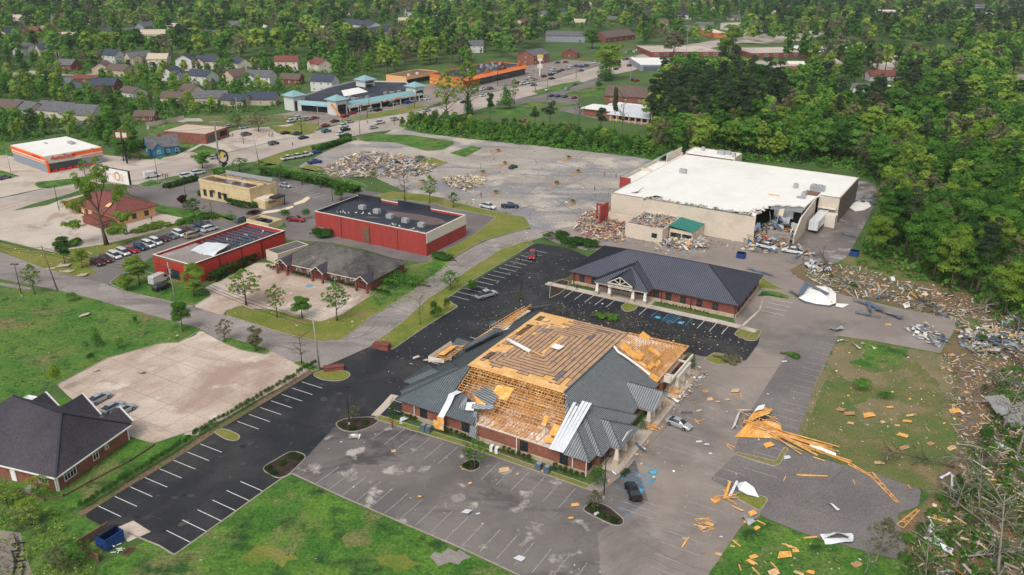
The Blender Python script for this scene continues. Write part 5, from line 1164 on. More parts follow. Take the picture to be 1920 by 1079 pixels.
# along the highway and its frontages
HW=direction((537,272),(775,226)); HW2=direction((190,338),(413,300))
far=[('van','white',285,331,HW2,'white delivery van on the highway below the billboard'),
('suv','white',350,331,HW2,'white car at the edge of the bank car park by the highway'),
('minivan','white',372,325,HW2,'white minivan behind the yellow bank building'),
('sedan','silver',403,296,HW2,'silver car passing the tall sign pole'),
('pickup','grey',410,294,HW2,'grey pickup passing the tall sign pole'),
('suv','grey',513,270,HW,'dark grey car crossing the highway, nearest the frontage lot'),
('sedan','navy',569,259,HW,'navy car on the highway below the shopping plaza'),
('suv','teal',612,247,HW,'teal and white car waiting on the highway at the plaza entrance'),
('sedan','maroon',535,250,HW,'maroon car on the frontage lot edge'),
('sedan','green',557,251,HW,'dark green car beside the maroon one at the highway'),
('suv','grey',462,253,HW,'grey car in front of the small flat brick shop'),
('sedan','silver',457,240,HW,'silver car behind the small flat brick shop'),
('suv','white',547,228,U,'white car on the side drive left of the shopping plaza'),
('sedan','silver',430,238,U,'grey blue car at the corner of the flat brick shop'),
('pickup','white',540,298,HW,'white pickup, nearest of the three white ones along the hedge'),
('pickup','white',558,295,HW,'white pickup, middle of the three along the hedge'),
('pickup','white',574,292,HW,'white pickup, farthest of the three along the hedge'),
('sedan','blue',592,286,HW,'blue car past the three white pickups'),
('pickup','blue',590,305,HW-.2,'bright blue pickup beside the rubble heap'),
('pickup','white',712,231,HW,'white pickup crossing the highway by the leaning pole'),
('suv','black',648,244,HW,'black car at the highway junction below the plaza'),
('suv','white',645,237,HW,'white car behind the black one at the highway junction'),
('sedan','grey',8,334,U,'blue grey car at the left edge beside the highway'),
('sedan','grey',168,305,-U,'dark car parked at the auto shop wall'),
('sedan','silver',182,303,-U,'silver car parked at the auto shop wall'),
('suv','grey',152,308,-U,'grey car parked nearest the auto shop door')]
for k,c_,x,y,a,l in far: put(k,c_,x,y,a,l,'cars along the highway' if 'highway' in l else None,far=True)
rc=random.Random(21)
cols=['white','silver','grey','black','navy','white','red','maroon','silver','blue','white','tan']
def crowd(pts,yaw,label,group,kinds=('sedan','suv','sedan','minivan','suv')):
 for i,(x,y) in enumerate(pts):
  k=rc.choice(kinds); c_=rc.choice(cols); put(k,c_,x,y,yaw+rc.uniform(-.08,.08),label.format(c=c_,k='minivan' if k=='minivan' else 'car',n=W1[i] if i<15 else 'last'),group,far=True)
crowd([(647,219),(668,210),(697,207),(709,207),(712,198),(721,196),(734,198),(742,195),(765,193),(776,190),(792,186),(801,186),(655,229),(628,228),(610,236)],HW+.1,'{c} {k} in front of the aqua shopping plaza, {n} along the frontage','cars in front of the aqua plaza')
crowd([(980,158),(988,152),(995,145),(1002,150),(1020,144),(1033,141),(1040,137),(1047,135),(1054,132),(1063,130),(1071,127),(1080,125),(1090,126),(1100,124),(1117,118)],HW+.05,'{c} {k} queuing on the far highway, {n} from the orange store','cars queuing on the far highway')
crowd([(993,155),(1035,148),(1090,133),(1001,160),(905,168),(919,167),(892,167),(926,150),(946,145),(972,156),(1038,131),(1046,118),(1061,117)],HW,'{c} {k} around the orange store forecourt, {n} from the left','cars around the orange store')
crowd([(1175,99),(1182,97),(1190,98),(1195,95),(1201,97),(1208,94),(1214,91),(1221,90),(1228,87)],HW+.2,'{c} {k} in the far traffic line, {n} from the near end','cars in the far traffic line',('sedan','suv'))
crowd([(1034,180),(1046,181),(1059,182),(1077,184),(1027,169),(1063,168),(1078,159)],HW+.2,'{c} {k} on the church drive beyond the pines, {n} from the left','cars on the church drive')
crowd([(986,227),(1187,150),(1193,152)],HW,'{c} {k} beside the white-roofed school office, {n} from the left','cars by the school office')
crowd([(560,222),(575,225),(590,222),(660,213),(680,205),(690,203),(730,192),(752,188),(770,184),(640,252),(700,240),(740,225),(800,208),(870,192),(905,180),(950,172)],HW,'{c} {k} on or beside the highway by the aqua plaza, {n} from its left end','cars scattered by the aqua plaza')
crowd([(1128,128),(1145,122),(1160,118),(1176,112),(1190,108),(1155,130),(1180,124),(1230,100),(1250,96)],HW,'{c} {k} on the far highway bend, {n} from the near end','cars on the far highway bend')
for k in list(PROTO.values()):
 for ch in kids(k):
  for g_ in kids(ch): bpy.data.objects.remove(g_)
  bpy.data.objects.remove(ch)
 bpy.data.objects.remove(k)
# truck trailer at the dock
tr_=thing('truck_trailer','white box trailer backed against the warehouse dock','trailer',world(o3,R(-31.5),(54.9,18.5)),R(-31.5))
MB().box(0,2.6,0,13.5,1.1,3.9).build('cargo_box',M['metalsheet'],tr_); MB().box(.2,2.4,.6,12.5,.85,1.098).build('chassis',M['blackmetal'],tr_)
for y in (10.2,11.6):
 for x in (.15,2.45): MB().tube([(x-.14,y,.5),(x+.14,y,.5)],.5,12).build('wheel',M['tyre'],tr_)
for x in (.6,2.0): MB().beam((x,2.2,0),(x,2.2,.85),.14).build('landing_leg',M['blackmetal'],tr_)
# FAR BUILDINGS, SIGNS, POLES, PEOPLE
# ---- auto parts shop
az,W,D=flat('auto_shop','auto shop with a white flat roof and orange striped walls','shop',(83,293),(189,274),(109,257),6.2,wall='greywall',roof='membrane',parapet=.12,cop=None,yaw=direction((83,293),(189,274)))
D=46
for o in kids(az)[:]: bpy.data.objects.remove(o)
KIDS.pop(az.name)
a=G(83,293,6.2); b=G(189,275,6.2); c=G(30,270,6.2); yw=math.atan2(b[1]-a[1],b[0]-a[0]); W=math.dist(a,b); D=abs(local(a,yw,c)[1]); az.location=(*a,0); az.rotation_euler.z=yw
shell(0,W,0,D,0,3.2).build('wall',M['greywall'],az); shell(-.15,W+.15,-.15,D+.15,3.202,6.0,.4).build('fascia',M['trim'],az)
MB().box(.26,W-.26,.26,D-.26,5.9,6.1).build('roof',M['membrane'],az)
st=MB()
for z0,z1 in ((4.6,5.75),(3.6,4.0)): st.box(-.2,-.152,-.2,D+.2,z0,z1).box(9.5 if z0>4 else W*.62,W+.2,-.2,-.152,z0,z1).box(W+.152,W+.2,-.15,D,z0,z1)
st.build('orange_stripe',M['orange'],az)
MB().box(.8,W*.6,-.3,-.02,.2,3.0).build('shopfront',M['glass'],az); MB().box(-.15,.5,-1.2,-.5,0,4.6).build('entrance_pier',M['orange'],az)
for k in range(6): MB().box(1.5+k*2.6,3.2+k*2.6,-.9,-.4,.1,.9).build('goods_stack',M['redsign'],az)
text_obj('lettering','AutoZone',2.3,'redsign',az,(6.2,-.42,5.0),(R(90),0,0),ext=.1,sx=.9); text_obj('lettering','AutoZone',1.5,'redsign',az,(-.26,6.5,5.1),(R(90),0,R(-90)),ext=.04)
MB().box(W*.72,W*.8,D*.4,D*.52,6.11,7.0).build('roof_unit',M['unitgrey'],az); MB().box(W*.45,W*.48,D*.7,D*.78,6.11,6.4).build('roof_hatch',M['unitgrey'],az)
# ---- beige bank / restaurant
bk,W,D=flat('restaurant','cream stucco restaurant with a parapet and clutter on its flat roof','restaurant',(373,340),(468,358),(522,343),5.6,wall='cream',roof='ponding',parapet=1.0,cop='tanwall2')
shell(-.1,W+.1,-.1,D*.55,5.7,6.3,.5).build('parapet',M['cream'],bk)
MB().box(.8,W-.8,D-.9,D-.4,5.73,6.9).build('parapet',M['unitgrey'],bk)
for x in (2.2,5.0,8.8): window(bk,x,0,'f',1.4,2.2,1.0,mull=0)
MB().box(10.4,12.2,-1.2,-.05,2.9,3.1).build('awning',M['blackmetal'],bk); MB().box(5.6,6.9,-.9,-.1,3.3,3.5).build('awning',M['blackmetal'],bk)
window(bk,11.3,0,'f',1.4,2.2,.8,mull=0)
for x in (3,7,13): window(bk,W,x,'r',1.2,1.6,1.0,mull=0) if x<D-1 else None
for k,(x,y) in enumerate(((6,6),(9,4),(11,8),(13.5,5),(8,9))): MB().box(x,x+1.5,y,y+1.3,4.605,5.7).build('roof_unit',M['steel'],bk)
MB().box(W+.002,W+5,1,D-3,0,2.6).build('drive_wall',M['cream'],bk); MB().box(W+.5,W+4,2,6,2.602,2.9).build('drive_canopy',M['trim'],bk); MB().box(W+4,W+7,4,8,2.9,3.3).build('menu_canopy',M['blackmetal'],bk)
for x,y in ((W+4.2,4.2),(W+6.6,7.6)): MB().box(x,x+.25,y,y+.25,0,2.9).build('canopy_post',M['blackmetal'],bk)
de=thing('dumpster_enclosure','low cream wall enclosing a dumpster behind the restaurant','enclosure',G(463,423),YV); shell(0,9,0,5.5,0,2.0,.3).build('wall',M['cream'],de)
db=thing('dumpster','dark blue dumpster inside the cream enclosure','dumpster',world(G(463,423),YV,(2,1.5)),YV); shell(0,4.5,0,2.6,0.1,1.7,.1).box(.1,4.4,.1,2.5,.9,1.0).build('bin',M['navyshingle'],db); MB().box(.05,2.2,.05,2.55,1.702,1.78).build('lid',M['blackmetal'],db)
# ---- brown-roofed restaurant
br_o=thing('restaurant','restaurant with a torn brown hip roof behind the big broken tree','restaurant',G(135,402),direction((135,402),(190,415)))
W=24;D=17
a=G(125,378,3.4); b=G(212,406,3.4); c=G(272,376,3.4); yw=math.atan2(b[1]-a[1],b[0]-a[0]); W=math.dist(a,b); D=abs(local(b,yw,c)[1]); br_o.location=(*a,0); br_o.rotation_euler.z=yw
shell(1,W-1,1,D-1,0,3.3).build('wall',M['peach'],br_o)
rb=MB(); hiproof(rb,0,W,0,D,3.4,.42,0,0,0,th=.25); rb.build('shingle_roof',M['redroof'],br_o)
MB().slope([(W*.7,D*.15,4.6),(W*.78,D*.15,4.6),(W*.78,D*.25,5.3),(W*.7,D*.25,5.3)],(0,-1,.4),0).build('torn_patch',M['peach'],br_o)
MB().box(-.4,3.4,-.8,.9,1.8,3.2).build('orange_awning',M['orange'],br_o)
for x in (2.5,5,9,13,16): window(br_o,min(x,W-2),1,'f',1.6,1.6,.7,mull=1)
for y in (3,7,11): window(br_o,W-1,min(y,D-2),'r',1.4,1.6,.7,mull=1)
MB().box(W*.55,W*.95,-3.2,.9,0,2.2).build('brick_service_wall',M['brick2'],br_o); 
# ---- blue house, flat brick shop
def gable(name,label,px,py,yaw,W,D,h,rise,wall,roof,cat='house',group=None,windows=2,ov=.4,extra=None,porch=False):
 """ridge along local x; px,py is the middle of the footprint on the ground"""
 cx,cy=G(px,py); o=thing(name,label,cat,(cx,cy),yaw,group); x0,x1,y0,y1=-W/2,W/2,-D/2,D/2
 m=MB(); n=0; m.v+=[(x,y,z) for x in (x0,x1) for y,z in ((y0,0),(y1,0),(y1,h),(0,h+rise),(y0,h))]
 for f in ((4,3,2,1,0),(5,6,7,8,9),(0,5,9,4),(1,2,7,6)): m.f.append(f); m.m.append(0)
 m.build('wall',M[wall],o)
 k=rise/(D/2); r=MB()
 for s in (-1,1): r.slope([(x0-ov,s*(D/2+ov),h-ov*k+.02),(x1+ov,s*(D/2+ov),h-ov*k+.02),(x1+ov,0,h+rise+.02),(x0-ov,0,h+rise+.02)],(0,s,k),0,th=-.16)
 r.build('roof',M[roof],o)
 if porch:
  q=MB(); q.v+=[(x,y,z) for y in (y0-2.2,y0-.01) for x,z in ((x0+.8,0),(x0+W*.45,0),(x0+W*.45,h-.3),(x0+.8+(W*.45-.8)/2,h+rise*.55),(x0+.8,h-.3))]
  for f in ((0,1,2,3,4),(0,4,9,5),(1,6,7,2)): q.f.append(f); q.m.append(0)
  q.build('front_bay',M[wall],o); a_=x0+.8; b_=x0+W*.45; c_=(a_+b_)/2; zt_=h+rise*.55; kk=(zt_-h+.3)/((b_-a_)/2)
  rr_=MB(); rr_.slope([(a_-.3,y0-2.5,h-.3-.3*kk+.02),(c_,y0-2.5,zt_+.02),(c_,y0+D*.25,zt_+.02),(a_-.3,y0-.3,h-.3-.3*kk+.02)],(-1,0,kk),0,th=-.14).slope([(b_+.3,y0-2.5,h-.3-.3*kk+.02),(c_,y0-2.5,zt_+.02),(c_,y0+D*.25,zt_+.02),(b_+.3,y0-.3,h-.3-.3*kk+.02)],(1,0,kk),0,th=-.14)
  rr_.build('bay_roof',M[roof],o); window(o,c_,y0-2.2,'f',1.1,1.3,h-2.0,frame='white',mull=1); xs=[x0+W*(.6+.28*i) for i in range(2)]
 else: xs=[x0+W*(i+.5)/windows for i in range(windows)]
 for lv in ((.9,h-1.9) if h>4.4 else (.9,)):
  for x in xs: window(o,x,y0,'f',1.0,1.3,lv,frame='white',mull=1)
  window(o,x0,0,'l',1.0,1.3,lv,frame='white',mull=1); window(o,x1,0,'r',1.0,1.3,lv,frame='white',mull=1)
 MB().box(x1-W*.12-.5,x1-W*.12+.5,y0-.06,y0-.002,0,2.1).build('door',M['bronze'],o)
 if extra: extra(o)
 return o
def dorm(o): MB().box(-1,0,-.6,.4,5.5,7.6).build('chimney',M['brick2'],o)
gable('cottage','blue clapboard cottage with white trim beside the highway',305,286,direction((285,297),(345,290)),11.5,10,3.2,3.4,'bluewall','greyshingle',extra=dorm,porch=True)
bs,W,D=flat('brick_shop','flat-roofed brick shop with a broken corner behind the blue cottage','shop',(384,248),(427,242),(400,230),4.2,wall='brick',roof='tanwall2',parapet=.2,cop='trim')
a=G(385,252,4.2); b=G(428,238,4.2); c=G(318,241,4.2); yw=math.atan2(b[1]-a[1],b[0]-a[0]); W=math.dist(a,b); D=max(14,abs(local(a,yw,c)[1]))
for o in kids(bs)[:]: bpy.data.objects.remove(o)
bs.location=(*a,0); bs.rotation_euler.z=yw; shell(0,W,0,D,0,4.2).build('wall',M['brick'],bs); MB().box(.26,W-.26,.26,D-.26,3.8,4.0).build('roof',M['tanwall2'],bs); MB().box(1.5,W*.5,-.1,-.002,.2,3.0).build('shopfront',M['glass'],bs); MB().box(W*.6,W*.9,-.12,-.004,1.2,3.3).build('broken_opening_shade',M['dark'],bs); MB().beam((W*.9,D*.1,4.3),(-1,D*.9,4.5),.3).build('fallen_rafter',M['trim'],bs)
# ---- aqua shopping plaza: two frontages that meet at a corner, towers with pyramid caps
PB=G(640,214); pz=thing('shopping_plaza','shopping plaza with aqua awnings and pyramid-topped white towers','shopping plaza',PB,direction((640,214),(785,187))); pyw=pz.rotation_euler.z
def pl_(px,py,z=0): return local(PB,pyw,G(px,py,z))
W=pl_(785,187)[0]; A_=pl_(550,207); e_=pl_(760,153,5.2); f_=pl_(668,151,5.2); h_=pl_(618,163,5.2)
out=[A_,(0,0),(W,0),e_,f_,h_]
pm2=MB()
for k in range(6):
 a,b=Vector(out[k]),Vector(out[(k+1)%6]); d=(b-a).normalized()*.2; pm2.beam((a.x+d.x,a.y+d.y,2.6),(b.x-d.x,b.y-d.y,2.6),.35,5.2)
pm2.build('wall',M['whitewall'],pz); cen=(sum(p[0] for p in out)/6,sum(p[1] for p in out)/6)
MB().prism([(p[0]+(cen[0]-p[0])*.012,p[1]+(cen[1]-p[1])*.012) for p in out],4.4,4.6).build('roof',M['darkroof'],pz)
MB().prism([pl_(645,181,4.7),pl_(690,172,4.7),pl_(672,164,4.7),pl_(640,170,4.7)],4.61,4.66).build('white_roof_patch',M['membrane'],pz)
MB().slope([(2,-3,3.6),(W,-3,3.6),(W,-.25,5.6),(2,-.25,5.6)],(0,-1,.7),.8,0,0).build('aqua_awning',M['aqua'],pz); MB().box(2,W,-3.1,-3.0,2.7,3.6).build('sign_band',M['trim'],pz); MB().box(1,W-1,-.3,-.2,.1,2.9).build('shopfront',M['dark'],pz)
for k in range(3,int(W),7): MB().box(k,k+.4,-2.9,-2.5,0,2.69).build('column',M['white'],pz)
for k,(l_,m_,x) in enumerate(((2.4,'redsign',9),(1.6,'bluetarp',24),(2.2,'redsign',W*.5),(5.2,'orange',W*.62),(2.6,'trim',W*.78))):
 sg=MB()
 for i in range(int(l_/.45)): sg.box(x+i*.45,x+i*.45+.32,-3.2,-3.103,2.85,3.5 if i%2 else 3.35)
 sg.build('shop_sign',M[m_],pz)
# left frontage
wa=math.atan2(-A_[1],-A_[0]); LW=math.hypot(*A_); wd=(math.cos(wa),math.sin(wa)); wn=(wd[1],-wd[0])
def wq(u,v,z): return (A_[0]+wd[0]*u+wn[0]*v,A_[1]+wd[1]*u+wn[1]*v,z)
MB().slope([wq(5,2,3.4),wq(LW-5,2,3.4),wq(LW-5,.2,5.2),wq(5,.2,5.2)],wn+(-.5,),.8).build('aqua_awning',M['aqua'],pz)
MB().poly([wq(5,.25,.1),wq(LW-4,.25,.1),wq(LW-4,.25,2.9),wq(5,.25,2.9)]).build('shopfront',M['dark'],pz)
def tower(x,y,s,h,z0=0):
 t=MB(); t.box(x-s,x-s+.8,y-s,y+s,z0,h).box(x+s-.8,x+s,y-s,y+s,z0,h).box(x-s+.8,x+s-.8,y+s-.4,y+s,z0,h).box(x-s+.8,x+s-.8,y-s,y-s+.4,h-2.2,h); t.build('tower',M['whitewall'],pz)
 if not z0: MB().box(x-s+1,x+s-1,y-s-.05,y-s+.3,.1,h-2.6).build('tower_opening_shade',M['dark'],pz)
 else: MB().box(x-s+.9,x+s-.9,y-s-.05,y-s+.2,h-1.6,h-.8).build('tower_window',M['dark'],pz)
 rb=MB(); hiproof(rb,x-s-1,x+s+1,y-s-1,y+s+1.01,h,.5,0,0,0); rb.build('pyramid_roof',M['aqua'],pz)
tower(A_[0]+2,A_[1]+1,3.6,7.2); tower(-1,1.5,3.4,7.2); tower(W-1.5,1,3.4,7.4); t_=pl_(685,160,5); tower(t_[0],t_[1],3.6,8.2,4.4)
MB().beam((-5,-5,.3),(-7,-1,6),1.6,.4).build('leaning_panel',M['ply2'],pz)
rr=random.Random(4)
for k in range(12): u=rr.uniform(.1,.85); x=W*u; y=rr.choice((3,5,10)); MB().box(x,x+1.8,y,y+1.4,4.61,5.7).build('roof_unit',M['steel'],pz)
# ---- bank drive-through canopy and orange grocery
cn,W,D=flat('drive_through_canopy','low building with a peach fascia and brown gravel roof behind the plaza','building',(762,145),(823,134),(803,127),4.4,wall='peach',roof='wood',parapet=.3,cop='peach')
MB().box(.5,W-.5,-.1,-.002,.1,2.8).build('opening',M['dark'],cn)
for x in (6,14): MB().box(x,x+1.5,3,4.5,4.1,5.3).build('roof_unit',M['trim'],cn)
a=G(868,146,6.0); b=G(985,121,6.0); yw=math.atan2(b[1]-a[1],b[0]-a[0]); W=math.dist(a,b); og=thing('grocery_store','long orange store with pointed parapet gables','store',a,yw)
shell(0,W,0,24,0,6.2,.4).build('wall',M['orangewall'],og); MB().box(.41,W-.41,.41,23.6,5.4,5.7).build('roof',M['darkroof'],og)
MB().slope([(-.5,-2.6,4.2),(W,-2.6,4.2),(W,-.05,5.8),(-.5,-.05,5.8)],(0,-1,.6),0).build('awning',M['orangewall'],og); MB().box(W*.25,W-1,-.3,-.06,.1,3.6).build('shopfront',M['glass'],og)
MB().box(-.1,-.01,0,24,1.0,2.0).box(-.1,-.01,0,24,3.2,3.7).build('yellow_band',M['yellow_paint'],og)
for x,s in ((W*.36,3.2),(W*.6,5.2),(W*.9,3.6)):
 g_=MB(); g_.v+=[(x+dx,y,z) for y in (-.3,-.05) for dx,z in ((-s,5.9),(s,5.9),(0,5.9+s*.95))]
 for f in ((0,1,2),(5,4,3),(0,2,5,3),(1,4,5,2),(0,3,4,1)): g_.f.append(f); g_.m.append(0)
 g_.build('pointed_gable',M['redroof'] if s>5 else M['orangewall'],og)
MB().poly([(W*.6+1.9*math.cos(t*.39),-.34,7.4+.8*math.sin(t*.39)) for t in range(16)]).build('sign_disc',M['yellow_paint'],og)
MB().poly([(W*.6+1.2*math.cos(t*.39),-.38,7.4+.4*math.sin(t*.39)) for t in range(16)]).build('sign_disc',M['redroof'],og)
for k in range(16): x=rr.uniform(W*.3,W-4); y=rr.uniform(4,20); MB().box(x,x+1.8,y,y+1.4,5.71,6.9).build('roof_unit',M['steel'],og)
# ---- brick buildings beyond, school, pale roofs
gable('brick_office','two-storey brick office with white trim beyond the orange store',1000,118,direction((975,122),(1030,112)),20,14,6,3.2,'brick','greyshingle','office building',windows=4)
gable('brick_cottage','small brick building with a brown roof by the far highway',1070,107,HW+.5,16,11,3.4,3,'brick2','brownshingle','building',windows=3)
gable('brick_church','long brick church with a brown roof and white portico',1150,76,direction((1120,80),(1185,72)),44,16,4,4.5,'brick2','brownshingle','church',windows=5)
sc,W,D=flat('school_building','low brick school wing with a pale flat roof beside the big bright tree','school',(1222,98),(1352,97),(1350,85),4,wall='brick2',roof='conc2',parapet=.2,cop='trim')
for k in range(7): window(sc,4+k*(W-8)/6,0,'f',3.2,1.8,1.2,frame='white',mull=3)
sc,W,D=flat('school_building','brick school wing on the right of the big bright tree','school',(1410,100),(1520,98),(1500,88),4,wall='brick2',roof='conc2',parapet=.2,cop='trim')
for k in range(6): window(sc,4+k*(W-8)/5,0,'f',3.2,1.8,1.2,frame='white',mull=3)
a=G(1515,97,5); dm=thing('gymnasium','wide building with a low pale metal roof beyond the woods','gymnasium',a,direction((1515,97),(1650,97)))
W=G(1650,95,5)[0]-a[0]; shell(0,W,0,40,0,4.6).build('wall',M['brick2'],dm); rb=MB(); hiproof(rb,-1,W+1,-1,41,4.8,.12,0,0,0); rb.build('metal_roof',M['metalsheet'],dm); MB().box(0,W,-.12,-.004,3.9,4.5).build('fascia',M['bluetarp'],dm)
cr2,W,D=flat('repair_garage','pale flat-roofed garage beside the far highway','garage',(1201,122),(1262,122),(1262,108),4,wall='greywall',roof='membrane',parapet=.1,cop=None)
MB().box(2,W-2,-.1,-.003,.2,3).build('opening',M['bluesheet'],cr2)
bm,W,D=flat('shop_row','white shop row with a blue trimmed roof at the far crossroads','shops',(1407,52),(1490,50),(1500,40),6,wall='trim',roof='conc2',parapet=.4,cop='bluetarp')
for k in range(4): MB().box(3+k*W/4.4,3+k*W/4.4+W*.14,-.12,-.004,.4,3.4).build('shopfront',M['greenmetal'],bm)
flat('fast_food_restaurant','small orange and red fast food building near the school','restaurant',(1338,62),(1362,62),(1360,54),4.5,wall='orangewall',roof='trim',parapet=.1,cop=None)
# ---- church hall with white roofs
a=G(1061,205,3.4); b=G(1100,216,3.4); ch_=thing('school_office','brick and white-roofed office beyond the scrub strip, long pale roof','office building',G(1143,213,3.2),direction((1143,213),(1240,224)))
W=math.dist(G(1143,213,3.2),G(1240,222,3.2)); 
MB().box(0,W,0,18,0,2.9).build('wall',M['beige'],ch_); MB().slope([(-1,-2,3.1),(W+1,-2,3.1),(W-2,18,5.0),(2,18,5.0)],(0,-1,.1),1.2).build('metal_roof',M['metalsheet'],ch_)
MB().box(-16,-.1,4,16,0,3.4).build('wall',M['brick'],ch_); MB().box(-17,0,3,17,3.402,3.7).build('flat_roof',M['membrane'],ch_); MB().box(-10,8,19,28,3.4,3.8).build('flat_roof',M['membrane'],ch_); MB().box(-9,7,19.4,27.6,0,3.398).build('wall',M['brick'],ch_)
for k in range(8): MB().box(1+k*W/8,1.5+k*W/8,-1.6,-1.2,0,3.0).build('post',M['peach'],ch_); window(ch_,3+k*W/8.4,0,'f',2,1.6,.9,mull=1)
o_=gable('brick_hall','brown-roofed brick hall behind the pines',1190,190,direction((1160,186),(1230,190)),30,18,3.6,4.2,'brick','brownshingle','hall',windows=4)
# ---- apartments far left top
for (x,y,L_,lab) in ((675,62,52,'white apartment block with a dark roof, rear one of two'),(715,75,40,'white apartment block with a dark roof, nearer one of two')):
 gable('apartment_block',lab,x,y,direction((640,66),(740,80))if x<700 else direction((700,80),(750,72)),L_,14,8,3.5,'whitewall','navyshingle','apartments','white apartment blocks',windows=7)
# ---- houses of the neighbourhood: x, y, yaw deg, W, D, h, rise, wall, roof, label
HS=[(52,103,-20,14,9,5.5,3,'whitewall','greyshingle','white two-storey house farthest left in the back row'),
(90,104,-15,13,9,5.4,3,'beige','navyshingle','beige house with a dark roof in the back row beside the white one'),
(215,118,-25,13,9,5.6,3.4,'whitewall','navyshingle','white house with steep dark gables in the middle of the neighbourhood'),
(262,120,-10,16,9,5.2,3,'tanwall2','greyshingle','tan house right of the steep white gabled one'),
(300,124,10,13,9,5.2,3,'beige','tanwall2','beige house with a tan roof, half hidden by bushes'),
(348,126,-15,14,10,5.6,3,'whitewall','navyshingle','white house with a bright end wall, upper row'),
(392,129,5,14,9,5.4,3,'beige','navyshingle','cream house with a garage and dark blue roof, upper row'),
(452,132,10,14,9,5.2,3,'beige','navyshingle','cream house with three small dormers under the trees'),
(540,130,10,15,9,5.6,3,'beige','redroof','cream house with a maroon roof, left of two maroon roofed ones'),
(602,134,8,14,9,5.4,3,'beige','redroof','cream house with a maroon roof, right of two maroon roofed ones'),
(382,158,-20,15,10,5.4,3,'whitewall','navyshingle','white house with a pale blue end wall, lower row'),
(444,158,0,12,10,5.2,3.4,'tanwall2','brownshingle','brown house with a tattered roof, lower row'),
(490,160,-8,16,10,5.6,3,'whitewall','greyshingle','large white house with a grey roof, lower row'),
(548,157,0,12,9,3.2,2.6,'brick2','brownshingle','small damaged brick house in the lower row'),
(610,170,-5,13,10,5.8,3.2,'whitewall','navyshingle','white house with a dark roof just left of the shopping plaza'),
(325,150,10,12,9,4.4,3,'whitewall','navyshingle','small white house with a navy roof among bushes'),
(130,132,-10,13,9,4,3,'brick2','greyshingle','dark red barn-like house among the trees'),
(195,137,-15,16,10,4.2,2.8,'tanwall2','brownshingle','brown house, left of a joined pair'),
(228,142,-15,15,10,4.0,2.8,'tanwall2','brownshingle','brown house, right of a joined pair'),
(135,166,-40,11,8,3.2,2.6,'greywall','greyshingle','grey house end-on to the street, half buried in trees'),
(200,170,-5,14,10,3.6,3.2,'brick2','navyshingle','dark roofed brick house with a bare tree in front'),
(165,155,-10,14,8,2.8,1.6,'brick','redroof','low house with a terracotta coloured roof'),
(250,182,-30,11,9,3,2.4,'whitewall','brownshingle','small pale house with a brown roof in the trees'),
(360,180,-35,11,9,3.2,3,'beige','brownshingle','cream house with a peeled gable'),
(400,192,-5,16,10,3.2,2.8,'tanwall2','greyshingle','grey roofed ranch house, left of the row facing the lane'),
(445,197,-10,14,9,3,2.4,'tanwall2','navyshingle','navy roofed ranch house with a white garage, middle of the row'),
(494,195,-5,15,10,3.1,2.8,'tanwall2','navyshingle','navy roofed ranch house at the right end of the row'),
(20,212,-20,20,11,3.4,3,'tanwall2','brownshingle','tan house cut off by the left edge'),
(55,215,-25,18,11,3.4,3,'beige','greyshingle','tan house with a wide gable behind the auto shop'),
(115,218,-12,20,12,3.6,3.2,'beige','greyshingle','grey roofed long house behind the auto shop, left half'),
(160,225,-10,17,12,3.6,3.6,'beige','greyshingle','house with a tall cream gable behind the auto shop'),
(275,226,0,9,7,2.6,2,'brick','brownshingle','small brick outbuilding among trees left of the lane'),
(330,192,0,12,9,3,2.4,'beige','brownshingle','brown roofed cottage behind the dark green tree'),
(820,20,0,16,9,3,2.4,'beige','peach','peach roofed bungalow high in the trees, left'),
(870,24,5,15,9,3,2.4,'tanwall2','peach','peach roofed bungalow high in the trees, middle'),
(935,32,-5,18,9,3,2.6,'tanwall2','brownshingle','tan bungalow high in the trees, right'),
(770,30,20,12,9,6,3,'whitewall','greyshingle','white house beyond the apartment blocks'),
(1120,25,0,18,9,3.4,2.8,'whitewall','brownshingle','white bungalow on the far wooded slope'),
(1283,36,0,14,9,5,3,'whitewall','navyshingle','white house with a dark roof left of the far crossroads'),
(1392,27,10,15,9,5,3,'beige','brownshingle','cream house above the far shop row'),
(1375,38,0,14,9,3,2.6,'beige','greyshingle','cream bungalow above the far crossroads'),
(1320,52,-10,18,10,3,2.4,'greywall','greyshingle','grey blue house near the far crossroads'),
(1290,58,0,15,9,3,2.4,'greywall','greyshingle','low grey house beside the far crossroads'),
(1060,78,-5,34,12,5.5,3,'greywall','greyshingle','row of grey townhouses behind the brick cottage'),
(890,98,-10,14,10,5.6,3.2,'whitewall','greyshingle','white house among trees above the orange store'),
(1625,172,-3,18,8,2.8,1.8,'whitewall','greyshingle','long grey roofed bungalow in the clearing on the right'),
(1670,172,0,7,6,2.6,1.4,'whitewall','trim','small white shed beside the long bungalow'),
(1630,200,-3,18,10,3,2.8,'brick','navyshingle','brick and yellow house with a torn roof in the woods'),
(1490,128,-5,11,7,3,1.6,'whitewall','trim','white outbuilding below the school wing'),
(1665,32,0,40,14,7,1,'whitewall','trim','long white building at the far top right'),
(1820,20,0,44,12,6,2,'greywall','greyshingle','grey building on the horizon, top right')]
HOUSE_XY=[]
for i,(x,y,yd,w_,d__,h,ri,wa,ro_,lab) in enumerate(HS):
 gable('house',lab,x,y,R(yd+(rnd.choice((58,70,-62)) if (h>4 and i%2 and w_<18) else rnd.uniform(-9,9))),w_,d__,h,ri,wa,ro_,porch=(i%3==0 and h>4 and w_<20),windows=3 if w_<24 else 7,group='houses of the neighbourhood' if x<640 and y<200 else None); HOUSE_XY.append((*G(x,y),w_*.62))
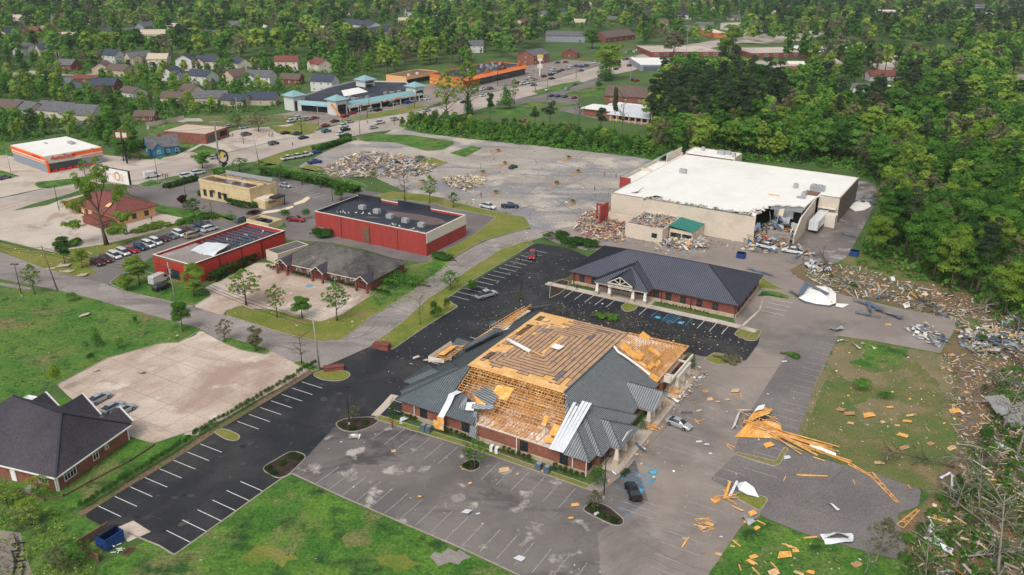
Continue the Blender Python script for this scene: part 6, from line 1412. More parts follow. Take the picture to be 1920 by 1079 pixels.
# far roofs scattered between the trees
FARH=[]
fr_=random.Random(77); walls=['whitewall','beige','tanwall2','trim','greywall','brick']; roofs=['greyshingle','brownshingle','navyshingle','tanwall2','redroof','conc2']
spots=[(20,72),(60,66),(95,60),(130,74),(165,62),(205,70),(238,66),(275,60),(290,76),(35,45),(110,42),(180,46),(250,42),(330,56),(395,70),(440,58),(500,66),(560,52),(600,66),(655,28),(690,22),(735,18),(790,12),(845,8),(905,14),(960,22),(1010,14),(1050,30),(1085,48),(1150,42),(1175,18),(1215,34),(1250,20),(1300,12),(1340,24),(1420,14),(1450,30),(1475,20),(1540,26),(1580,14),(1610,30),(1700,22),(1740,40),(1785,30),(1850,36),(1890,20),(980,52),(1030,52),(930,62),(880,52),(1440,150),(1470,160),(1490,142),(1650,150),(1755,205),(1800,196),(1560,128),(1020,36),(1100,12),(760,44),(820,40),(1240,48)]
for i,(x,y) in enumerate(spots):
 w_=fr_.uniform(12,20); d__=fr_.uniform(8.5,11); two=fr_.random()<.4; lab=('two-storey' if two else 'single-storey')+' '
 wa=fr_.choice(walls); ro_=fr_.choice(roofs); o=gable('house','small '+lab+'house half hidden in the trees of the far '+('left' if x<640 else 'middle' if x<1240 else 'right')+' slopes',x,y,R(fr_.choice((-20,10,60,75,-60))),w_,d__,5.4 if two else 3,fr_.uniform(2.6,3.6),wa,ro_,windows=2,group='houses in the far '+('left' if x<640 else 'middle' if x<1240 else 'right')+' trees'); HOUSE_XY.append((*G(x,y),w_*.66))
# fences
def fence(name,label,px,h,mat,board=False):
 p=[G(*q) for q in px]; o=thing(name,label,'fence',p[0]); m=MB()
 for a,b in zip(p,p[1:]): m.beam((a[0]-p[0][0],a[1]-p[0][1],h/2+.05),(b[0]-p[0][0],b[1]-p[0][1],h/2+.05),.08,h)
 m.build('boards',M[mat],o); 
 q=MB()
 for a,b in zip(p,p[1:]):
  n=max(1,int(math.dist(a,b)/2.4))
  for k in range(n+1): x=a[0]+(b[0]-a[0])*k/n-p[0][0]; y=a[1]+(b[1]-a[1])*k/n-p[0][1]; q.box(x-.07,x+.07,y-.07,y+.07,0,h+.15)
 tag(q.build('posts',M[mat],o),kind='stuff'); return o
fence('garden_fence','pale board fence on the left of the lane',[(275,238),(310,232),(345,224)],1.8,'conc2')
fence('garden_fence','white picket fence behind the auto shop',[(115,248),(140,238),(158,232)],1.5,'white')
fence('retaining_fence','low timber edging beside the fresh car park verge',[(290,836),(245,866),(170,905),(120,932),(85,940),(40,925),(0,925)],.35,'wood')
# ---- poles
def pole(label,px,py,h,mat='wood',lean=(0,0),arm=None,name='utility_pole',cat='utility pole',r=.16,group=None):
 x,y=G(px,py); o=thing(name,label,cat,(x,y),0,group); T=(lean[0],lean[1],h)
 MB().tube([(0,0,0),(lean[0]*.5,lean[1]*.5,h*.5),T],[r,r*.85,r*.7],8).build('pole',M[mat],o,smooth=True)
 if arm=='cross': MB().beam((T[0]-1.2,T[1],h-.6),(T[0]+1.2,T[1],h-.6),.12,.14).build('crossarm',M['wood'],o); MB().tube([(T[0]+.35,T[1],h-2.6),(T[0]+.35,T[1],h-1.7)],.22,8).build('transformer',M['unitgrey'],o)
 if arm=='box': MB().box(T[0]-.9,T[0]-.2,T[1]-.2,T[1]+.2,h,h+.18).box(T[0]+.2,T[0]+.9,T[1]-.2,T[1]+.2,h,h+.18).box(T[0]-.19,T[0]+.19,T[1]-.05,T[1]+.05,h+.02,h+.12).build('lamp_head',M['blackmetal'],o)
 if arm=='one': MB().box(T[0]-.2,T[0]+.8,T[1]-.18,T[1]+.18,h,h+.16).build('lamp_head',M['blackmetal'],o)
 if arm: MB().tube([(0,0,0),(0,0,.5)],r*1.8,8).build('base',M['conc2'],o)
 return o
pole('leaning brown utility pole on the verge at the left',108,545,11,lean=(-2.2,1.0))
pole('utility pole with a transformer beside the white van',331,572,10.5,'pole',arm='cross',lean=(-.6,0))
pole('grey utility pole at the street corner by the brick sign',600,696,11.5,'pole',lean=(-.5,0),r=.18)
pole('black car park lamp at the left edge lot',41,556,8,'blackmetal',arm='box',name='car_park_lamp',cat='lamp post',r=.1)
pole('black car park lamp on the mulch island left of the damaged office',655,797,7.5,'blackmetal',arm='one',name='car_park_lamp',cat='lamp post',r=.09)
pole('black car park lamp on the mulch island by the black sedan',1132,935,7.5,'blackmetal',arm='one',name='car_park_lamp',cat='lamp post',r=.09)
pole('black car park lamp on the islet facing the charcoal roof',977,566,7,'blackmetal',arm='box',name='car_park_lamp',cat='lamp post',r=.09)
pole('black car park lamp by the long hedge of the restaurant lot',624,383,8,'blackmetal',arm='box',name='car_park_lamp',cat='lamp post',r=.1)
pole('car park lamp on the small green island below the delivery van',297,343,9,'blackmetal',arm='box',name='car_park_lamp',cat='lamp post',r=.1)
pole('car park lamp in front of the restaurant blue bay',350,383,7.5,'blackmetal',arm='box',name='car_park_lamp',cat='lamp post',r=.1)
pole('car park lamp left of the brown-roofed restaurant',111,396,8,'blackmetal',arm='one',name='car_park_lamp',cat='lamp post',r=.1)
pole('car park lamp on the verge right of the leaning street tree',697,345,9,'pole',name='car_park_lamp',cat='lamp post',r=.1,arm='one')
pole('lamp at the left of the auto shop',21,326,9,'pole',arm='one',name='car_park_lamp',cat='lamp post',r=.1)
pole('lamp on the verge before the auto shop',180,326,9,'pole',arm='one',name='car_park_lamp',cat='lamp post',r=.1)
pole('grey highway pole left of the three white pickups',485,303,10,'pole',lean=(-1,0))
pole('grey highway pole beside the teal car',598,243,11,'pole'); pole('tall grey pole on the frontage behind the brick shop',448,237,13,'pole')
pole('leaning dark pole in the plaza verge, left one',688,222,12,'wood',lean=(2.2,-1)); pole('leaning dark pole in the plaza verge, right one',776,203,10,'wood',lean=(2.5,-1))
pole('grey pole by the highway before the plaza',675,253,14,'pole'); pole('grey pole right of the pickup on the highway',739,235,12,'pole')
pole('pole at the far highway before the orange store',933,163,15,'blackmetal',arm='cross'); pole('pole by the far highway in the green triangle',1004,171,14,'pole')
pole('brown pole by the church drive',1026,188,12,'wood'); pole('far pole in the green triangle',1080,148,9,'wood')
pole('pole with a lamp behind the brown hall',1181,168,12,'pole',arm='one'); pole('white pole before the school lawn',1286,110,16,'pole'); pole('white pole right of the big bright tree',1374,112,14,'pole')
# power lines
wm_=MB(); 
def wire(a,b,sag=1.2,n=8):
 pts=[(a[0]+(b[0]-a[0])*i/n,a[1]+(b[1]-a[1])*i/n,a[2]+(b[2]-a[2])*i/n-sag*4*(i/n)*(1-i/n)) for i in range(n+1)]
 for p,q in zip(pts,pts[1:]): wm_.beam(p,q,.06)
A_=G(108,545); B_=G(331,572); C_=G(600,696)
for k in range(3):
 wire((A_[0]-2.2,A_[1]+1,10.6-k*.7),(B_[0]-.6,B_[1],10.1-k*.7)); wire((B_[0]-.6,B_[1],10.1-k*.7),(C_[0]-.5,C_[1],11.2-k*.8)); wire((A_[0]-2.2,A_[1]+1,10.6-k*.7),(*G(-60,520),11))
E_=G(1286,110); F_=G(1374,112); wire((*E_,15.5),(*F_,13.5),1,8); wire((*E_,15.5),(*G(1150,116),15),2)
hp2=[G(675,253),G(739,235),G(933,163),G(1080,148)]; hp2=[(*G(485,303),10),(*G(598,243),11),(*G(675,253),14),(*G(739,235),12),(*G(933,163),15),(*G(1004,171),14)]
for a,b in zip(hp2,hp2[1:]):
 for k in (0,.9): wire((a[0],a[1],a[2]-k),(b[0],b[1],b[2]-k),1.0)
tag(wm_.build('power_line',M['blackmetal']),'thin black power lines strung between the poles along the side street','power line')
# ---- signs
bb=thing('billboard','white billboard bent on its pole above the highway verge','billboard',G(222,385),0)
x0=G(206,343); zb=3.2
p=MB(); L=14.5; p.beam((0,0,0),(0,0,6.8),.9).build('post',M['redroof'],bb)
yw_=direction((206,345),(246,350)); f=MB(); 
bp=thing('p','x','x'); bpy.data.objects.remove(bp)
hx_,hy_=math.cos(yw_),math.sin(yw_)
def bpnt(u,v,d=0): return (u*hx_-d*hy_-1.0,u*hy_+d*hx_+2,6.9+v-u*.06)
f.poly([bpnt(-6,0),bpnt(6,0),bpnt(6,4.4),bpnt(-6,4.4)]).poly([bpnt(6,0,.9),bpnt(-6,0,.9),bpnt(-6,4.4,.9),bpnt(6,4.4,.9)]).poly([bpnt(6,0),bpnt(6,0,.9),bpnt(6,4.4,.9),bpnt(6,4.4)],1).poly([bpnt(-6,4.4),bpnt(6,4.4),bpnt(6,4.4,.9),bpnt(-6,4.4,.9)],1).poly([bpnt(-6,0),bpnt(-6,0,.9),bpnt(6,0,.9),bpnt(6,0)],1)
f.build('panel',[M['white'],M['blackmetal']],bb)
MB().beam(bpnt(-6.4,-.3,-.9),bpnt(7.6,-.3,-.9),.5,.12).build('catwalk',M['redroof'],bb)
lt=MB(); lr_=random.Random(2)
for row,(n_l,h_l) in enumerate(((7,.75),(11,.6),(5,.4))):
 for i in range(n_l):
  u0=-5.2+i*.42; v0=3.1-row*.95; lt.poly([bpnt(u0,v0,-.04),bpnt(u0+.1,v0,-.04),bpnt(u0+.1,v0+h_l,-.04),bpnt(u0,v0+h_l,-.04)]); 
  v1=v0+h_l*lr_.choice((0,.45,.85)); lt.poly([bpnt(u0+.1,v1,-.041),bpnt(u0+.3,v1,-.041),bpnt(u0+.3,v1+h_l*.16,-.041),bpnt(u0+.1,v1+h_l*.16,-.041)])
lt.build('printed_lettering',M['faded_red'],bb)
for cx_,cy_,a_,b_,m_,d_ in ((.6,2.1,1.0,1.2,'sand',-.03),(3.3,1.9,.8,1.3,'sand',-.03),(1.7,2.2,1.1,1.5,'faded_red',-.045),(1.7,2.1,.7,1.0,'white',-.06)):
 MB().poly([bpnt(cx_+a_*math.cos(t*.39),cy_+b_*math.sin(t*.39),d_) for t in range(16)]).build('printed_shape',M[m_],bb)
sp=thing('pylon_sign','tall grey pole sign with its round cabinet blown out beside the highway','sign',G(413,317)); MB().tube([(0,0,0),(0,0,17.5)],[.35,.28],8).build('pole',M['pole'],sp)
MB().beam((-1.8,0,17.2),(3.2,0,17.6),.3).build('top_frame',M['pole'],sp)
MB().tube([(1.4+1.9*math.cos(t*.6),0,4.6+2.4*math.sin(t*.6)) for t in range(-4,8)],.34,6).build('broken_cabinet',M['blackmetal'],sp); MB().beam((.6,0,4.2),(1.8,.2,6.0),.3,1.4).build('torn_sign_face',M['yellow_paint'],sp); MB().beam((.8,0,1.0),(2.6,.2,2.4),.3,1.2).build('hanging_panel',M['blackmetal'],sp)
ps=thing('pylon_sign','empty-framed pylon sign on a black pole between the auto shop and the cottage','sign',G(239,307)); MB().tube([(0,0,0),(-.6,0,9.5)],.35,8).build('pole',M['blackmetal'],ps)
fm=MB(); fm.box(-3.2,2.0,-.2,.2,12.2,12.5).box(-3.2,2.0,-.2,.2,9.4,9.6).box(-3.2,-2.9,-.2,.2,9.602,12.198).box(1.7,2.0,-.2,.2,9.602,12.198).box(-.75,-.45,-.2,.2,9.602,12.198).build('frame',M['redroof'],ps); MB().box(-2.6,-1.0,-.05,.05,9.9,11.8).box(-.2,1.4,-.05,.05,9.9,11.6).build('torn_panel',M['trim'],ps)
ts=thing('pylon_sign','white and yellow pylon sign in front of the far brick office','sign',G(1012,142)); MB().box(-.4,.4,-.2,.2,0,9).build('pole',M['trim'],ts); MB().box(-1.6,1.6,-.3,.3,4.5,7).box(-1.5,1.5,-.3,.3,9.02,11).build('panel',M['trim'],ts); MB().box(-1.9,1.9,-.3,.3,11.02,13).build('top_panel',M['yellow_paint'],ts)
for (x,y,l,m_) in ((269,0,0,0),): pass
bs_=thing('brick_sign','low curved brick sign wall on the grass island by the street','sign wall',G(712,655),direction((700,650),(735,655))); MB().box(-1.6,0,0,1.4,0,1.0).box(.002,2.0,-.5,1.2,0,1.25).build('brick_wall',M['brick2'],bs_); MB().box(-.1,2.1,-.6,1.3,1.252,1.33).build('cap',M['redroof'],bs_)
bs_=thing('brick_sign','low brick sign wall beside the grey pole at the corner','sign wall',G(626,696),direction((610,700),(640,697))); MB().box(-1.9,1.9,-.3,.8,0,.9).build('brick_wall',M['brick2'],bs_); MB().box(-2.0,2.0,-.4,.9,.902,1.0).build('cap',M['redroof'],bs_)
el=thing('wheelchair_sign','x','sign'); bpy.data.objects.remove(el)
# ---- dumpsters, air conditioners
def dumpster(label,px,py,yaw,mat,open_=True):
 o=thing('dumpster',label,'dumpster',G(px,py),yaw); shell(-1.1,1.1,-.9,.9,.15,1.5,.08).box(-1.0,1.0,-.8,.8,.16,.24).build('bin',M[mat],o)
 MB().slope([(-1.1,.9,1.52),(1.1,.9,1.52),(1.1,-.2,1.9),(-1.1,-.2,1.9)],(0,1,0),0).build('lid',M['blackmetal'],o); MB().box(-1.25,-1.102,-.3,.3,.6,.8).box(1.102,1.25,-.3,.3,.6,.8).build('lifting_pocket',M[mat],o); return o
dumpster('navy dumpster standing alone between the charcoal roof and the warehouse',1389,484,V,'bluetarp'); dumpster('blue dumpster at the forest edge of the loading yard',1601,480,V,'bluetarp')
dm_=dumpster('rounded blue dumpster in the broken enclosure at the lower left',208,1020,U,'bluetarp'); dm_.scale=(1.3,1.3,1.3)
en=thing('dumpster_enclosure','broken timber enclosure round the blue dumpster at the lower left','enclosure',G(196,1024),U); e_=MB(); e_.box(-2.4,2.4,2.2,2.35,0,1.6).box(-2.55,-2.4,-2.4,2.35,0,1.3)
e_.build('timber_wall',M['wood'],en)
n_=0
for (x,y) in ((5.35,-.35),(6.45,-.35),(27.9,-.35),(29.4,-.35)):
 P_=world(OO,YV,(x+1.2,y-.6)); o=thing('air_conditioner',['air conditioner left of the hanging plywood, first','air conditioner left of the hanging plywood, second','air conditioner under the right part of the brick front, first','air conditioner under the right part of the brick front, second'][n_],'air conditioner',P_,YV,'air conditioners along the brick front'); n_+=1
 MB().box(0,.95,-.95,0,.12,1.25).build('casing',M['bluesheet'],o); MB().tube([(.47,-.47,1.252),(.47,-.47,1.3)],.38,12).build('fan_grille',M['steel'],o)
for k,x in enumerate((20.2,21.2)):
 P_=world(OO,YV,(x,-.5)); o=thing('heat_pump',['small white heat pump on the brick front, left','small white heat pump on the brick front, right'][k],'heat pump',P_,YV,'white heat pumps'); MB().box(0,.5,-.7,0,.1,1.2).build('casing',M['white'],o); MB().box(.501,.52,-.6,-.1,.4,.95).build('fan_grille',M['bronze'],o)
# ---- people: one continuous skinned body each
def person(label,px,py,yaw,top='cloth_dark',legs='cloth_dark',step=.12,z=.05,arms=.15):
 J=[(0,0,.95),(0,0,1.2),(0,0,1.42),(0,0,1.52),(0,.03,1.66),( .1,0,.9),(.11,step,.5),(.12,step*.6,.06),(.12,step*.6+.14,.03),(-.1,0,.9),(-.11,-step*.4,.5),(-.12,-step,.06),(-.12,-step+.14,.03),(.19,0,1.38),(.24,.02,1.1),(.23,arms,.88),(-.19,0,1.38),(-.24,.02,1.1),(-.23,arms*1.4,.9)]
 E_=[(0,1),(1,2),(2,3),(3,4),(0,5),(5,6),(6,7),(7,8),(0,9),(9,10),(10,11),(11,12),(2,13),(13,14),(14,15),(2,16),(16,17),(17,18)]
 Rd=[.15,.13,.14,.055,.105,.1,.065,.045,.04,.1,.065,.045,.04,.06,.045,.035,.06,.045,.035]
 me=bpy.data.meshes.new('person'); me.from_pydata(J,E_,[]); o=bpy.data.objects.new('person',me); C.collection.objects.link(o)
 sk=o.modifiers.new('s','SKIN'); ss=o.modifiers.new('u','SUBSURF'); ss.levels=1
 for i,r in enumerate(Rd): me.skin_vertices[0].data[i].radius=(r,r*.8)
 me.skin_vertices[0].data[0].use_root=True
 dg=bpy.context.evaluated_depsgraph_get(); m2=bpy.data.meshes.new_from_object(o.evaluated_get(dg)); bpy.data.objects.remove(o)
 for mt_ in ('skin',top,legs,'blackmetal'): m2.materials.append(M[mt_])
 for p in m2.polygons: zc=p.center.z; p.material_index=0 if zc>1.5 or (zc<.93 and abs(p.center.x)>.19) else 1 if zc>.92 else 2 if zc>.1 else 3
 x,y=G(px,py); t=bpy.data.objects.new('person',m2); C.collection.objects.link(t); t.location=(x,y,z); t.rotation_euler.z=yaw; tag(t,label,'person')
 hb=MB(); hb.tube([(0,-.01,1.7),(0,-.02,1.77),(0,-.01,1.8)],[.105,.09,.03],8).build('hair',M['hair'],t,smooth=True)
 return t
person('person in a red top on the kerb left of the damaged office',736,803,.5,'cloth_red'); person('person walking behind the red car in the black car park',976,491,1.2)
person('person in dark clothes on the pavement before the charcoal-roofed office',1081,545,2); person('person in dark clothes crossing the highway',549,275,1)
person('person on foot on the bleached car park above the white pickup',902,370,0); 
for k,(x,y) in enumerate(((306,334),(311,335),(315,334))): person('person walking on the highway behind the delivery van, '+['left','middle','right'][k]+' of three',x,y,k)
for k,(x,y) in enumerate(((505,258),(509,258),(512,257))): person('person standing on the frontage lot, '+['left','middle','right'][k]+' of three',x,y,k*2)
person('person standing before the flat brick shop',437,258,0); person('person at the highway edge by the leaning pole',689,233,0); person('person beside the brown-roofed restaurant',285,416,1,'cloth_dark','orange')
for k,(x,y) in enumerate(((1133,332),(1155,334),(1115,358))): person('person near the store front of the bleached car park, '+['left','right','nearest'][k],x,y,k,'bluewall')
# TREES, SHRUBS, HEDGES
def leaves(centers, radii, n, size, rng, flat=1.0, up=.35, tvar=.25):
 """n leaf clumps on and in the given blobs -> verts (n,4,3), tint (n)"""
 w=radii**2; idx=rng.choice(len(centers),n,p=w/w.sum()); d=rng.normal(size=(n,3)); d/=np.linalg.norm(d,axis=1,keepdims=True)
 d[:,2]=np.where(d[:,2]<-.35,-d[:,2]*.6,d[:,2]); rr=radii[idx]*(.55+.5*rng.random(n)**.5)
 p=centers[idx]+d*rr[:,None]*np.array([1,1,flat])
 nn=d+rng.normal(size=(n,3))*.34+np.array([0,0,up*.8]); nn/=np.linalg.norm(nn,axis=1,keepdims=True)
 t=np.cross(nn,rng.normal(size=(n,3))); t/=np.linalg.norm(t,axis=1,keepdims=True); b=np.cross(nn,t)
 s=size*(.6+.8*rng.random(n))[:,None]/2; s2=s*(.55+.5*rng.random(n))[:,None]
 V=np.stack([p-t*s-b*s2*.6,p+t*s*.7-b*s2,p+t*s+b*s2*.7,p-t*s*.8+b*s2],1)
 bt=rng.random(len(centers))
 tint=.5+(bt[idx]-.5)*tvar*1.5+(rng.random(n)-.5)*.28
 return V,np.clip(tint,0,1)
def mesh_np(name, V, tint, mats, mi=None, extra=None):
 nq=len(V); me=bpy.data.meshes.new(name); ev,ef=(extra if extra else (np.zeros((0,3)),np.zeros((0,4),int)))
 vv=np.concatenate([V.reshape(-1,3),ev]); ff=np.concatenate([np.arange(nq*4).reshape(-1,4),ef+nq*4]).astype(np.int32)
 me.vertices.add(len(vv)); me.vertices.foreach_set('co',vv.astype(np.float32).ravel()); me.loops.add(ff.size); me.loops.foreach_set('vertex_index',ff.ravel())
 me.polygons.add(len(ff)); me.polygons.foreach_set('loop_start',np.arange(0,ff.size,4,dtype=np.int32)); me.polygons.foreach_set('loop_total',np.full(len(ff),4,np.int32))
 for m in mats: me.materials.append(m)
 if mi is not None: me.polygons.foreach_set('material_index',np.concatenate([mi,np.full(len(ef),len(mats)-1)]).astype(np.int32))
 at=me.attributes.new('tint','FLOAT','FACE'); at.data.foreach_set('value',np.concatenate([tint,np.zeros(len(ef))]).astype(np.float32))
 me.update(calc_edges=True); return me
def crown_arrays(kind, seed, n, size, H=12., R=4.):
 rng=np.random.default_rng(seed)
 if kind=='pine':
  k=16; z=H*(.6+.38*rng.random(k)); r=R*(1.05-.8*(z/H-.55)*1.8).clip(.2,1); a=rng.random(k)*6.28; q=r*.75*rng.random(k)
  c=np.stack([q*np.cos(a),q*np.sin(a),z],1); rad=R*(.22+.22*rng.random(k)); return leaves(c,rad,n,size,rng,flat=.55,up=.5)
 if kind=='cone':
  k=16; t=(np.arange(k)+.5)/k; z=H*(.06+.88*t); r=R*(1-t)**.8; a=rng.random(k)*6.28
  c=np.stack([r*.35*np.cos(a),r*.35*np.sin(a),z],1); rad=(r*.75+.06*R); return leaves(c,rad,n,size,rng,up=.2)
 if kind=='ball':
  k=5; c=rng.normal(size=(k,3))*R*.18+np.array([0,0,H*.5]); rad=np.full(k,min(R,H*.5)*.78); V,t=leaves(c,rad,n,size,rng,up=.1); V[...,2]=np.maximum(V[...,2],.02); return V,t
 if kind=='sparse':
  k=95; u=rng.random(k); z=H*(.38+.6*u); r=R*np.sin(np.clip((u*.8+.18)*3.14,0,3.14)); a=rng.random(k)*6.28; q=r*(.35+.65*rng.random(k))
  c=np.stack([q*np.cos(a),q*np.sin(a),z],1); rad=R*(.05+.09*rng.random(k)); return leaves(c,rad,n,size*.85,rng,up=.2)
 k=int(rng.integers(26,40)); u=rng.random(k); lo=rng.uniform(.22,.4); sh=rng.uniform(.0,.8); z=H*(lo+(.9-lo)*u); r=R*(.3+.7*np.sin(np.clip(u*2.5+sh,0,3.1))); a=rng.random(k)*6.28; q=r*.62*np.sqrt(rng.random(k))
 c=np.stack([q*np.cos(a),q*np.sin(a),z],1); rad=R*(.17+.2*rng.random(k)); return leaves(c,rad,n,size,rng,flat=.85)
def trunk_mb(kind,H,R,seed,r0=.22,limbs=6,lean=0,top=None):
 rg=random.Random(seed); m=MB(); top=top or (.93 if kind=='pine' else .98 if kind=='bare' else .62); pts=[]
 for i in range(6): t=i/5*top; pts.append((lean*t*H*.3+rg.uniform(-.1,.1)*H*.06*t,rg.uniform(-.1,.1)*H*.06*t,H*t))
 m.tube(pts,[r0*(1.25 if i==0 else 1)*(1-.75*i/5) for i in range(6)],7)
 for k in range(limbs):
  t=rg.uniform(.3 if kind!='pine' else .55,.95); p=Vector(pts[int(t*5)]).lerp(Vector(pts[min(5,int(t*5)+1)]),t*5-int(t*5)); a=rg.uniform(0,6.28); l=R*rg.uniform(.5,.95)*(1 if kind!='pine' else .5); e=p+Vector((math.cos(a)*l,math.sin(a)*l,l*rg.uniform(.25,1.0) if kind!='pine' else l*.15))
  mid=p.lerp(e,.5)+Vector((rg.uniform(-.1,.1)*l,rg.uniform(-.1,.1)*l,l*.1)); m.tube([p,mid,e],[r0*.42,r0*.26,r0*.1],5)
  if kind in('bare','sparse'):
   for q in range(3):
    s=p.lerp(e,rg.uniform(.35,1)); a2=a+rg.uniform(-1.1,1.1); l2=l*rg.uniform(.25,.5); m.tube([s,s+Vector((math.cos(a2)*l2,math.sin(a2)*l2,l2*rg.uniform(.3,1.1)))],[r0*.18,r0*.05],4)
 return m
LIB={}
def tree_lib(kind,var,lod,leafm,barkm='bark',H=12.,R=4.):
 key=(kind,var,lod,leafm.name,barkm,H,R)
 if key not in LIB:
  n,size={'near':(8500,.25),'mid':(3600,.38),'far':(520,.95)}[lod]
  if kind=='pine': n=int(n*.62)
  if kind=='sparse': n=int(n*.62); size*=.85
  if kind=='bare': n=int(n*.03)
  if kind in('ball','cone'): n=int(n*.5)
  sc=(R/4.)**2; n=int(max(120,n*min(1.6,max(.25,sc)))); 
  V,t=crown_arrays('sparse' if kind=='bare' else kind,var*13+5,n,size*(1 if R>2 else .62),H,R); cm=mesh_np('crown',V,t,[leafm]); tm=None
  if kind not in('ball',):
   b=trunk_mb(kind,H,R,var*7+3,r0=max(.07,H*.017),limbs={'pine':7,'bare':16,'sparse':13,'cone':0}.get(kind,6)); tm=bpy.data.meshes.new('trunk'); tm.from_pydata(b.v,[],b.f); tm.materials.append(M[barkm]); tm.polygons.foreach_set('use_smooth',[True]*len(b.f))
  LIB[key]=(cm,tm)
 return LIB[key]
def plant(name,label,cat,x,y,kind,leafm,H,R,lod='near',var=None,barkm='bark',group=None,lean=(0,0),base=(12.,4.),z=.03):
 var=rnd.randrange(6) if var is None else var; cm,tm=tree_lib(kind,var,lod,leafm,barkm,*base)
 s=(R/base[1]*rnd.uniform(.86,1.14),R/base[1]*rnd.uniform(.86,1.14),H/base[0])
 if tm is None:
  o=bpy.data.objects.new(name,cm); C.collection.objects.link(o)
 else:
  o=bpy.data.objects.new(name,None); C.collection.objects.link(o); o.empty_display_size=.5
  for nn,mm in (('crown',cm),('trunk',tm)): c=bpy.data.objects.new(nn,mm); C.collection.objects.link(c); c.parent=o
 o.location=(x,y,z); o.scale=s; o.rotation_euler=(lean[0],lean[1],rnd.uniform(0,6.28)); return tag(o,label,cat,group)
def mpp(px,py):    # metres per photo pixel at that ground point
 x,y=G(px,py); fwd=y*math.cos(PITCH)+CAMZ*math.sin(PITCH); return fwd/FPX
def tree_px(label,px,py,top,w,kind,leafm,lod='near',name='tree',cat='tree',**k):
 """base at px,py; the photo shows its top at row 'top' and its crown w pixels wide"""
 m=mpp(px,py); x,y=G(px,py); dep=math.atan2(CAMZ,y); H=(py-top)*m/math.cos(dep)*1.0; R_=w*m/2
 return plant(name,label,cat,x,y,kind,leafm,H,R_,lod,**k)
NEAR=[
('bright yellow-green young tree at the street end of the used car row',155,503,465,32,'round',L_Y),
('light green tree at the corner of the weedy field and side street',65,552,497,46,'sparse',L_Y),
('full yellow-green tree left of the white high-roof van',262,535,480,58,'round',L_Y),
('low yellow-green bush tree left of the white van',238,546,518,38,'round',L_Y),
('tree with orange tinges right of the utility pole',365,556,495,66,'round',L_Y),
('spreading green tree where the side street meets the concrete lot',343,622,565,54,'round',L_G),
('small olive tree on the street island, left of a pair',422,641,600,40,'sparse',L_O),
('small olive tree on the street island, right of a pair',480,660,612,38,'round',L_O),
('leafless rounded tree by the grey street-corner pole',566,682,628,50,'bare',L_O),
('feathery light green tree in the mulch bed before the brick office lot',462,572,506,76,'sparse',L_Y),
('thin feathery tree, second in the verge of the brick office lot',520,596,535,46,'sparse',L_Y),
('round mid green small tree in the verge of the brick office lot',567,598,556,48,'round',L_G),
('tall feathery tree at the right of the brick office verge',632,602,530,54,'sparse',L_G),
('storm-torn green tree between the road and the black car park',845,545,508,46,'sparse',L_G),
('small leafy tree at the kerb just above the silver pickup',885,548,526,28,'round',L_G),
('thin bare sapling on the grass island below the round shrubs',788,610,560,24,'bare',L_O),
('leaning twisted tree in the front kerb bed of the damaged office',890,880,826,60,'sparse',L_G),
('small reddish tree on the mulch island left of the damaged office',664,795,762,30,'sparse',L_O),
('small reddish tree on the mulch island by the black sedan',1114,962,922,32,'sparse',L_O),
('pale yellow-green tree with a white trunk at the edge of the loading yard',1656,420,334,62,'sparse',L_O),
('small tree on the verge before the white pickup',850,390,361,28,'sparse',L_G),
('bare tree on the verge right of the red store',759,377,322,44,'bare',L_O),
('leaning half-green tree on the verge near the rubble',806,382,330,42,'sparse',L_Y),
('bushy green tree at the end of the restaurant hedge',640,378,341,42,'round',L_G),
('small twisted tree with a red leaf cluster beside the islet lamp',972,568,542,24,'sparse',L_O)]
for l,x,y,t,w_,k,m_ in NEAR: tree_px(l,x,y,t,w_,k,m_,'near',barkm='palebark' if 'white trunk' in l else 'bark')
# the half-stripped giant by the brown-roofed restaurant: limbs snapped, foliage in tufts
def giant(x,y,H,R_):
 o=thing('tree','big half-stripped tree with a thick trunk by the brown-roofed restaurant','tree',(x,y,.03)); rg=random.Random(12); m=MB(); tips=[]
 m.tube([(0,0,0),(-.2,0,H*.2),(-.5,0,H*.42),(-.9,.2,H*.6)],[.7,.46,.36,.26],10)
 def limb(p,a,l,up,r,dep):
  e=Vector(p)+Vector((math.cos(a)*l,math.sin(a)*l*.7,up)); mid=Vector(p).lerp(e,.5)+Vector((0,0,l*.08)); m.tube([p,mid,e],[r,r*.75,r*.45],6); tips.append((e,r))
  if dep:
   for _ in range(4): limb(tuple(Vector(p).lerp(e,rg.uniform(.45,1))),a+rg.uniform(-1.2,1.2),l*rg.uniform(.35,.65),up*rg.uniform(.3,.8)+.4,r*.5,dep-1)
 for z,a,l,up,r in ((.34,.1,5.5,1.5,.26),(.4,3.0,6,2.5,.26),(.46,.6,5,4.5,.24),(.5,2.4,4.4,4.6,.24),(.58,1.7,2.5,6.5,.26),(.6,1.2,3,5.5,.22),(.6,4.2,3,5,.22),(.36,3.3,7,-.5,.2),(.3,6.0,3.5,-1.2,.2)): limb((-.5*z*1.6,0,H*z),a,l,up,r*.75,2)
 m.build('trunk',M['bark'],o,smooth=True); rng=np.random.default_rng(3); tp=[t for t in tips if rg.random()<.85]; c=np.array([[t[0].x,t[0].y,t[0].z] for t in tp]+[[3.6,-.5,H*.24],[4.6,0,H*.3],[3,0,H*.34],[4.2,1,H*.22],[5,-.4,H*.25]]); rad=np.array([rng.uniform(.5,1.25) for t in tp]+[1.9,1.8,1.4,1.6,1.3])
 V,t=leaves(c,rad,17000,.27,rng); me=mesh_np('crown',V,t,[L_Y]); q=bpy.data.objects.new('crown',me); C.collection.objects.link(q); q.parent=o
giant(*G(200,460),16.5,7)
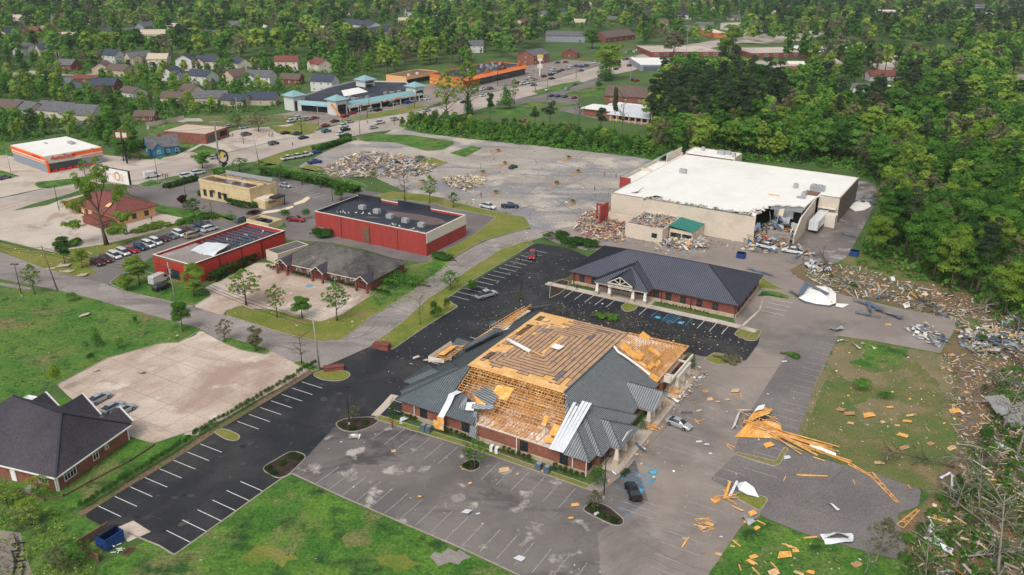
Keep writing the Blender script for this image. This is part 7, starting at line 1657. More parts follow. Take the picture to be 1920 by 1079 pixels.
MID=[('green street tree left of the restaurant pylon sign',380,316,286,48,'round',L_G),('light street tree right of the restaurant pylon sign',450,322,297,46,'sparse',L_G),
('small tree in the hedge line before the white pickups',490,328,302,38,'sparse',L_G),('feathery tree in the hedge line, first after the small one',527,340,312,40,'sparse',L_G),('feathery tree in the hedge line, second after the small one',567,347,316,34,'sparse',L_G),('feathery tree in the hedge line, last before the lamp',602,352,320,40,'sparse',L_G),
('grey-green bare tree between restaurant lot and brown-roofed building',365,412,372,46,'sparse',L_G),('leafless tree right of the grey-green bare tree',399,414,380,28,'bare',L_O),('broken small tree with a dark top near the used cars',434,412,396,18,'bare',L_D),
('dark red tree beside the restaurant car park lamp',345,390,366,28,'round',L_R),('dark red rounded tree over the dumpster enclosure',478,411,391,26,'ball',L_R),
('dark evergreen in the verge left of the used car row',122,495,443,46,'round',L_D),
('large spreading half-bare tree left of the yellow-green one at the highway',838,232,136,62,'sparse',L_Y),('tall yellow-green tree with a dark base by the highway',877,216,118,58,'sparse',L_Y),('ivy-dark tree trunk mass under the tall yellow-green tree',878,216,168,24,'cone',L_D),
('slender pine in the scrub right of the tall yellow-green tree',919,238,178,24,'pine',L_D),('bushy green tree behind the scrub strip',948,205,158,38,'cone',L_G),('thin tree behind the scrub strip',964,196,150,20,'sparse',L_G),
('small pine before the white-roofed school office, left',1003,245,202,26,'pine',L_P),('dark clumped pine before the school office, middle',1031,245,192,40,'pine',L_P),('thin pine before the school office, right of the dark one',1125,262,205,30,'pine',L_P),
('tall thin pine whose top stands over the school office roof',1150,268,170,24,'pine',L_P),('bare snag before the school office',1085,242,180,30,'bare',L_O),('nearly bare tall tree at the right of the school office roof',1165,270,182,28,'bare',L_P),
('bright yellow-green tree in the bend of the far highway',1142,150,82,72,'round',L_Y),('dark conical cedar under the bright yellow-green tree',1135,152,110,40,'cone',L_D),('round green bush tree by the church drive',1122,168,152,22,'round',L_G),
('big bright green tree in front of the brick school',1365,106,48,64,'round',L_Y),('green tree left of the brick school',1262,112,60,60,'round',L_O),('tall green tree above the far highway bend',1110,92,55,46,'round',L_G),
('bright lone tree in the school field',1712,120,80,46,'round',L_Y),('dark street tree beside the blue cottage',262,300,262,38,'round',L_D),('bushy tree at the auto shop corner near the pylon sign',232,302,258,46,'round',L_G),
('olive street tree behind the frontage lot',485,247,212,44,'sparse',L_O),('bare brownish tree on the frontage lot',566,249,220,30,'bare',L_O),('green bush tree at the lane end',445,238,215,40,'sparse',L_G),('bare small tree in the frontage forecourt',457,270,252,22,'bare',L_O),('small tree at the plaza verge',860,242,215,30,'round',L_G)]
for l,x,y,t,w_,k,m_ in MID: tree_px(l,x,y,t,w_,k,m_,'mid')
# sapling with broken pole frames in front of the auto shop
tree_px('thin sapling on the verge before the auto shop',160,330,300,32,'sparse',L_G,'mid')
# conical evergreens, round shrubs
for l,x,y,t,w_ in (('dark conical evergreen at the left corner of the damaged office',738,785,744,26),('dark conical evergreen at the front corner by the brick pier',1120,909,864,36),('dark conical evergreen at the far right corner of the damaged office',1299,690,660,18),('dark conical evergreen beside the main porch of the damaged office',1203,808,766,20)):
 tree_px(l,x,y,t,w_,'cone',L_D,'near',name='evergreen_shrub',cat='shrub',base=(5.,2.))
for l,x,y,t,w_ in (('round dark shrub on the street island, left of four',815,590,564,19),('round dark shrub on the street island, back right of four',838,584,558,19),('round dark shrub on the street island, lower middle of four',822,598,575,26),('round dark shrub on the street island, lowest left of four',812,597,580,18),
('dark green bush left of the red truck',536,415,393,30),('dark green bush right of the red truck',576,412,392,24),('small dark bush alone in the weedy field',255,608,594,13),('leafy bush in the middle of the trampled field',1615,732,708,46),('low leafy bush right of the middle bush in the field',1660,748,735,36),('dark bush at the soil edge among the debris',1845,835,795,38),('small dark bush in the soil bank above the white canopy roof',1600,548,532,22),('small dark bush in the soil bank, left',1557,525,515,14),('small dark bush near the right edge of the field',1845,735,720,18),('dark bush by the weathered sheet pile at the right',1795,915,888,22),('dark bush below the bent white trim',1820,930,900,24),
('low bush in the weedy field, left of the tall clump',160,650,640,18),('bright bush in the weedy field',225,655,632,28),('dark bush low in the weedy field',170,680,662,24),('bright low bush near the street in the weedy field',135,565,548,34),('pale yellow bush behind the shingle office',112,735,684,34),('round bush left of the rubble heap trim',700,332,322,20),('dark fallen bush at the right end of the rubble heap',788,300,292,28)):
 tree_px(l,x,y,t,w_,'ball',L_Y if 'pale' in l else L_D if 'dark' in l else L_G,'near',name='bush',cat='bush',base=(3.,2.))
tree_px('slim dark young tree in the weedy field',183,650,612,28,'cone',L_D,'near',base=(5.,2.))
tree_px('dark red-leaved shrub at the drive-through bend',503,388,372,40,'ball',L_R,'mid',name='bush',cat='bush',base=(3.,2.))
# rows of round shrubs
def shrub_row(px,n,d,label,group,h=1.2,lod='near',sp=None,m=L_S):
 P=[Vector(G(*p)) for p in px]; L=[(P[i+1]-P[i]).length for i in range(len(P)-1)]; T=sum(L)
 for i in range(n):
  t=(i+.5)/n*T; k=0
  while k<len(L)-1 and t>L[k]: t-=L[k]; k+=1
  p=P[k].lerp(P[k+1],t/L[k]); plant('round_shrub',label,'shrub',p.x+rnd.uniform(-.08,.08),p.y+rnd.uniform(-.08,.08),'ball',m,h*rnd.uniform(.85,1.15),d/2*rnd.uniform(.9,1.12),lod,group=group,base=(3.,2.),z=.03)
shrub_row([(147,960),(200,928),(320,854),(400,801),(460,767),(520,732),(594,686)],54,1.35,'round shrub in the long row between concrete lot and black car park','long low row of clipped shrubs',1.7,m=L_D)
o_=lambda x,y: PIX(*world(OO,YV,(x,y)))
shrub_row([o_(1.2,-.25),o_(4.8,-.25)],4,1.2,'clipped shrub under the left end of the brick front','clipped shrubs under the brick front, left end',1.5)
shrub_row([o_(9.0,-.25),o_(17.0,-.25)],9,1.15,'clipped shrub under the middle of the brick front','clipped shrubs under the brick front, middle',1.4)
shrub_row([o_(21.8,-.3),o_(27.6,-.3)],6,1.2,'clipped shrub right of the white heat pumps','clipped shrubs right of the heat pumps',1.5)
shrub_row([o_(31.4,-.3),o_(37.2,-.3)],6,1.25,'clipped shrub under the right end of the brick front','clipped shrubs under the right end',1.5)
shrub_row([o_(41.8,3.2),o_(42,5.4)],2,1.6,'leafy shrub beside the first porch column','shrubs at the first porch column',1.0)
q2=lambda x,y: PIX(*world(o2,-.512,(x,y)))
shrub_row([q2(1.5,-.1),q2(7.4,-.1)],10,.6,'tiny shrub under the left windows of the charcoal-roofed office','tiny shrubs left of the porch',.5)
shrub_row([q2(23.2,-.2),q2(35.5,-.2)],17,.7,'tiny shrub under the right windows of the charcoal-roofed office','tiny shrubs right of the porch',.6)
aB=(bo.location.x,bo.location.y)
for k,(x0,x1,n) in enumerate(((-2.2,1.2,4),(6.0,12.2,6),(17.0,25.6,8),(30.6,35.6,5))):
 f_=lambda x,y: PIX(*world(aB,bo.rotation_euler.z,(x,y)))
 shrub_row([f_(x0,-.5),f_(x1,-.5)],n,1.4,'clipped shrub before the low brick office, '+['by the shed','between the first two gables','between the last two gables','at its right end'][k],'clipped shrubs before the low brick office, '+['by the shed','first gap','second gap','right end'][k],1.6)
def hedge(label,px,w_,h,m=L_S,dens=26,lod=.3,name='hedge'):
 P=[Vector(G(*p)) for p in px]; rng=np.random.default_rng(len(label)); o=P[0]; Vs=[];Ts=[]
 for a,b in zip(P,P[1:]):
  n=int((b-a).length*w_*dens); t=rng.random(n)[:,None]; ab=np.array([b.x-a.x,b.y-a.y]); L_=np.linalg.norm(ab); nn=np.array([-ab[1],ab[0]])/L_
  side=rng.integers(0,4,n); u=(rng.random(n)*2-1)*w_/2; z=rng.random(n)*h; u=np.where(side==0,-w_/2,np.where(side==1,w_/2,u)); z=np.where(side>1,h,z)+rng.normal(size=n)*.08; u=u+rng.normal(size=n)*.1
  c=np.concatenate([(np.array([a.x-o.x,a.y-o.y])+ab*t)+nn*u[:,None],z[:,None].clip(.05)],1)
  d=rng.normal(size=(n,3)); d[:,2]=abs(d[:,2])+.4; d/=np.linalg.norm(d,axis=1,keepdims=True); tt=np.cross(d,rng.normal(size=(n,3))); tt/=np.linalg.norm(tt,axis=1,keepdims=True); bb_=np.cross(d,tt); s=lod*(.6+.8*rng.random(n))[:,None]
  Vs.append(np.stack([c-tt*s-bb_*s*.6,c+tt*s-bb_*s*.7,c+tt*s*.8+bb_*s,c-tt*s*.7+bb_*s*.7],1)); Ts.append(.45+.4*(rng.random(n)-.5)+.15*np.sin(c[:,0]*.8))
 me=mesh_np('hedge',np.concatenate(Vs),np.clip(np.concatenate(Ts),0,1),[m]); ob=bpy.data.objects.new(name,me); C.collection.objects.link(ob); ob.location=(o.x,o.y,.05); return tag(ob,label,'hedge')
hedge('long clipped hedge along the foot of the long red building',[(397,530),(430,512),(487,482)],2.2,2.0)
hedge('long green hedge between the restaurant lot and the rubble lane',[(495,327),(540,333),(590,343),(640,355),(670,362)],3.0,1.8,L_G,14,.5)
hedge('clipped hedge along the highway verge of the rubble lot',[(590,284),(620,275),(655,264)],2.4,1.5,L_D,14,.5)
hedge('clipped hedge in front of the restaurant entrance',[(310,354),(330,349),(368,338)],2.2,1.2,L_S,14,.45)
hedge('short clipped hedge along the restaurant wall',[(372,366),(397,370)],1.6,1.4,L_D,18,.4); hedge('dark hedge along the restaurant drive',[(430,380),(460,390),(490,388)],2.2,1.6,L_D,18,.4)
hedge('low dark hedge beside the highway entrance',[(640,262),(655,257)],2.2,1.2,L_D,14,.5); hedge('bushes beside the pylon sign of the restaurant',[(405,326),(435,330)],2.6,1.8,L_G,14,.5)
# ---------------------------------------------------------------- woods
ALLOW=[ # polygon (photo pixels, ground), spacing m, heights, species weights (G,Y,D,P,O), density
('right woods',[(1236,303),(1228,272),(1215,250),(1222,228),(1245,208),(1330,200),(1440,198),(1520,208),(1560,218),(1700,228),(1800,226),(1895,228),(2080,245),(2300,900),(2080,800),(1975,690),(1940,640),(1885,596),(1830,560),(1770,540),(1720,522),(1665,500),(1622,486),(1628,455),(1652,405),(1668,362),(1650,344),(1600,322),(1500,308),(1400,303)],7.2,(11,17),(.50,.17,.16,.05,.12),.95),
('scrub',[(752,238),(790,226),(850,230),(900,241),(1000,248),(1060,252),(1150,262),(1220,268),(1240,284),(1240,298),(1190,290),(1100,281),(1000,270),(870,254),(800,247)],3.6,(3,7),(.62,.2,.15,0,.03),1.0),
('pines',[(1205,232),(1245,205),(1330,195),(1470,200),(1480,232),(1400,262),(1300,272),(1220,262)],7.6,(19,26),(.08,.03,.15,.74,0),.8),
('pines',[(1620,215),(1800,225),(1800,262),(1700,268),(1630,250)],7.5,(17,23),(.2,.08,.1,.6,.02),.7),
('pines',[(1500,215),(1640,222),(1640,262),(1500,258)],9,(16,21),(.3,.1,.1,.45,.05),.5),
('left blocks',[(-120,150),(60,140),(150,146),(230,134),(560,134),(560,170),(530,182),(520,206),(470,212),(440,212),(345,218),(280,232),(235,240),(262,270),(250,290),(215,268),(180,262),(120,250),(60,262),(0,260),(-120,262)],7.5,(6,11),(.5,.24,.1,.02,.14),.55),
('left blocks',[(-120,262),(60,256),(205,262),(252,285),(262,296),(240,298),(185,268),(100,255),(30,266),(-120,275)],5,(5,9),(.6,.15,.2,0,.05),.8),
('mid left',[(-200,134),(-200,118),(560,112),(640,128),(640,160),(560,130),(420,121),(330,125),(230,124),(150,137),(60,130)],8,(8,13),(.45,.2,.2,.05,.1),.5),
('far woods',[(-400,-16),(2400,-16),(2400,232),(1905,222),(1700,224),(1560,212),(1520,203),(1440,194),(1250,200),(1225,192),(1236,180),(1280,150),(1440,150),(1540,155),(1540,128),(1500,122),(1440,110),(1380,80),(1385,62),(1300,82),(1235,88),(1200,92),(1160,88),(1090,96),(1040,100),(975,112),(900,124),(830,136),(800,124),(750,142),(705,152),(640,160),(600,160),(640,128),(560,112),(-400,118)],12.3,(14,21),(.47,.2,.13,.08,.12),.9)]
DENY=[[(1230,50),(1420,44),(1520,48),(1530,62),(1500,66),(1450,60),(1400,66),(1240,78)],[(1215,82),(1370,84),(1400,86),(1530,84),(1660,86),(1745,100),(1750,122),(1690,132),(1620,122),(1540,108),(1440,118),(1220,116)],
[(1560,166),(1700,160),(1705,204),(1560,204)],[(1895,136),(1990,136),(1990,218),(1895,205)],[(1700,98),(1800,96),(1800,130),(1700,126)],[(1290,110),(1440,118),(1530,124),(1530,150),(1440,142),(1300,130)],
[(640,52),(760,60),(770,92),(690,84),(630,72)],[(1025,68),(1200,60),(1200,92),(1025,100)],[(970,98),(1110,92),(1110,120),(970,124)],[(745,128),(835,120),(840,150),(750,160)],[(365,226),(450,212),(560,212),(560,256),(330,260),(330,238)],[(280,238),(350,226),(400,240),(320,292),(250,292)]]
def jitter_points(poly,sp,dens,rng):
 xs=[G(*p) for p in poly]; x0,x1=min(p[0] for p in xs),max(p[0] for p in xs); y0,y1=min(p[1] for p in xs),max(p[1] for p in xs); out=[]
 y=y0
 while y<y1:
  x=x0
  while x<x1:
   X=x+rng.uniform(-.45,.45)*sp; Y=y+rng.uniform(-.45,.45)*sp
   if rng.random()<dens and inside(X,Y,xs): out.append((X,Y))
   x+=sp
  y+=sp
 return out
rng_=random.Random(99); CAND=[]
deny_w=[[G(*p) for p in q] for q in DENY]
def clump(x,y): return math.sin(x*.021+1.3)*math.cos(y*.017+.6)+.6*math.sin(x*.052+y*.043)
for nm,poly,sp,hh,wt,dens in ALLOW:
 for X,Y in jitter_points(poly,sp,dens,rng_):
  px,py=PIX(X,Y,6)
  if px<-70 or px>1990 or py<-60 or py>1150: continue
  if nm not in('right woods','scrub','pines') and any(inside(X,Y,q) for q in deny_w): continue
  if any((X-h[0])**2+(Y-h[1])**2<(h[2]+2.5)**2 for h in HOUSE_XY): continue
  # keep the view of each house open towards the camera
  if nm!='far woods' and nm!='right woods' and any(abs(X-h[0]*(Y/h[1]))<h[2]*.8 and 0<h[1]-Y<h[2]+9 for h in HOUSE_XY): 
   if rng_.random()<.8: continue
  if nm=='right woods' and any(abs(X-h[0]*(Y/h[1]))<h[2]*.8 and 0<h[1]-Y<30 for h in HOUSE_XY): continue
  hc=99
  for h in HOUSE_XY:
   dl=h[1]-Y
   if 0<dl<190 and abs(X-h[0]*(Y/h[1]))<h[2]*.75: hc=min(hc,3.2+dl*CAMZ/Y*.92)
  c=clump(X,Y); ww=list(wt)
  if c>.35: ww[3]*=3.6; ww[2]*=1.8; ww[1]*=.7
  elif c<-.35: ww[1]*=2.8; ww[4]*=1.4
  if nm=='far woods' and Y>700 and X>250: ww[3]*=3; ww[2]*=2
  k=rng_.choices('GYDPO',ww)[0]; H=rng_.uniform(*hh)*(1.3 if k=='P' and nm in('far woods','right woods') else 1)
  if H>hc:
   if nm!='pines' and rng_.random()<.86: H=hc
  if H<4 and nm!='scrub': continue
  CAND.append((X,Y,k,H,nm))
DOM=[('white dome',None)]
SPEC_={'G':('round',L_G,.36),'Y':('round',L_Y,.36),'D':('round',L_D,.33),'P':('pine',L_P,.19),'O':('sparse',L_O,.33)}
LAB={'right woods':{'G':'mid green leafy tree in the woods right of the warehouse','Y':'yellow-green leafy tree in the woods right of the warehouse','D':'deep green tree in the woods right of the warehouse','P':'dark pine in the woods right of the warehouse','O':'thin olive-brown tree in the woods right of the warehouse'},
'scrub':{'G':'low green tree in the scrub strip behind the bleached car park','Y':'low yellow-green tree in the scrub strip behind the bleached car park','D':'low dark tree in the scrub strip behind the bleached car park','O':'thin olive tree in the scrub strip'},
'pines':{'P':'tall dark pine with a bare trunk behind the warehouse','G':'green tree among the tall pines behind the warehouse','D':'deep green tree among the tall pines behind the warehouse','Y':'yellow-green tree among the tall pines','O':'olive tree among the tall pines'}}
# the 190 woodland trees that show largest are individuals, the rest one mass
def importance(c): return c[3]/math.hypot(c[0],c[1])*(1.0 if PIX(c[0],c[1],c[3]*.6)[0]<1915 else .3)
order=sorted(range(len(CAND)),key=lambda i:-importance(CAND[i])); IND=set(i for i in order if CAND[i][4] in LAB); IND=set([i for i in order if i in IND][:205])
WP={}
for i,(X,Y,k,H,nm) in enumerate(CAND):
 kd,lm,rf=SPEC_[k]
 if i in IND: plant('pine_tree' if k=='P' else 'tree',LAB[nm][k],'tree',X,Y,kd,lm,H,H*rf*rng_.uniform(.9,1.15),'near' if Y<250 else 'mid',group=LAB[nm][k]+'s'if k=='X' else LAB[nm][k].replace('tree','trees').replace('pine ','pines '),base=(12.,4.) if kd!='pine' else (20.,3.8))
 else: WP.setdefault((kd,k),[]).append((X,Y,H,H*rf*rng_.uniform(.9,1.2)))
def mass(name,label,groups,kindcat):
 nr=np.random.default_rng(5); Vs=[];Ts=[];Ms=[];TV=[];TF=[];tb_=0; mats=[L_G,L_Y,L_D,L_P,L_O,M['bark']]; mid_={'G':0,'Y':1,'D':2,'P':3,'O':4}
 for (kd,k),L_ in groups.items():
  base=(20.,3.8) if kd=='pine' else (12.,4.)
  lodA={n:[crown_arrays(kd,s*3+1,n,sz,*base) for s in range(7)] for n,sz in ((230,1.15),(560,.78),(1300,.53))}
  for (X,Y,H,Rr_) in L_:
   n=1300 if Y<330 else 560 if Y<560 else 230
   if kd=='sparse': n={1300:560,560:560,230:230}[n]
   V,t=lodA[n][nr.integers(7)]; a=nr.random()*6.28; c,s=math.cos(a),math.sin(a); sx=Rr_/base[1]; sz=H/base[0]; sy=sx*nr.uniform(.75,1.25); sx*=nr.uniform(.85,1.15)
   W_=np.empty_like(V); W_[...,0]=V[...,0]*sx*c-V[...,1]*sy*s+X; W_[...,1]=V[...,0]*sx*s+V[...,1]*sy*c+Y; W_[...,2]=V[...,2]*sz
   Vs.append(W_); Ts.append(np.clip(t+nr.normal()*.2,0,1)); Ms.append(np.full(len(V),mid_[k]))
   if Y<620:
    r=max(.14,H*.015); z=H*(.9 if kd=='pine' else .6); q=np.array([[X-r,Y-r,0],[X+r,Y-r,0],[X+r,Y+r,0],[X-r,Y+r,0],[X-r*.4,Y-r*.4,z],[X+r*.4,Y-r*.4,z],[X+r*.4,Y+r*.4,z],[X-r*.4,Y+r*.4,z]])
    TV.append(q); TF.append(np.array([[0,1,5,4],[1,2,6,5],[2,3,7,6],[3,0,4,7]])+tb_); tb_+=8
 me=mesh_np(name,np.concatenate(Vs),np.concatenate(Ts),mats,np.concatenate(Ms),(np.concatenate(TV),np.concatenate(TF)) if TV else None)
 ob=bpy.data.objects.new(name,me); C.collection.objects.link(ob); tag(ob,label,kindcat,kind='stuff'); print(name,len(me.polygons)); return ob
mass('woods','dense spring woods spreading behind the buildings to the horizon',WP,'woods')
# undergrowth under and in front of the near woods
def undergrowth(name,label,polys,sp,hmax,m,size=.7,per=16,seed=1,skip=0):
 rg=random.Random(seed); nr=np.random.default_rng(seed); P=[]
 for poly in polys: P+=jitter_points(poly,sp,1-skip,rg)
 P=[p for p in P if -60<PIX(*p)[0]<1980 and PIX(*p)[1]<1140]
 if not P: return
 c=np.array(P); n=len(c)*per; idx=np.repeat(np.arange(len(c)),per); h=(nr.random(len(c))*.7+.3)*hmax
 d=nr.normal(size=(n,3)); d[:,2]=abs(d[:,2]); d/=np.linalg.norm(d,axis=1,keepdims=True); rad=(sp*.62)*(.5+.7*nr.random(len(c)))
 p=np.concatenate([c[idx]+d[:,:2]*rad[idx][:,None],(d[:,2]*h[idx])[:,None]],1); nn=d+nr.normal(size=(n,3))*.35+np.array([0,0,.5]); nn/=np.linalg.norm(nn,axis=1,keepdims=True)
 t=np.cross(nn,nr.normal(size=(n,3))); t/=np.linalg.norm(t,axis=1,keepdims=True); b=np.cross(nn,t); s=size*(.5+.8*nr.random(n))[:,None]/2
 V=np.stack([p-t*s-b*s*.6,p+t*s*.8-b*s,p+t*s+b*s*.7,p-t*s*.8+b*s],1); tb=nr.random(len(c))
 me=mesh_np(name,V,np.clip(.45+(tb[idx]-.5)*.6+(nr.random(n)-.5)*.4,0,1),[m]); o=bpy.data.objects.new(name,me); C.collection.objects.link(o); return tag(o,label,'undergrowth',kind='stuff')
undergrowth('undergrowth','green brush along the foot of the woods',[ALLOW[0][1]],3.2,3.4,L_G,.8,26,1)
undergrowth('undergrowth','brush filling the scrub strip behind the bleached car park',[[(746,237),(790,224),(850,228),(1000,246),(1150,260),(1240,270),(1242,300),(1190,293),(1100,284),(1000,274),(870,258),(790,249)]],2.4,3.0,L_G,.8,26,2)
undergrowth('undergrowth','low brush between the houses of the neighbourhood',[ALLOW[5][1],ALLOW[6][1],ALLOW[7][1]],4.5,2.4,L_G,1.1,16,3,.35)
undergrowth('undergrowth','leafy brush on the bank at the lower left corner',[[(-60,900),(40,915),(85,940),(120,985),(150,1010),(175,1060),(170,1120),(-60,1120)]],1.5,1.5,L_Y,.24,20,4,.3)
undergrowth('undergrowth','dry twiggy brush on the bank at the lower left corner',[[(-60,930),(40,945),(100,990),(150,1030),(150,1120),(-60,1120)]],1.6,2.0,L_O,.2,22,14,.35)
undergrowth('undergrowth','brush creeping over the soil bank on the right',[[(1620,486),(1720,520),(1830,570),(1930,640),(1980,720),(1980,640),(1800,560),(1650,500)],[(1600,492),(1650,470),(1680,520),(1630,505)]],2.2,1.6,L_G,.5,30,5,.3)
undergrowth('undergrowth','weeds and brush in the debris at the lower right corner',[[(1690,1040),(1740,960),(1800,900),(1850,800),(1880,700),(1940,690),(1980,1120),(1700,1120)]],1.5,1.6,L_G,.28,60,6,.2)
undergrowth('weeds','coarse weeds in the field beside the side street',[[(0,560),(100,560),(270,600),(360,628),(300,640),(200,668),(100,720),(0,760)]],2.6,.5,L_G,.26,16,7,.4)
undergrowth('leaf_litter','green and yellow leaves of the felled tree strewn on the verge',[[(690,540),(720,500),(780,498),(850,505),(800,560),(740,575),(700,590)]],.8,.35,L_Y,.2,5,8,.3)
undergrowth('leaf_litter','yellow leaf litter between the two offices',[[(1010,600),(1060,575),(1150,590),(1250,610),(1330,640),(1280,650),(1180,625),(1060,612)],[(1060,560),(1100,530),(1050,510),(1010,540)],[(880,590),(960,580),(1000,600),(930,610)]],.9,.12,L_O,.26,9,9,.3)
# fallen trees
def fallen(label,px,py,L_,w_,yaw,lm,h=1.6):
 x,y=G(px,py); rng=np.random.default_rng(px); k=18; u=rng.random(k); c=np.stack([L_*(.15+.85*u),w_*(rng.random(k)-.5)*(.4+.6*u),h*(.25+.5*rng.random(k))],1); V,t=leaves(c,np.full(k,w_*.27),3000,.3,rng,flat=.6); V[...,2]=np.maximum(V[...,2],.03)
 o=thing('fallen_tree',label,'fallen tree',(x,y,.05),yaw); me=mesh_np('crown',V,t,[lm]); c_=bpy.data.objects.new('crown',me); C.collection.objects.link(c_); c_.parent=o
 m=MB(); m.tube([(-1,0,.3),(L_*.4,.2,.5),(L_*.9,-.3,.9)],[.22,.15,.05],7)
 for q in range(8): a=rng.uniform(-.9,.9); s=L_*rng.uniform(.2,.7); m.tube([(s,0,.45),(s+1.6*math.cos(a),1.8*math.sin(a),rng.uniform(.2,1.6))],[.08,.02],5)
 m.build('trunk',M['bark'],o); return o
fallen('uprooted leafy tree lying between the low brick office and the road',800,538,16,8,V+math.pi+.25,L_G,2.2); fallen('second uprooted crown at the right end of the low brick office',712,520,7,6,V+math.pi,L_G,2.4)
fallen('torn branches lying on the verge above the street bend',850,490,6,4,V+math.pi,L_D,1.2)
fallen('dark evergreen felled at the top end of the black car park, left half',1108,462,14,5,V+math.pi,L_D,2.0); fallen('dark evergreen felled at the top end of the black car park, right half',1128,465,11,5,V+math.pi+.3,L_D,2.2)
fallen('small green branch on the asphalt between the two offices',1115,595,5,2.6,V+.3,L_G,.9); fallen('brown uprooted shrub on the island right of the damaged office',1345,672,4.5,2.8,V,L_O,1.0); fallen('small green branch on the grey car park right of the offices',1472,666,2.6,1.6,V,L_G,.7)
fallen('green crown of a felled tree beside the used cars',240,440,12,4,U-.2,L_Y,1.2); fallen('mass of broken branches between used cars and restaurant lot',318,425,14,5,U-.3,L_G,1.4); fallen('broken shrub at the right end of the long red building',585,440,6,5,V,L_D,2.4)
fallen('dead branches left of the fast row of used cars',110,470,7,3,U,L_G,1.6)
for k,(x,y) in enumerate(((1560,520),(1640,540),(1720,560),(1800,590),(1860,612),(1905,640),(1880,660),(1840,690),(1890,720),(1860,760),(1910,800),(1850,870),(1880,910),(1820,930),(1770,1000),(1850,990),(1900,1030),(1800,1050),(1750,1060),(1880,1070),(1790,880),(1930,950))):
 X,Y=G(x,y); plant('fallen_tree','leafless trunk lying in the tangle of debris along the right edge','fallen tree',X,Y,'bare',L_O,rnd.uniform(7,12),3.0,'near',barkm='palebark' if k%2 else 'bark',lean=(1.42,0),group='leafless trunks felled along the right edge',z=.5)
for k,(x,y) in enumerate(((1840,640),(1900,700),(1880,780),(1905,880),(1835,905),(1760,940),(1730,1000),(1700,1020),(1860,940))):
 X,Y=G(x,y); plant('bush','low green bush among the debris along the right edge','bush',X,Y,'ball',L_G if k%2 else L_D,1.6,1.5,'near',base=(3.,2.),group='low bushes in the right debris')
for (x,y) in ((505,880),(530,872),(548,858),(512,892),(560,862),(640,800),(660,806),(685,795),(1115,958),(1130,972),(1150,978),(1108,950),(872,876),(888,874)):
 X,Y=G(x,y); plant('ground_cover_shrub','low dark shrub planted on a mulch island of the front car park','shrub',X,Y,'ball',L_S,.7,1.1,'near',base=(3.,2.),group='low shrubs on the mulch islands')
# snapped bare trees at the lower right and left corners
for l,x,y,h,kd in (('bare snapped tree in the debris at the lower right, tallest',1870,1085,13,'bare'),('bare broken tree left of the tallest snag',1835,960,9,'bare'),('thin bare tree by the corner of the right car park',1790,960,8,'bare'),('bare leaning trunk at the right edge',1905,860,15,'bare'),('bare leaning trunk above the weathered sheet pile',1878,810,11,'bare'),('twiggy pale tree over the bottom of the right car park',1640,1060,8,'sparse'),('twiggy thin tree at the bottom of the frame',1735,1090,8,'bare'),('bare sapling at the bottom beside the lawn',1620,1079,4,'bare'),('bare tree at the far right bottom corner',1915,1000,14,'bare')):
 X,Y=G(x,y); plant('bare_tree',l,'tree',X,Y,kd,L_O,h,h*.3,'near',barkm='palebark',lean=(rnd.uniform(-.15,.15),rnd.uniform(-.15,.2)))
for l,x,y,h,rr_,lm in (('yellow-green tree at the lower left corner, nearest',60,985,4.6,2.6,L_Y),('thin green tree at the lower left corner, behind the nearest',15,950,4,2.2,L_Y),('twiggy tree at the bottom left edge',115,1075,4,1.8,L_O),('leafy sapling at the bottom left beside the enclosure',150,1060,3.6,2.2,L_G),('pale feathery tree right of the shingle office corner',75,935,4,2.0,L_Y)):
 X,Y=G(x,y); plant('tree',l,'tree',X,Y,'sparse',lm,h,rr_,'near')
# STORM DEBRIS
dr=random.Random(42)
# loose plywood sheets: photo x, y, size
GRP={}
def sheet(px,py,s,group,label,mat='ply2',asp=None,name='plywood_sheet',z=.1):
 x,y=G(px,py); m=MB(); a=s*mpp(px,py); b=a*(asp or dr.uniform(.45,.95)); k=dr.choice((4,4,5)); pts=[(-a/2,-b/2),(a/2,-b/2*dr.uniform(.6,1)),(a/2*dr.uniform(.8,1),b/2),(-a/2*dr.uniform(.5,1),b/2*dr.uniform(.7,1))]
 if k==5: pts.insert(2,(a/2*1.1,0))
 n=len(pts); tilt=dr.uniform(0,.25); m.v+=[(u,v,.03+max(0,(u+a/2)*tilt)) for u,v in pts]+[(u,v,.07+max(0,(u+a/2)*tilt)) for u,v in pts]
 m.f+=[tuple(range(n))[::-1],tuple(range(n,2*n))]+[(i,(i+1)%n,n+(i+1)%n,n+i) for i in range(n)]; m.m+=[0]*(n+2)
 o=m.build(name,M[mat if mat!='ply2' else dr.choice(('ply2','tanply','tanply','ply2','brownply'))],None,loc=(x,y,z-.02),rz=dr.uniform(-.9,.5)); return tag(o,label,'board',group)
def cluster(px0,py0,px1,py1,n,s0,s1,label,group,avoid=None,mat='ply2',name='plywood_sheet'):
 for i in range(n): sheet(dr.uniform(px0,px1),dr.uniform(py0,py1),dr.uniform(s0,s1),group,label,mat,name=name)
for (x,y,s) in ((1575,770,18),(1592,778,20),(1595,795,12),(1629,781,20),(1655,793,9),(1668,765,13),(1682,799,10),(1700,792,16),(1706,781,14),(1714,778,9),(1692,817,19),(1695,842,20),(1648,870,17),(1783,843,16),(1790,773,22),(1744,833,14),(1770,690,12),(1665,610,10),(1783,667,14)):
 sheet(x,y,s,'orange boards scattered over the field','orange board lying on the trampled field at the right')
for (x,y,s) in ((1470,1044,26),(1413,1046,16),(1408,1055,18),(1450,1076,22),(1497,1076,18),(1519,1074,15),(1491,1034,12),(1419,992,12),(1497,1015,8),(1373,1026,8),(1606,1060,20),(1480,1026,8),(1380,1015,6)):
 sheet(x,y,s,'orange boards on the lower lawn','orange board lying on the bright lawn at the bottom right')
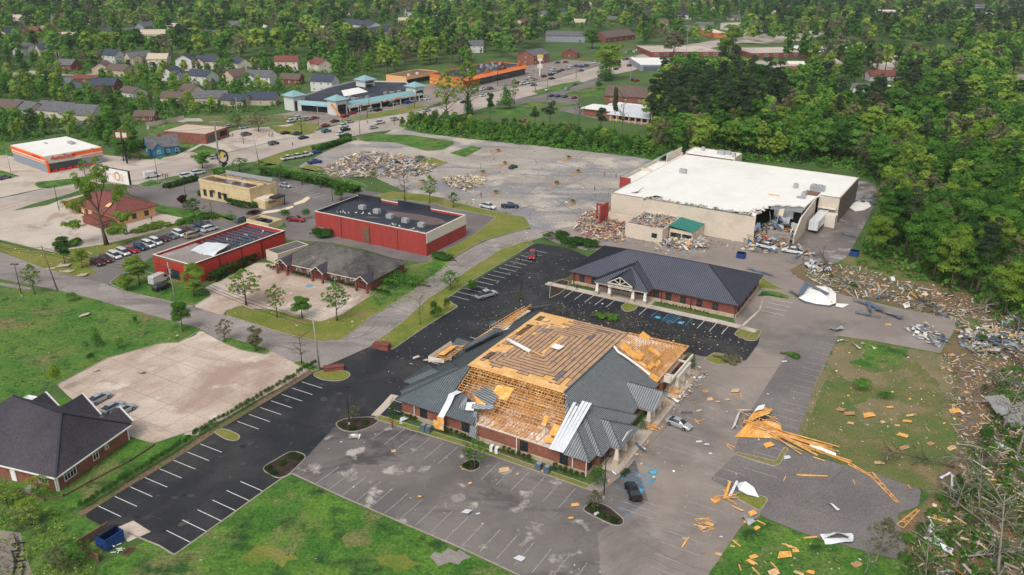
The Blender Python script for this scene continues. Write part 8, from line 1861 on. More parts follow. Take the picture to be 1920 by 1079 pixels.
for (x,y,s) in ((945,883,20),(1077,948,16),(1070,973,11),(866,877,8),(881,908,8),(738,847,9),(868,881,6),(787,933,9),(1018,885,8),(970,890,6)):
 sheet(x,y,s,'orange boards on the front car park','orange board on the worn car park in front of the damaged office')
for (x,y,s) in ((1322,735,13),(1330,750,12),(1345,755,10),(1378,735,15),(1363,751,9),(1310,772,10),(1300,757,10),(1441,837,18),(1400,980,15),(1410,965,14),(1343,935,16),(1330,985,18),(1318,992,10),(1347,1041,12),(1283,1012,8),(1320,1038,6)):
 sheet(x,y,s,'orange boards right of the damaged office','orange board on the grey car park right of the damaged office')
for (x,y,s) in ((1265,735,24),(1262,750,20),(1242,762,18),(1225,770,12)): sheet(x,y,s,'boards heaped at the main porch','orange board heaped by the main porch of the damaged office')
for (x,y,s) in ((180,697,12),(265,700,18),(158,593,18),(90,760,8),(155,593,10),(245,512,10),(120,500,26),(128,510,22),(155,517,20),(95,505,18)): sheet(x,y,s,'pale boards by the side street','pale board lying near the side street at the left','conc')
for (x,y,s) in ((800,677,12),(820,660,10),(780,672,14),(806,679,8),(640,830,5),(664,821,18)): sheet(x,y,s,'pale scraps left of the damaged office','pale scrap on the black car park left of the damaged office','conc2')
for (x,y,s) in ((885,880-8,6),(752,795,6),(875,962,16),(896,965,8),(1118,965,10),(974,1048,18),(1325,835,10),(1310,830,12),(1475,860,12),(1332,852,6),(1352,1008,6),(1470,680,10)): sheet(x,y,s,'white scraps on the car parks','white scrap of sheeting on the worn car parks','metalsheet')
sheet(757,788,18,None,'white square panel leaning by the left shrubs of the damaged office','metalsheet',.8)
# single planks
def plank(label,a,b,w_=.14,h=.05,mat='lumber',group=None,n=1,z=.12,name='plank'):
 P,Q=G(*a),G(*b); o=MB(); d=Vector((Q[0]-P[0],Q[1]-P[1]))
 for i in range(n): o.beam((dr.uniform(-.3,.3)*(n>1),dr.uniform(-.3,.3)*(n>1),z+i*.03),(d.x+dr.uniform(-.6,.6)*(n>1),d.y+dr.uniform(-.6,.6)*(n>1),z+.05*i+dr.uniform(0,.1)),w_,h)
 ob=o.build(name,M[mat],None,loc=(*P,0)); return tag(ob,label,'plank',group)
# truss girders lying about
def girder(label,a,b,depth,n,z=.12,mat='lumber'):
 P=Vector((*G(*a),z)); Q=Vector((*G(*b),z)); d=(Q-P).normalized(); s=Vector((-d.y,d.x,0))*depth; m=MB(); Z=Vector((0,0,.0)); q=Q-P
 m.beam((0,0,0),q,.12,.1).beam(s,q+s*.4,.12,.1)
 for i in range(n): t=i/n; t2=(i+1)/n; m.beam(q*t,s*(1-.6*t)+q*t2,.08,.06).beam(q*t2,s*(1-.6*t)+q*t,.07,.06) if i%2 else m.beam(q*t,s*(1-.6*t)+q*t,.08,.06)
 o=m.build('roof_truss',M[mat],None,loc=P); return tag(o,label,'roof truss')
girder('orange roof truss lying across the top of the right car park',(1626,888),(1681,944),.9,10); girder('orange roof truss standing on its edge at the corner of the right car park',(1694,991),(1724,958),1.0,6); girder('orange roof truss between the debris and the car park corner',(1739,970),(1795,987),1.0,7)
girder('bent orange truss at the edge of the right car park by the field',(1590,872),(1630,893),.6,5); plank('two joined planks on the right car park, upper left',(1497,893),(1550,891),.25,.1,n=2); plank('small plank on the right car park, left',(1469,903),(1473,895)); plank('small plank on the right car park, middle',(1599,901),(1603,910)); plank('small plank near the right corner of the car park',(1702,910),(1707,919))
plank('plank on the lawn strip under the long truss fan',(1525,858),(1547,867),.25,n=1); plank('orange plank on the kerb of the bottom lawn',(1507,1010),(1532,1008),.3,n=1); plank('plank on the lawn, lower left',(1373,1014),(1388,1026),.2); plank('crossed planks on the lawn',(1470,1022),(1489,1032),.2,n=2); plank('plank at the lawn corner by the grey rag',(1419,977),(1435,986),.2); plank('crossed planks beside the lower grey rows',(1280,1030),(1287,1014),.2,n=2)
for (a,b) in (((1303,793),(1322,788)),((1302,787),(1311,797)),((1388,738),(1391,750)),((1370,743),(1387,740)),((1362,833),(1378,841)),((1363,836),(1372,846)),((1400,1052),(1420,1060)),((1385,1060),(1389,1072)),((1410,1065),(1424,1079)),((1445,1055),(1460,1072)),((1300,985),(1320,990))):
 plank('loose orange plank on the grey car park right of the damaged office',a,b,.16,group='loose planks right of the damaged office')
for k in range(9):
 x,y=1215+dr.uniform(-6,10),801+dr.uniform(-5,7); plank('snapped orange plank in the heap beside the conical evergreen of the porch',(x,y),(x+dr.uniform(10,22),y+dr.uniform(-3,12)),.16,group='snapped planks by the porch',z=.2+k*.05)
# the fan of trusses blown on to the lot
fan=thing('truss_fan','big fan of orange trusses and plywood crumpled between the lot and the field','wreckage',G(1400,810))
def wpt(px,py,z=0): a=G(px,py); o=G(1400,810); return (a[0]-o[0],a[1]-o[1],z)
m=MB()
for k in range(22):
 a=wpt(1395+dr.uniform(-2,25),800+dr.uniform(-4,10),dr.uniform(.3,1.6)); b=wpt(1500+dr.uniform(0,75),838+dr.uniform(-4,9)+k*.6,dr.uniform(.1,.5)); m.beam(a,b,.13,.09)
for k in range(6): m.beam(wpt(1530,842+k,.25),wpt(1597+dr.uniform(-6,4),868+dr.uniform(-3,3),.2),.13,.09)
for k in range(34): a=wpt(1392+dr.uniform(0,60),795+dr.uniform(-8,20),dr.uniform(.2,1.6)); m.beam(a,(a[0]+dr.uniform(-2,2),a[1]+dr.uniform(-2,2),a[2]+dr.uniform(-.4,.5)),.11,.07)
m.build('trusses',M['lumber'],fan)
m=MB(); m.poly([wpt(1377,821,.15),wpt(1470,824,.15),wpt(1462,805,.9),wpt(1440,798,1.0),wpt(1400,803,.9)]); m.poly([wpt(1396,802,.7),wpt(1420,795,1.3),wpt(1440,790,1.5),wpt(1436,776,1.2),wpt(1425,768,.9),wpt(1408,784,.8)]); m.poly([wpt(1432,772,.5),wpt(1448,772,.6),wpt(1442,782,.6)]); m.build('plywood',M['ply2'],fan)
m=MB(); m.poly([wpt(1371,808,.2),wpt(1378,806,.9),wpt(1388,780,1.2),wpt(1383,777,.3)]); m.poly([wpt(1383,777,1.0),wpt(1389,781,1.2),wpt(1415,776,.8),wpt(1414,773,.3)]); m.poly([wpt(1412,785,1.5),wpt(1430,782,1.6),wpt(1433,770,1.3),wpt(1420,774,1.4)]); m.poly([wpt(1517,840,.3),wpt(1518,837,.6),wpt(1567,855,.5),wpt(1566,858,.2)]); m.build('white_trim',M['white'],fan)
wr=thing('wreckage','broken plywood, trim and a curved white sheet on the small grass island','wreckage',G(1370,930)); 
def wp2(px,py,z=0): a=G(px,py); o=G(1370,930); return (a[0]-o[0],a[1]-o[1],z)
m=MB(); m.poly([wp2(1357,931,.1),wp2(1366,911,.9),wp2(1370,913,1.0),wp2(1362,936,.2)]).poly([wp2(1331,937,.1),wp2(1345,933,.3),wp2(1352,940,.2),wp2(1340,945,.1)]); m.build('plywood',M['ply2'],wr)
m=MB(); m.poly([wp2(1380,912,.5),wp2(1396,915,1.2),wp2(1412,924,1.0),wp2(1423,935,.2),wp2(1400,932,.4),wp2(1385,922,.3)]).poly([wp2(1365,932,.2),wp2(1379,912,1.1),wp2(1383,914,1.1),wp2(1371,933,.2)]); m.build('white_sheet',M['metalsheet'],wr)
m=MB()
for k in range(10): a=wp2(1345+dr.uniform(0,20),930+dr.uniform(-3,10),.2); m.beam(a,(a[0]+dr.uniform(-1,2.4),a[1]+dr.uniform(-2.4,1),dr.uniform(.2,.8)),.12,.08)
for k in range(5): m.beam(wp2(1372,950,.15),wp2(1393+dr.uniform(-2,2),961,.3),.1,.07)
m.build('planks',M['lumber'],wr)
for (x,y,l) in ((1322,980,'upper'),(1329,995,'lower')): girder('small triangular truss piece on the grey lot by the lawn, '+l,(x-10,y+4),(x+12,y-3),1.2,2)
# twisted sheet metal
def twist(label,pts,w_,mat='metalsheet',name='metal_strip',z=.2,h=.5):
 o=G(*pts[0]); P=[Vector((G(*p)[0]-o[0],G(*p)[1]-o[1],z+dr.uniform(0,h))) for p in pts]; m=MB(); fine=[]
 for i in range(len(P)-1):
  for k in range(4): fine.append(P[i].lerp(P[i+1],k/4)+Vector((0,0,.15*h*math.sin(k*1.6))))
 fine.append(P[-1]); rows=[]
 for i,p in enumerate(fine):
  d=(fine[min(i+1,len(fine)-1)]-fine[max(i-1,0)]); d.normalize(); s=d.cross(Vector((0,0,1))).normalized(); a=.5*math.sin(i*.55+len(label)); s=(s*math.cos(a)+Vector((0,0,1))*math.sin(a))*w_/2; ww=1-.3*abs(math.sin(i*.8))
  q0=p-s*ww; q1=p+s*ww; q0.z=max(q0.z,.07); q1.z=max(q1.z,.07); rows.append((q0,q1))
 for a,b in zip(rows,rows[1:]): m.poly([a[0],a[1],b[1],b[0]]); 
 n=len(m.v)
 for a,b in zip(rows,rows[1:]): e=Vector((0,0,.12)); m.poly([a[1],a[1]+e,b[1]+e,b[1]],1)
 ob=m.build(name,[M[mat],M['unitgrey' if mat!='bluesheet' else 'bluesheet']],None,loc=(*o,0)); return tag(ob,label,'sheet metal')
twist('white metal sheet folded double on the kerb of the bottom lawn',[(1540,1012),(1565,1006),(1594,1010),(1594,1018),(1545,1018)],1.0); twist('bent white gutter elbow lying on the right car park',[(1551,946),(1556,947),(1572,961)],.5); twist('long curved white trim at the lower corner of the right car park',[(1712,1002),(1740,1018),(1785,1037)],1.1); twist('second white trim strip beside the long curved one',[(1738,975),(1748,990),(1738,1000),(1760,1020),(1784,1034)],.6)
twist('hooked white trim at the field edge',[(1763,901),(1780,891),(1784,893),(1784,922),(1795,930)],.5); twist('pale curved trim in the brush at the right edge',[(1870,835),(1890,845),(1916,868)],.9); twist('small white angle on the field',[(1662,865),(1665,858),(1672,863)],.35)
twist('white board at the top of the field',[(1570,645),(1577,641),(1590,643)],.4); twist('bent white board below the asphalt edge',[(1596,646),(1612,657)],.6,'trim'); twist('broken grey board beside the bent white one',[(1614,648),(1622,650)],.9,'unitgrey'); twist('broken tan block at the field top',[(1633,651),(1642,656)],1.2,'tanwall'); twist('grey crumpled panel on the small grass strip',[(1555,618),(1568,623),(1580,618)],1.2,'unitgrey')
twist('grey rag of roofing at the lawn corner',[(1392,972),(1402,978),(1410,986)],1.6,'unitgrey'); twist('dark bent gutter on the path by the first porch',[(1191,833),(1200,842),(1211,851)],.5,'bluesheet'); twist('white bent trim on the drive at the foot of the first porch',[(1145,887),(1152,890),(1155,897)],.4,'white'); twist('white collapsed trim at the main porch gable',[(1246,742),(1256,750),(1272,758)],.8,'white'); twist('dark strip beside the collapsed trim of the main porch',[(1276,777),(1298,777)],.35,'bluesheet')
twist('white tube lying on the worn car park near the mulch island',[(656,819),(675,821)],1.1,'white')
for (p,l) in (([(1480,548),(1500,560),(1530,566),(1560,572)],'blue-grey edge strip at the foot of the white canopy roof'),([(1598,566),(1625,573),(1655,587)],'blue-grey beam strip, first right of the canopy roof'),([(1625,570),(1632,590)],'short blue-grey strip propped over the beam strip'),([(1640,584),(1670,592),(1692,602)],'long blue-grey strip lying towards the right end of the asphalt'),([(1603,588),(1630,594),(1652,598)],'white and dark board before the blue-grey strips'),([(1735,583),(1755,590),(1778,596)],'dark blue-grey strip at the right end of the asphalt'),([(1720,570),(1745,578),(1763,580)],'grey roofing strip in the soil at the right'),([(1640,562),(1660,560),(1677,563)],'dark crumpled strip in the soil bank'),([(1795,625),(1830,640),(1860,642),(1880,634)],'long blue-grey girder in the debris line at the right'),([(1800,638),(1850,646),(1890,645)],'white-edged girder in the debris line at the right'),([(1822,663),(1850,664),(1868,665)],'straight blue-grey strip lowest in the debris line'),([(1860,650),(1900,660),(1925,662)],'girder leaving the frame at the right'),([(1414,474),(1435,475),(1458,474)],'blue-grey strip in front of the first white pickup'),([(1492,486),(1500,481),(1512,475)],'bent grey metal at the tail of the second white pickup'),([(1400,506),(1425,512),(1450,520)],'crumpled metal at the top corner of the charcoal roof'),([(1336,436),(1360,440),(1385,441)],'dark sheet along the foot of the warehouse wall'),([(1575,440),(1590,443),(1612,450)],'pole lying across the loading yard')):
 twist(l,p,1.3 if 'canopy' in l or 'long' in l or 'girder' in l else .9,'bluesheet',h=.9)
# big white canopy roof blown over
cnp=thing('blown_roof','large white sheet roof crumpled upside down at the edge of the soil bank','wreckage',G(1530,565))
def wp3(px,py,z=0): a=G(px,py); o=G(1530,565); return (a[0]-o[0],a[1]-o[1],z)
out=[(1497,563),(1505,545),(1530,541),(1556,545),(1566,560),(1567,572),(1555,577),(1530,573),(1508,569)]; cc=wp3(1535,560,1.9); m=MB(); N=len(out)
mid=[Vector(wp3(*p,0)).lerp(Vector(cc),.45)+Vector((0,0,dr.uniform(.5,1.1))) for p in out]; edge_=[Vector(wp3(*p,dr.uniform(.3,1.3))) for p in out]
for i in range(N): j=(i+1)%N; m.poly([edge_[i],edge_[j],mid[j],mid[i]]).poly([mid[i],mid[j],cc])
m.build('white_sheet',M['membrane'],cnp); m=MB()
for i in range(N): j=(i+1)%N; a,b=edge_[i],edge_[j]; m.poly([a,b,(b.x,b.y,.05),(a.x,a.y,.05)])
m.build('grey_edge',M['bluesheet'],cnp); m=MB(); m.beam(wp3(1512,548,2.2),wp3(1550,566,2.0),1.0,.15).beam(wp3(1500,560,1.0),wp3(1512,545,2.3),1.2,.15); m.build('dark_strip',M['bluesheet'],cnp)
m=MB(); m.poly([wp3(1568,571,.3),wp3(1592,572,.2),wp3(1580,579,.2),wp3(1566,577,.3)]).poly([wp3(1692,573,.4),wp3(1704,569,.5),wp3(1706,578,.4),wp3(1696,581,.3)]); m.build('white_scrap',M['membrane'],cnp)
blb=thing('white_sheet_heap','white sheeting spilled behind the warehouse dock with grey metal on it','wreckage',G(1615,385)); bo_=G(1615,385)
m=MB(); pts=[(1592,390),(1605,377),(1628,377),(1633,388),(1620,395),(1604,397)]; c_=(0,0,.6)
for i in range(6): a=G(*pts[i]); b=G(*pts[(i+1)%6]); m.poly([(a[0]-bo_[0],a[1]-bo_[1],.08),(b[0]-bo_[0],b[1]-bo_[1],.08),c_])
m.build('white_sheet',M['membrane'],blb); m=MB()
for k in range(14): x,y=dr.uniform(-3,6),dr.uniform(1,9); m.beam((x,y,.3),(x+dr.uniform(-3,3),y+dr.uniform(-3,3),dr.uniform(.3,1.5)),dr.uniform(.4,1.4),.05)
m.build('grey_metal',M['bluesheet'],blb)
shp=thing('sheet_pile','weathered grey corrugated sheets heaped against leaning trunks at the right edge','wreckage',G(1895,790)); 
m=MB()
for k in range(7): x,y=dr.uniform(-3,2),dr.uniform(-3,3); m.slope([(x,y,.3+k*.2),(x+3.4,y+dr.uniform(-1,1),.5+k*.2),(x+3.2,y+2.6,1.2+k*.2),(x-.2,y+2.4,.9+k*.2)],(1,0,0),.3,0,1)
m.build('sheets',[M['unitgrey'],M['pole']],shp)
frm=thing('ladder_frame','dark timber frame lying on the pale ground at the lower left edge','frame',G(30,1050)); m=MB(); 
def wp4(px,py,z=.3): a=G(px,py); o=G(30,1050); return (a[0]-o[0],a[1]-o[1],z)
m.beam(wp4(28,1010,.4),wp4(36,1030,.3),.14).beam(wp4(36,1030),wp4(25,1079),.16).beam(wp4(22,1036),wp4(30,1060),.14).beam(wp4(45,1045),wp4(42,1082),.14)
for y in (1022,1036,1048,1056,1068): m.beam(wp4(24,y+1),wp4(48,y-2),.12)
m.build('timbers',M['blackmetal'],frm)
area('pale_ground',[(-40,990),(0,995),(40,1000),(44,1030),(52,1050),(60,1075),(78,1100),(-40,1120)],'old',.072,r=.5)
rf_=thing('garden_grille','red metal grille frame lying on the lawn by the blue dumpster','frame',G(241,1037)); m=MB()
def wp5(px,py,z=.15): a=G(px,py); o=G(241,1037); return (a[0]-o[0],a[1]-o[1],z)
c4=[(229,1042),(240,1044),(254,1029),(243,1028)]
for i in range(4): m.beam(wp5(*c4[i]),wp5(*c4[(i+1)%4]),.1)
for t in (.25,.5,.75): m.beam(Vector(wp5(*c4[0])).lerp(Vector(wp5(*c4[1])),t),Vector(wp5(*c4[3])).lerp(Vector(wp5(*c4[2])),t),.06)
m.build('bars',M['redroof'],rf_)
wf=thing('broken_chair_frame','white broken metal frame leaning on the blue dumpster','frame',G(222,1032)); m=MB()
for k in range(9): a=(dr.uniform(-1,1),dr.uniform(-.8,.8),dr.uniform(.1,.7)); m.beam(a,(a[0]+dr.uniform(-1,1),a[1]+dr.uniform(-1,1),dr.uniform(.1,.8)),.08)
m.build('bars',M['white'],wf)
# ------------------------------------------------ masses of small debris (nobody could count them)
COLS=[(.62,.59,.54),(.47,.42,.36),(.62,.33,.12),(.5,.40,.28),(.30,.26,.22),(.10,.12,.15),(.22,.27,.32),(.33,.09,.06),(.03,.09,.2),(.62,.50,.28),(.48,.48,.50)]
MATL=attrmat('mixed_debris')
def litter(name,label,polys,sp,smax,weights,hmax=.0,seed=1,long=.3,dens=1.0,heap=None,cat='debris'):
 rg=random.Random(seed); nr=np.random.default_rng(seed); P=[]
 for poly in polys: P+=jitter_points(poly,sp,dens,rg)
 n=len(P); c=np.array(P); w=np.array(weights,float); w/=w.sum(); ci=nr.choice(len(COLS),n,p=w); s=smax*(.25+.75*nr.random(n)**2); asp=np.where(nr.random(n)<long,.12+.1*nr.random(n),.4+.5*nr.random(n))
 yaw=nr.random(n)*6.28; ax=np.stack([np.cos(yaw),np.sin(yaw),nr.normal(size=n)*(.15 if not hmax else .4)],1); ax/=np.linalg.norm(ax,axis=1,keepdims=True); up=np.stack([nr.normal(size=n)*.35,nr.normal(size=n)*.35,np.ones(n)],1); ay=np.cross(up,ax); ay/=np.linalg.norm(ay,axis=1,keepdims=True); az_=np.cross(ax,ay)
 z=np.full(n,.1)
 if heap:
  hx,hy,hr=heap; d=np.sqrt((c[:,0]-hx)**2+(c[:,1]-hy)**2)/hr; z=.1+hmax*np.clip(1-d**1.6,0,1)*nr.random(n)
 elif hmax: z=.1+hmax*nr.random(n)**2
 L_=(ax*(s*np.where(asp<.25,1.8,1))[:,None])/2; W_=ay*(s*asp)[:,None]/2; T=az_*np.maximum(.03,s*.06)[:,None]; c3=np.concatenate([c,z[:,None]],1)
 top=np.stack([c3-L_-W_+T,c3+L_-W_*.8+T,c3+L_*.9+W_+T,c3-L_*.95+W_+T],1); s1=np.stack([top[:,0],top[:,1],top[:,1]-T*2,top[:,0]-T*2],1); s2=np.stack([top[:,1],top[:,2],top[:,2]-T*2,top[:,1]-T*2],1)
 V=np.concatenate([top,s1,s2]); me=mesh_np(name,V,np.zeros(len(V)),[MATL]); col=np.array(COLS)[ci]*(.8+.4*nr.random((n,1))); col=np.concatenate([col,np.ones((n,1))],1); col=np.concatenate([col]*3)
 at=me.attributes.new('col','FLOAT_COLOR','FACE'); at.data.foreach_set('color',col.astype(np.float32).ravel()); o=bpy.data.objects.new(name,me); C.collection.objects.link(o); return tag(o,label,cat,kind='stuff')
MIX=[3.5,4,2,4,3,2.5,1.6,1.4,.6,1.8,1.6]; ORG=[1.5,1.5,5,3,1,.3,.4,.3,0,3,1]; PALE=[4,4,.6,3,.6,.3,.5,.1,0,3,3]
c0=G(695,308); litter('rubble','flattened building reduced to a wide heap of pale rubble beyond the restaurant',[[(590,322),(640,300),(665,288),(700,286),(760,294),(800,302),(822,312),(800,330),(740,336),(690,334),(640,333),(600,328)]],.6,1.5,[1.8,4,1.4,5,6,3,1.2,1.6,.3,1.4,.6],.9,1,.5,.7,(c0[0],c0[1],34))
litter('rubble','second layer of broken boards on the wide pale heap',[[(620,320),(665,292),(740,294),(790,306),(770,326),(700,330)]],2.0,3.4,[2,3,3,3,4,4,2,1.5,2,2,1],1.4,2,.7,1,(c0[0],c0[1],30))
c1=G(868,345); litter('rubble','small heap of pale yellow rubble on the bleached car park',[[(828,338),(850,332),(890,330),(915,336),(905,350),(870,357),(842,352)]],.5,1.3,[4,2,1,4,2,1,.5,0,0,7,1],1.3,3,.25,1,(c1[0],c1[1],14))
c2=G(1135,415); litter('rubble','brick and timber wreckage spilled at the torn front of the warehouse',[[(1080,425),(1098,400),(1130,395),(1165,398),(1180,420),(1168,447),(1130,445),(1095,438)]],.45,1.5,[1,3,1.6,5,5,2.5,1,7,.3,1.2,.4],1.5,4,.5,1,(c2[0],c2[1],13))
def wl2(x,y): return PIX(*world(o3,R(-31.5),(x,y)))
litter('rubble','bricks and timber sprawling left of the warehouse annex',[[(1075,430),(1110,395),(1170,380),(1190,420),(1170,455),(1110,455)]],.7,1.4,[2,3,2,5,3,1.5,.6,7,.3,2,.3],.9,33,.4,.8)
litter('roof_debris','wreckage strewn on the annex roof of the warehouse',[[wl2(11.6,-13.4),wl2(22.4,-13.4),wl2(22.4,-.6),wl2(11.6,-.6)]],.42,1.3,[1.5,3,1,4,5,4,2,2,.3,1,1],.7,5,.4).location.z=3.65
litter('rubble','contents spilled out of the open warehouse corner',[[wl2(41.5,-1.5),wl2(53,2),wl2(53.2,19),wl2(44,19)]],.5,1.7,[3,2.5,1.5,2,2,2,2,5,1,1,1.5],2.6,6,.35); litter('rubble','insulation and scrap at the foot of the warehouse corner',[[(1395,452),(1425,440),(1470,442),(1480,455),(1500,462),(1530,480),(1510,490),(1480,470),(1440,478),(1400,470)]],.8,1.5,MIX,.6,7,.3,.8)
litter('rubble','white and grey scrap around the green-roofed lean-to',[[(1236,462),(1250,440),(1300,440),(1320,452),(1330,466),(1290,470)]],.7,2.4,[7,2,2,2,1,1,2,0,0,1,5],1.0,8,.3)
litter('litter','scrap scattered along the foot of the warehouse wall',[[(1320,440),(1400,447),(1410,470),(1330,468),(1300,480),(1250,478),(1170,450),(1180,440)]],1.5,1.2,MIX,0,9,.3,.7)
litter('rubble','bank of sheet metal scrap at the edge of the soil bank',[[(1505,500),(1530,490),(1560,500),(1555,512),(1520,515)]],.8,1.9,[6,2,0,1,1,2,6,0,0,0,5],1.0,10,.2)
litter('rubble','crumpled white and blue metal on the asphalt before the field',[[(1695,618),(1735,610),(1765,628),(1780,640),(1760,652),(1725,638)]],.8,1.9,[5,2,0,1,2,3,6,0,.5,0,4],1.1,11,.2)
litter('rubble','line of metal and timber scrap at the right edge of the woods',[[(1795,610),(1850,620),(1900,600),(1935,620),(1935,665),(1860,665),(1800,650)],[(1885,590),(1935,600),(1935,640),(1900,630)]],.85,1.9,[4,3,1.5,3,3,2,5,.5,0,1.5,3],1.0,12,.45,.8)
litter('litter','pale scraps sprinkled over the soil bank',[[(1500,500),(1570,498),(1640,515),(1750,535),(1850,560),(1940,620),(1940,700),(1830,620),(1700,575),(1597,553),(1523,533)]],1.3,.7,[6,4,2,3,1,.5,1,.2,0,2,4],0,13,.2,.8)
litter('litter','pale and orange scraps over the trampled field',[[(1570,640),(1760,665),(1930,660),(1930,860),(1790,900),(1600,870),(1490,835),(1550,690)]],2.0,.5,[3,3,3,3,1,.3,.5,0,0,3,2],0,14,.25,.8)
litter('litter','dense orange splinters and boards at the lower right corner',[[(1725,965),(1790,900),(1850,850),(1940,840),(1960,1110),(1720,1110)]],.8,.9,[.8,1.6,6,5,4,1,.6,.6,0,4,.5],.25,15,.6,.5)
litter('broken_branches','tangle of snapped branches and splinters along the right edge',[[(1700,1040),(1740,960),(1790,890),(1850,800),(1880,700),(1940,690),(1960,1110),(1710,1110)],[(1790,600),(1850,615),(1935,640),(1935,690),(1850,670),(1800,655)],[(1500,500),(1700,555),(1830,590),(1800,605),(1700,578),(1540,545)]],1.05,1.9,[.5,1.5,1.2,4,7,2,.5,.3,0,1.4,.3],.7,31,1.0,.75,cat='branches')
litter('broken_branches','splintered wood and scraps strewn over the bank below the woods',[[(1520,500),(1600,500),(1700,528),(1800,560),(1900,600),(1900,640),(1790,605),(1690,572),(1600,552),(1530,530)]],1.3,1.6,[3,3,2,4,6,2,2,.3,0,2,2],.4,35,.7,.8,cat='branches')
litter('litter','brown and tan mess over the soil at the right edge',[[(1760,665),(1935,660),(1935,860),(1800,860)]],.9,1.0,[3,3,2.5,4,5,1.5,1.5,.5,0,2,1.5],.25,32,.5,.85)
litter('litter','pale yellow scraps at the right edge',[[(1820,860),(1940,850),(1940,960),(1840,940)]],.9,.6,[1,2,2,6,3,.4,.4,0,0,6,.6],.2,16,.35,.7)
litter('litter','orange crumbs on the lawn at the lower right',[[(1400,990),(1600,1040),(1760,1100),(1330,1100)]],1.7,.4,ORG,0,17,.3,.8)
litter('litter','orange and white crumbs on the car park right of the damaged office',[[(1210,800),(1300,700),(1420,690),(1500,720),(1470,830),(1380,850),(1430,930),(1380,990),(1280,1050),(1130,960)]],2.3,.42,ORG,0,18,.3,.75)
litter('litter','splinters heaped along the porch side of the damaged office',[[(1140,905),(1160,880),(1200,830),(1235,780),(1270,735),(1300,700),(1310,715),(1280,760),(1250,790),(1225,830),(1165,895)]],.7,.7,[4,3,5,3,2,1,1,.3,0,2,2],.15,19,.4,.6)
litter('litter','grey dust and chips at the broken far porch',[[(1240,740),(1280,700),(1310,690),(1330,700),(1300,740),(1260,760)]],.6,.8,[6,5,1,3,3,1,2,0,0,1,3],.3,20,.3,.8)
litter('litter','yellow insulation crumbs over the black car park and verges',[[(700,655),(860,570),(990,470),(1090,485),(1040,530),(960,620),(860,650),(740,740)]],2.4,.35,PALE,0,21,.15,.8)
litter('litter','yellow insulation crumbs between the two offices',[[(960,600),(1070,560),(1370,610),(1420,640),(1390,670),(1180,640),(1010,590)]],1.5,.4,[1,1,0,4,1,0,0,0,0,8,0],0,22,.1,.8)
litter('litter','yellow crumbs over the verges of the curving street',[[(430,585),(700,590),(853,482),(995,430),(1060,440),(870,515),(720,640),(640,630),(500,600)]],2.2,.45,PALE,0,23,.2,.8)
litter('litter','yellow crumbs in front of the low brick office',[[(490,492),(700,545),(720,560),(640,580),(560,545),(480,510)]],1.3,.4,PALE,0,24,.2,.7)
litter('litter','scraps on the verge around the used cars',[[(0,460),(90,470),(200,450),(300,425),(400,400),(450,415),(250,450),(150,520),(80,500)]],2.0,.6,PALE,0,25,.3,.8)
litter('litter','crumbs on the front car park and lawns',[[(550,895),(640,810),(705,790),(1120,925),(1180,960),(1100,1079),(990,1079)]],3.4,.28,PALE,0,26,.2,.7)
litter('litter','small branches and scraps on the bleached car park',[[(700,340),(850,265),(1190,300),(1160,360),(1090,420),(1010,430),(860,385)]],3.4,1.0,[2,3,1,4,4,2,1.5,.5,0,1,1],0,27,.5,.8)
litter('litter','scraps over the highway and plaza forecourt',[[(560,250),(790,200),(850,215),(700,245),(600,270)],[(505,215),(640,205),(640,225),(560,230)]],3.4,.9,PALE,0,28,.3,.7)
litter('litter','scraps in the lanes of the neighbourhood',[[(280,240),(520,210),(600,240),(480,270),(300,300)]],4,.8,PALE,0,29,.3,.5)
litter('litter','white scraps on the weedy field and lower lawn',[[(0,560),(360,625),(200,670),(0,760)],[(545,900),(980,1079),(300,1079)]],4.2,.4,PALE,0,30,.3,.5)
litter('roof_debris','torn decking and block along the front edge of the white roof',[[wl2(9,.4),wl2(44,.4),wl2(44,2.2),wl2(22,1.6),wl2(9,1.4)],[wl2(38,.4),wl2(44,.4),wl2(44,12),wl2(41,6)]],.8,1.8,[1,3,.5,5,5,4,2,2,0,1,1],.5,34,.3,.6).location.z=7.85
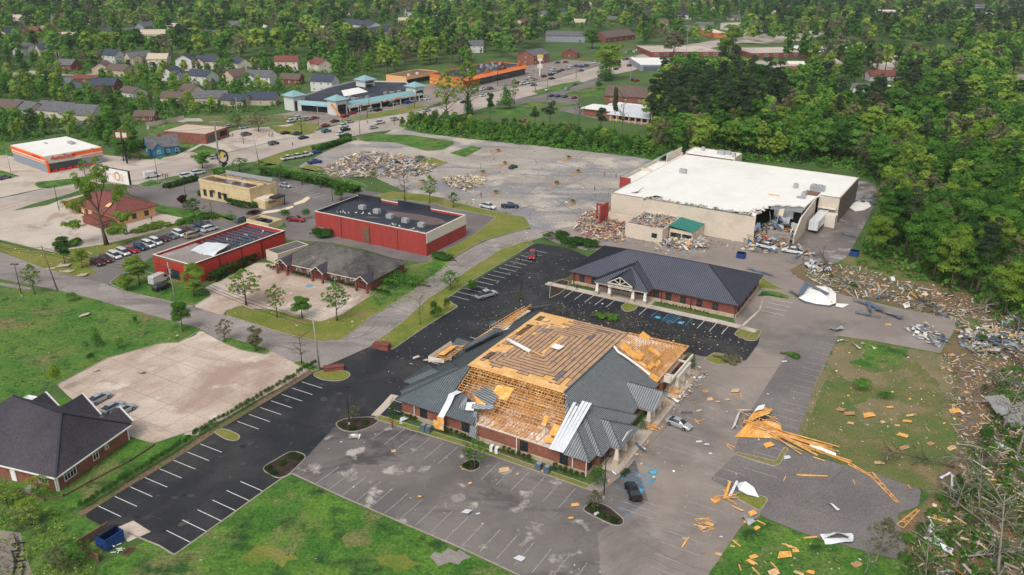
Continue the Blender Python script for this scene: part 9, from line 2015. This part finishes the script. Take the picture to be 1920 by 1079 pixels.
for (x,y,s) in ((12,1.2,1.6),(17,.9,1.1),(26,1,.9),(33,1.1,1.4),(38.5,1.3,2.0),(42,2.5,2.6),(43.4,6.5,1.8)):
 h=MB(); k=7; h.poly([(x+s*(.7+.3*dr.random())*math.cos(6.283*i/k),y+s*.55*(.7+.3*dr.random())*math.sin(6.283*i/k),7.975) for i in range(k)]); h.build('roof_hole_shade',M['dark'],wh)  # flat dark polygons on the whole roof, painting the shade inside holes
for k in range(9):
 x=dr.uniform(40,53); z=dr.uniform(3,7.4); h=MB(); y=dr.uniform(-.5,2) if x<44.5 else dr.uniform(8,18); h.slope([(x,y,z),(x+dr.uniform(.8,2.4),y+.3,z+dr.uniform(-.6,.6)),(x+dr.uniform(.8,2),y-.4,z-dr.uniform(1,2.6)),(x-.2,y-.2,z-dr.uniform(1,2))],(1,0,0),0,th=.05); h.build('hanging_panel',M[dr.choice(('metalsheet','bluesheet','tanwall','unitgrey'))],wh)
# cart corral islands: low orange mulch beds in the bleached car park
for k,(x,y,w_) in enumerate(((932,286,26),(945,310,28),(903,327,14),(1064,299,26),(1082,325,28),(1042,347,30),(790,345,32),(1072,382,26),(928,365,14))):
 m=mpp(x,y); p=[(x-w_/2,y+4),(x+w_/4,y-5),(x+w_/2,y-4),(x-w_/4,y+5)]; area('mulch_bed',p,'ply2' if False else 'dirtorange',.07,r=.4)
 X,Y=G(x+2,y-1); plant('bush','dark bush on an orange mulch bed of the bleached car park, '+W1[k]+' from the highway','bush',X,Y,'ball',L_D,1.3,1.3,'mid',base=(3.,2.))
# AIR
hz=MB().box(-2600,2600,-300,3100,-1,85).build('haze',bpy.data.materials.new('haze')); tag(hz,kind='stuff')
m_=hz.data.materials[0]; m_.use_nodes=True; t_=m_.node_tree; t_.nodes.clear(); out_=t_.nodes.new('ShaderNodeOutputMaterial'); v_=t_.nodes.new('ShaderNodeVolumePrincipled')
v_.inputs['Color'].default_value=(.86,.93,1,1); v_.inputs['Density'].default_value=.00009; v_.inputs['Anisotropy'].default_value=.3; t_.links.new(v_.outputs[0],out_.inputs['Volume'])
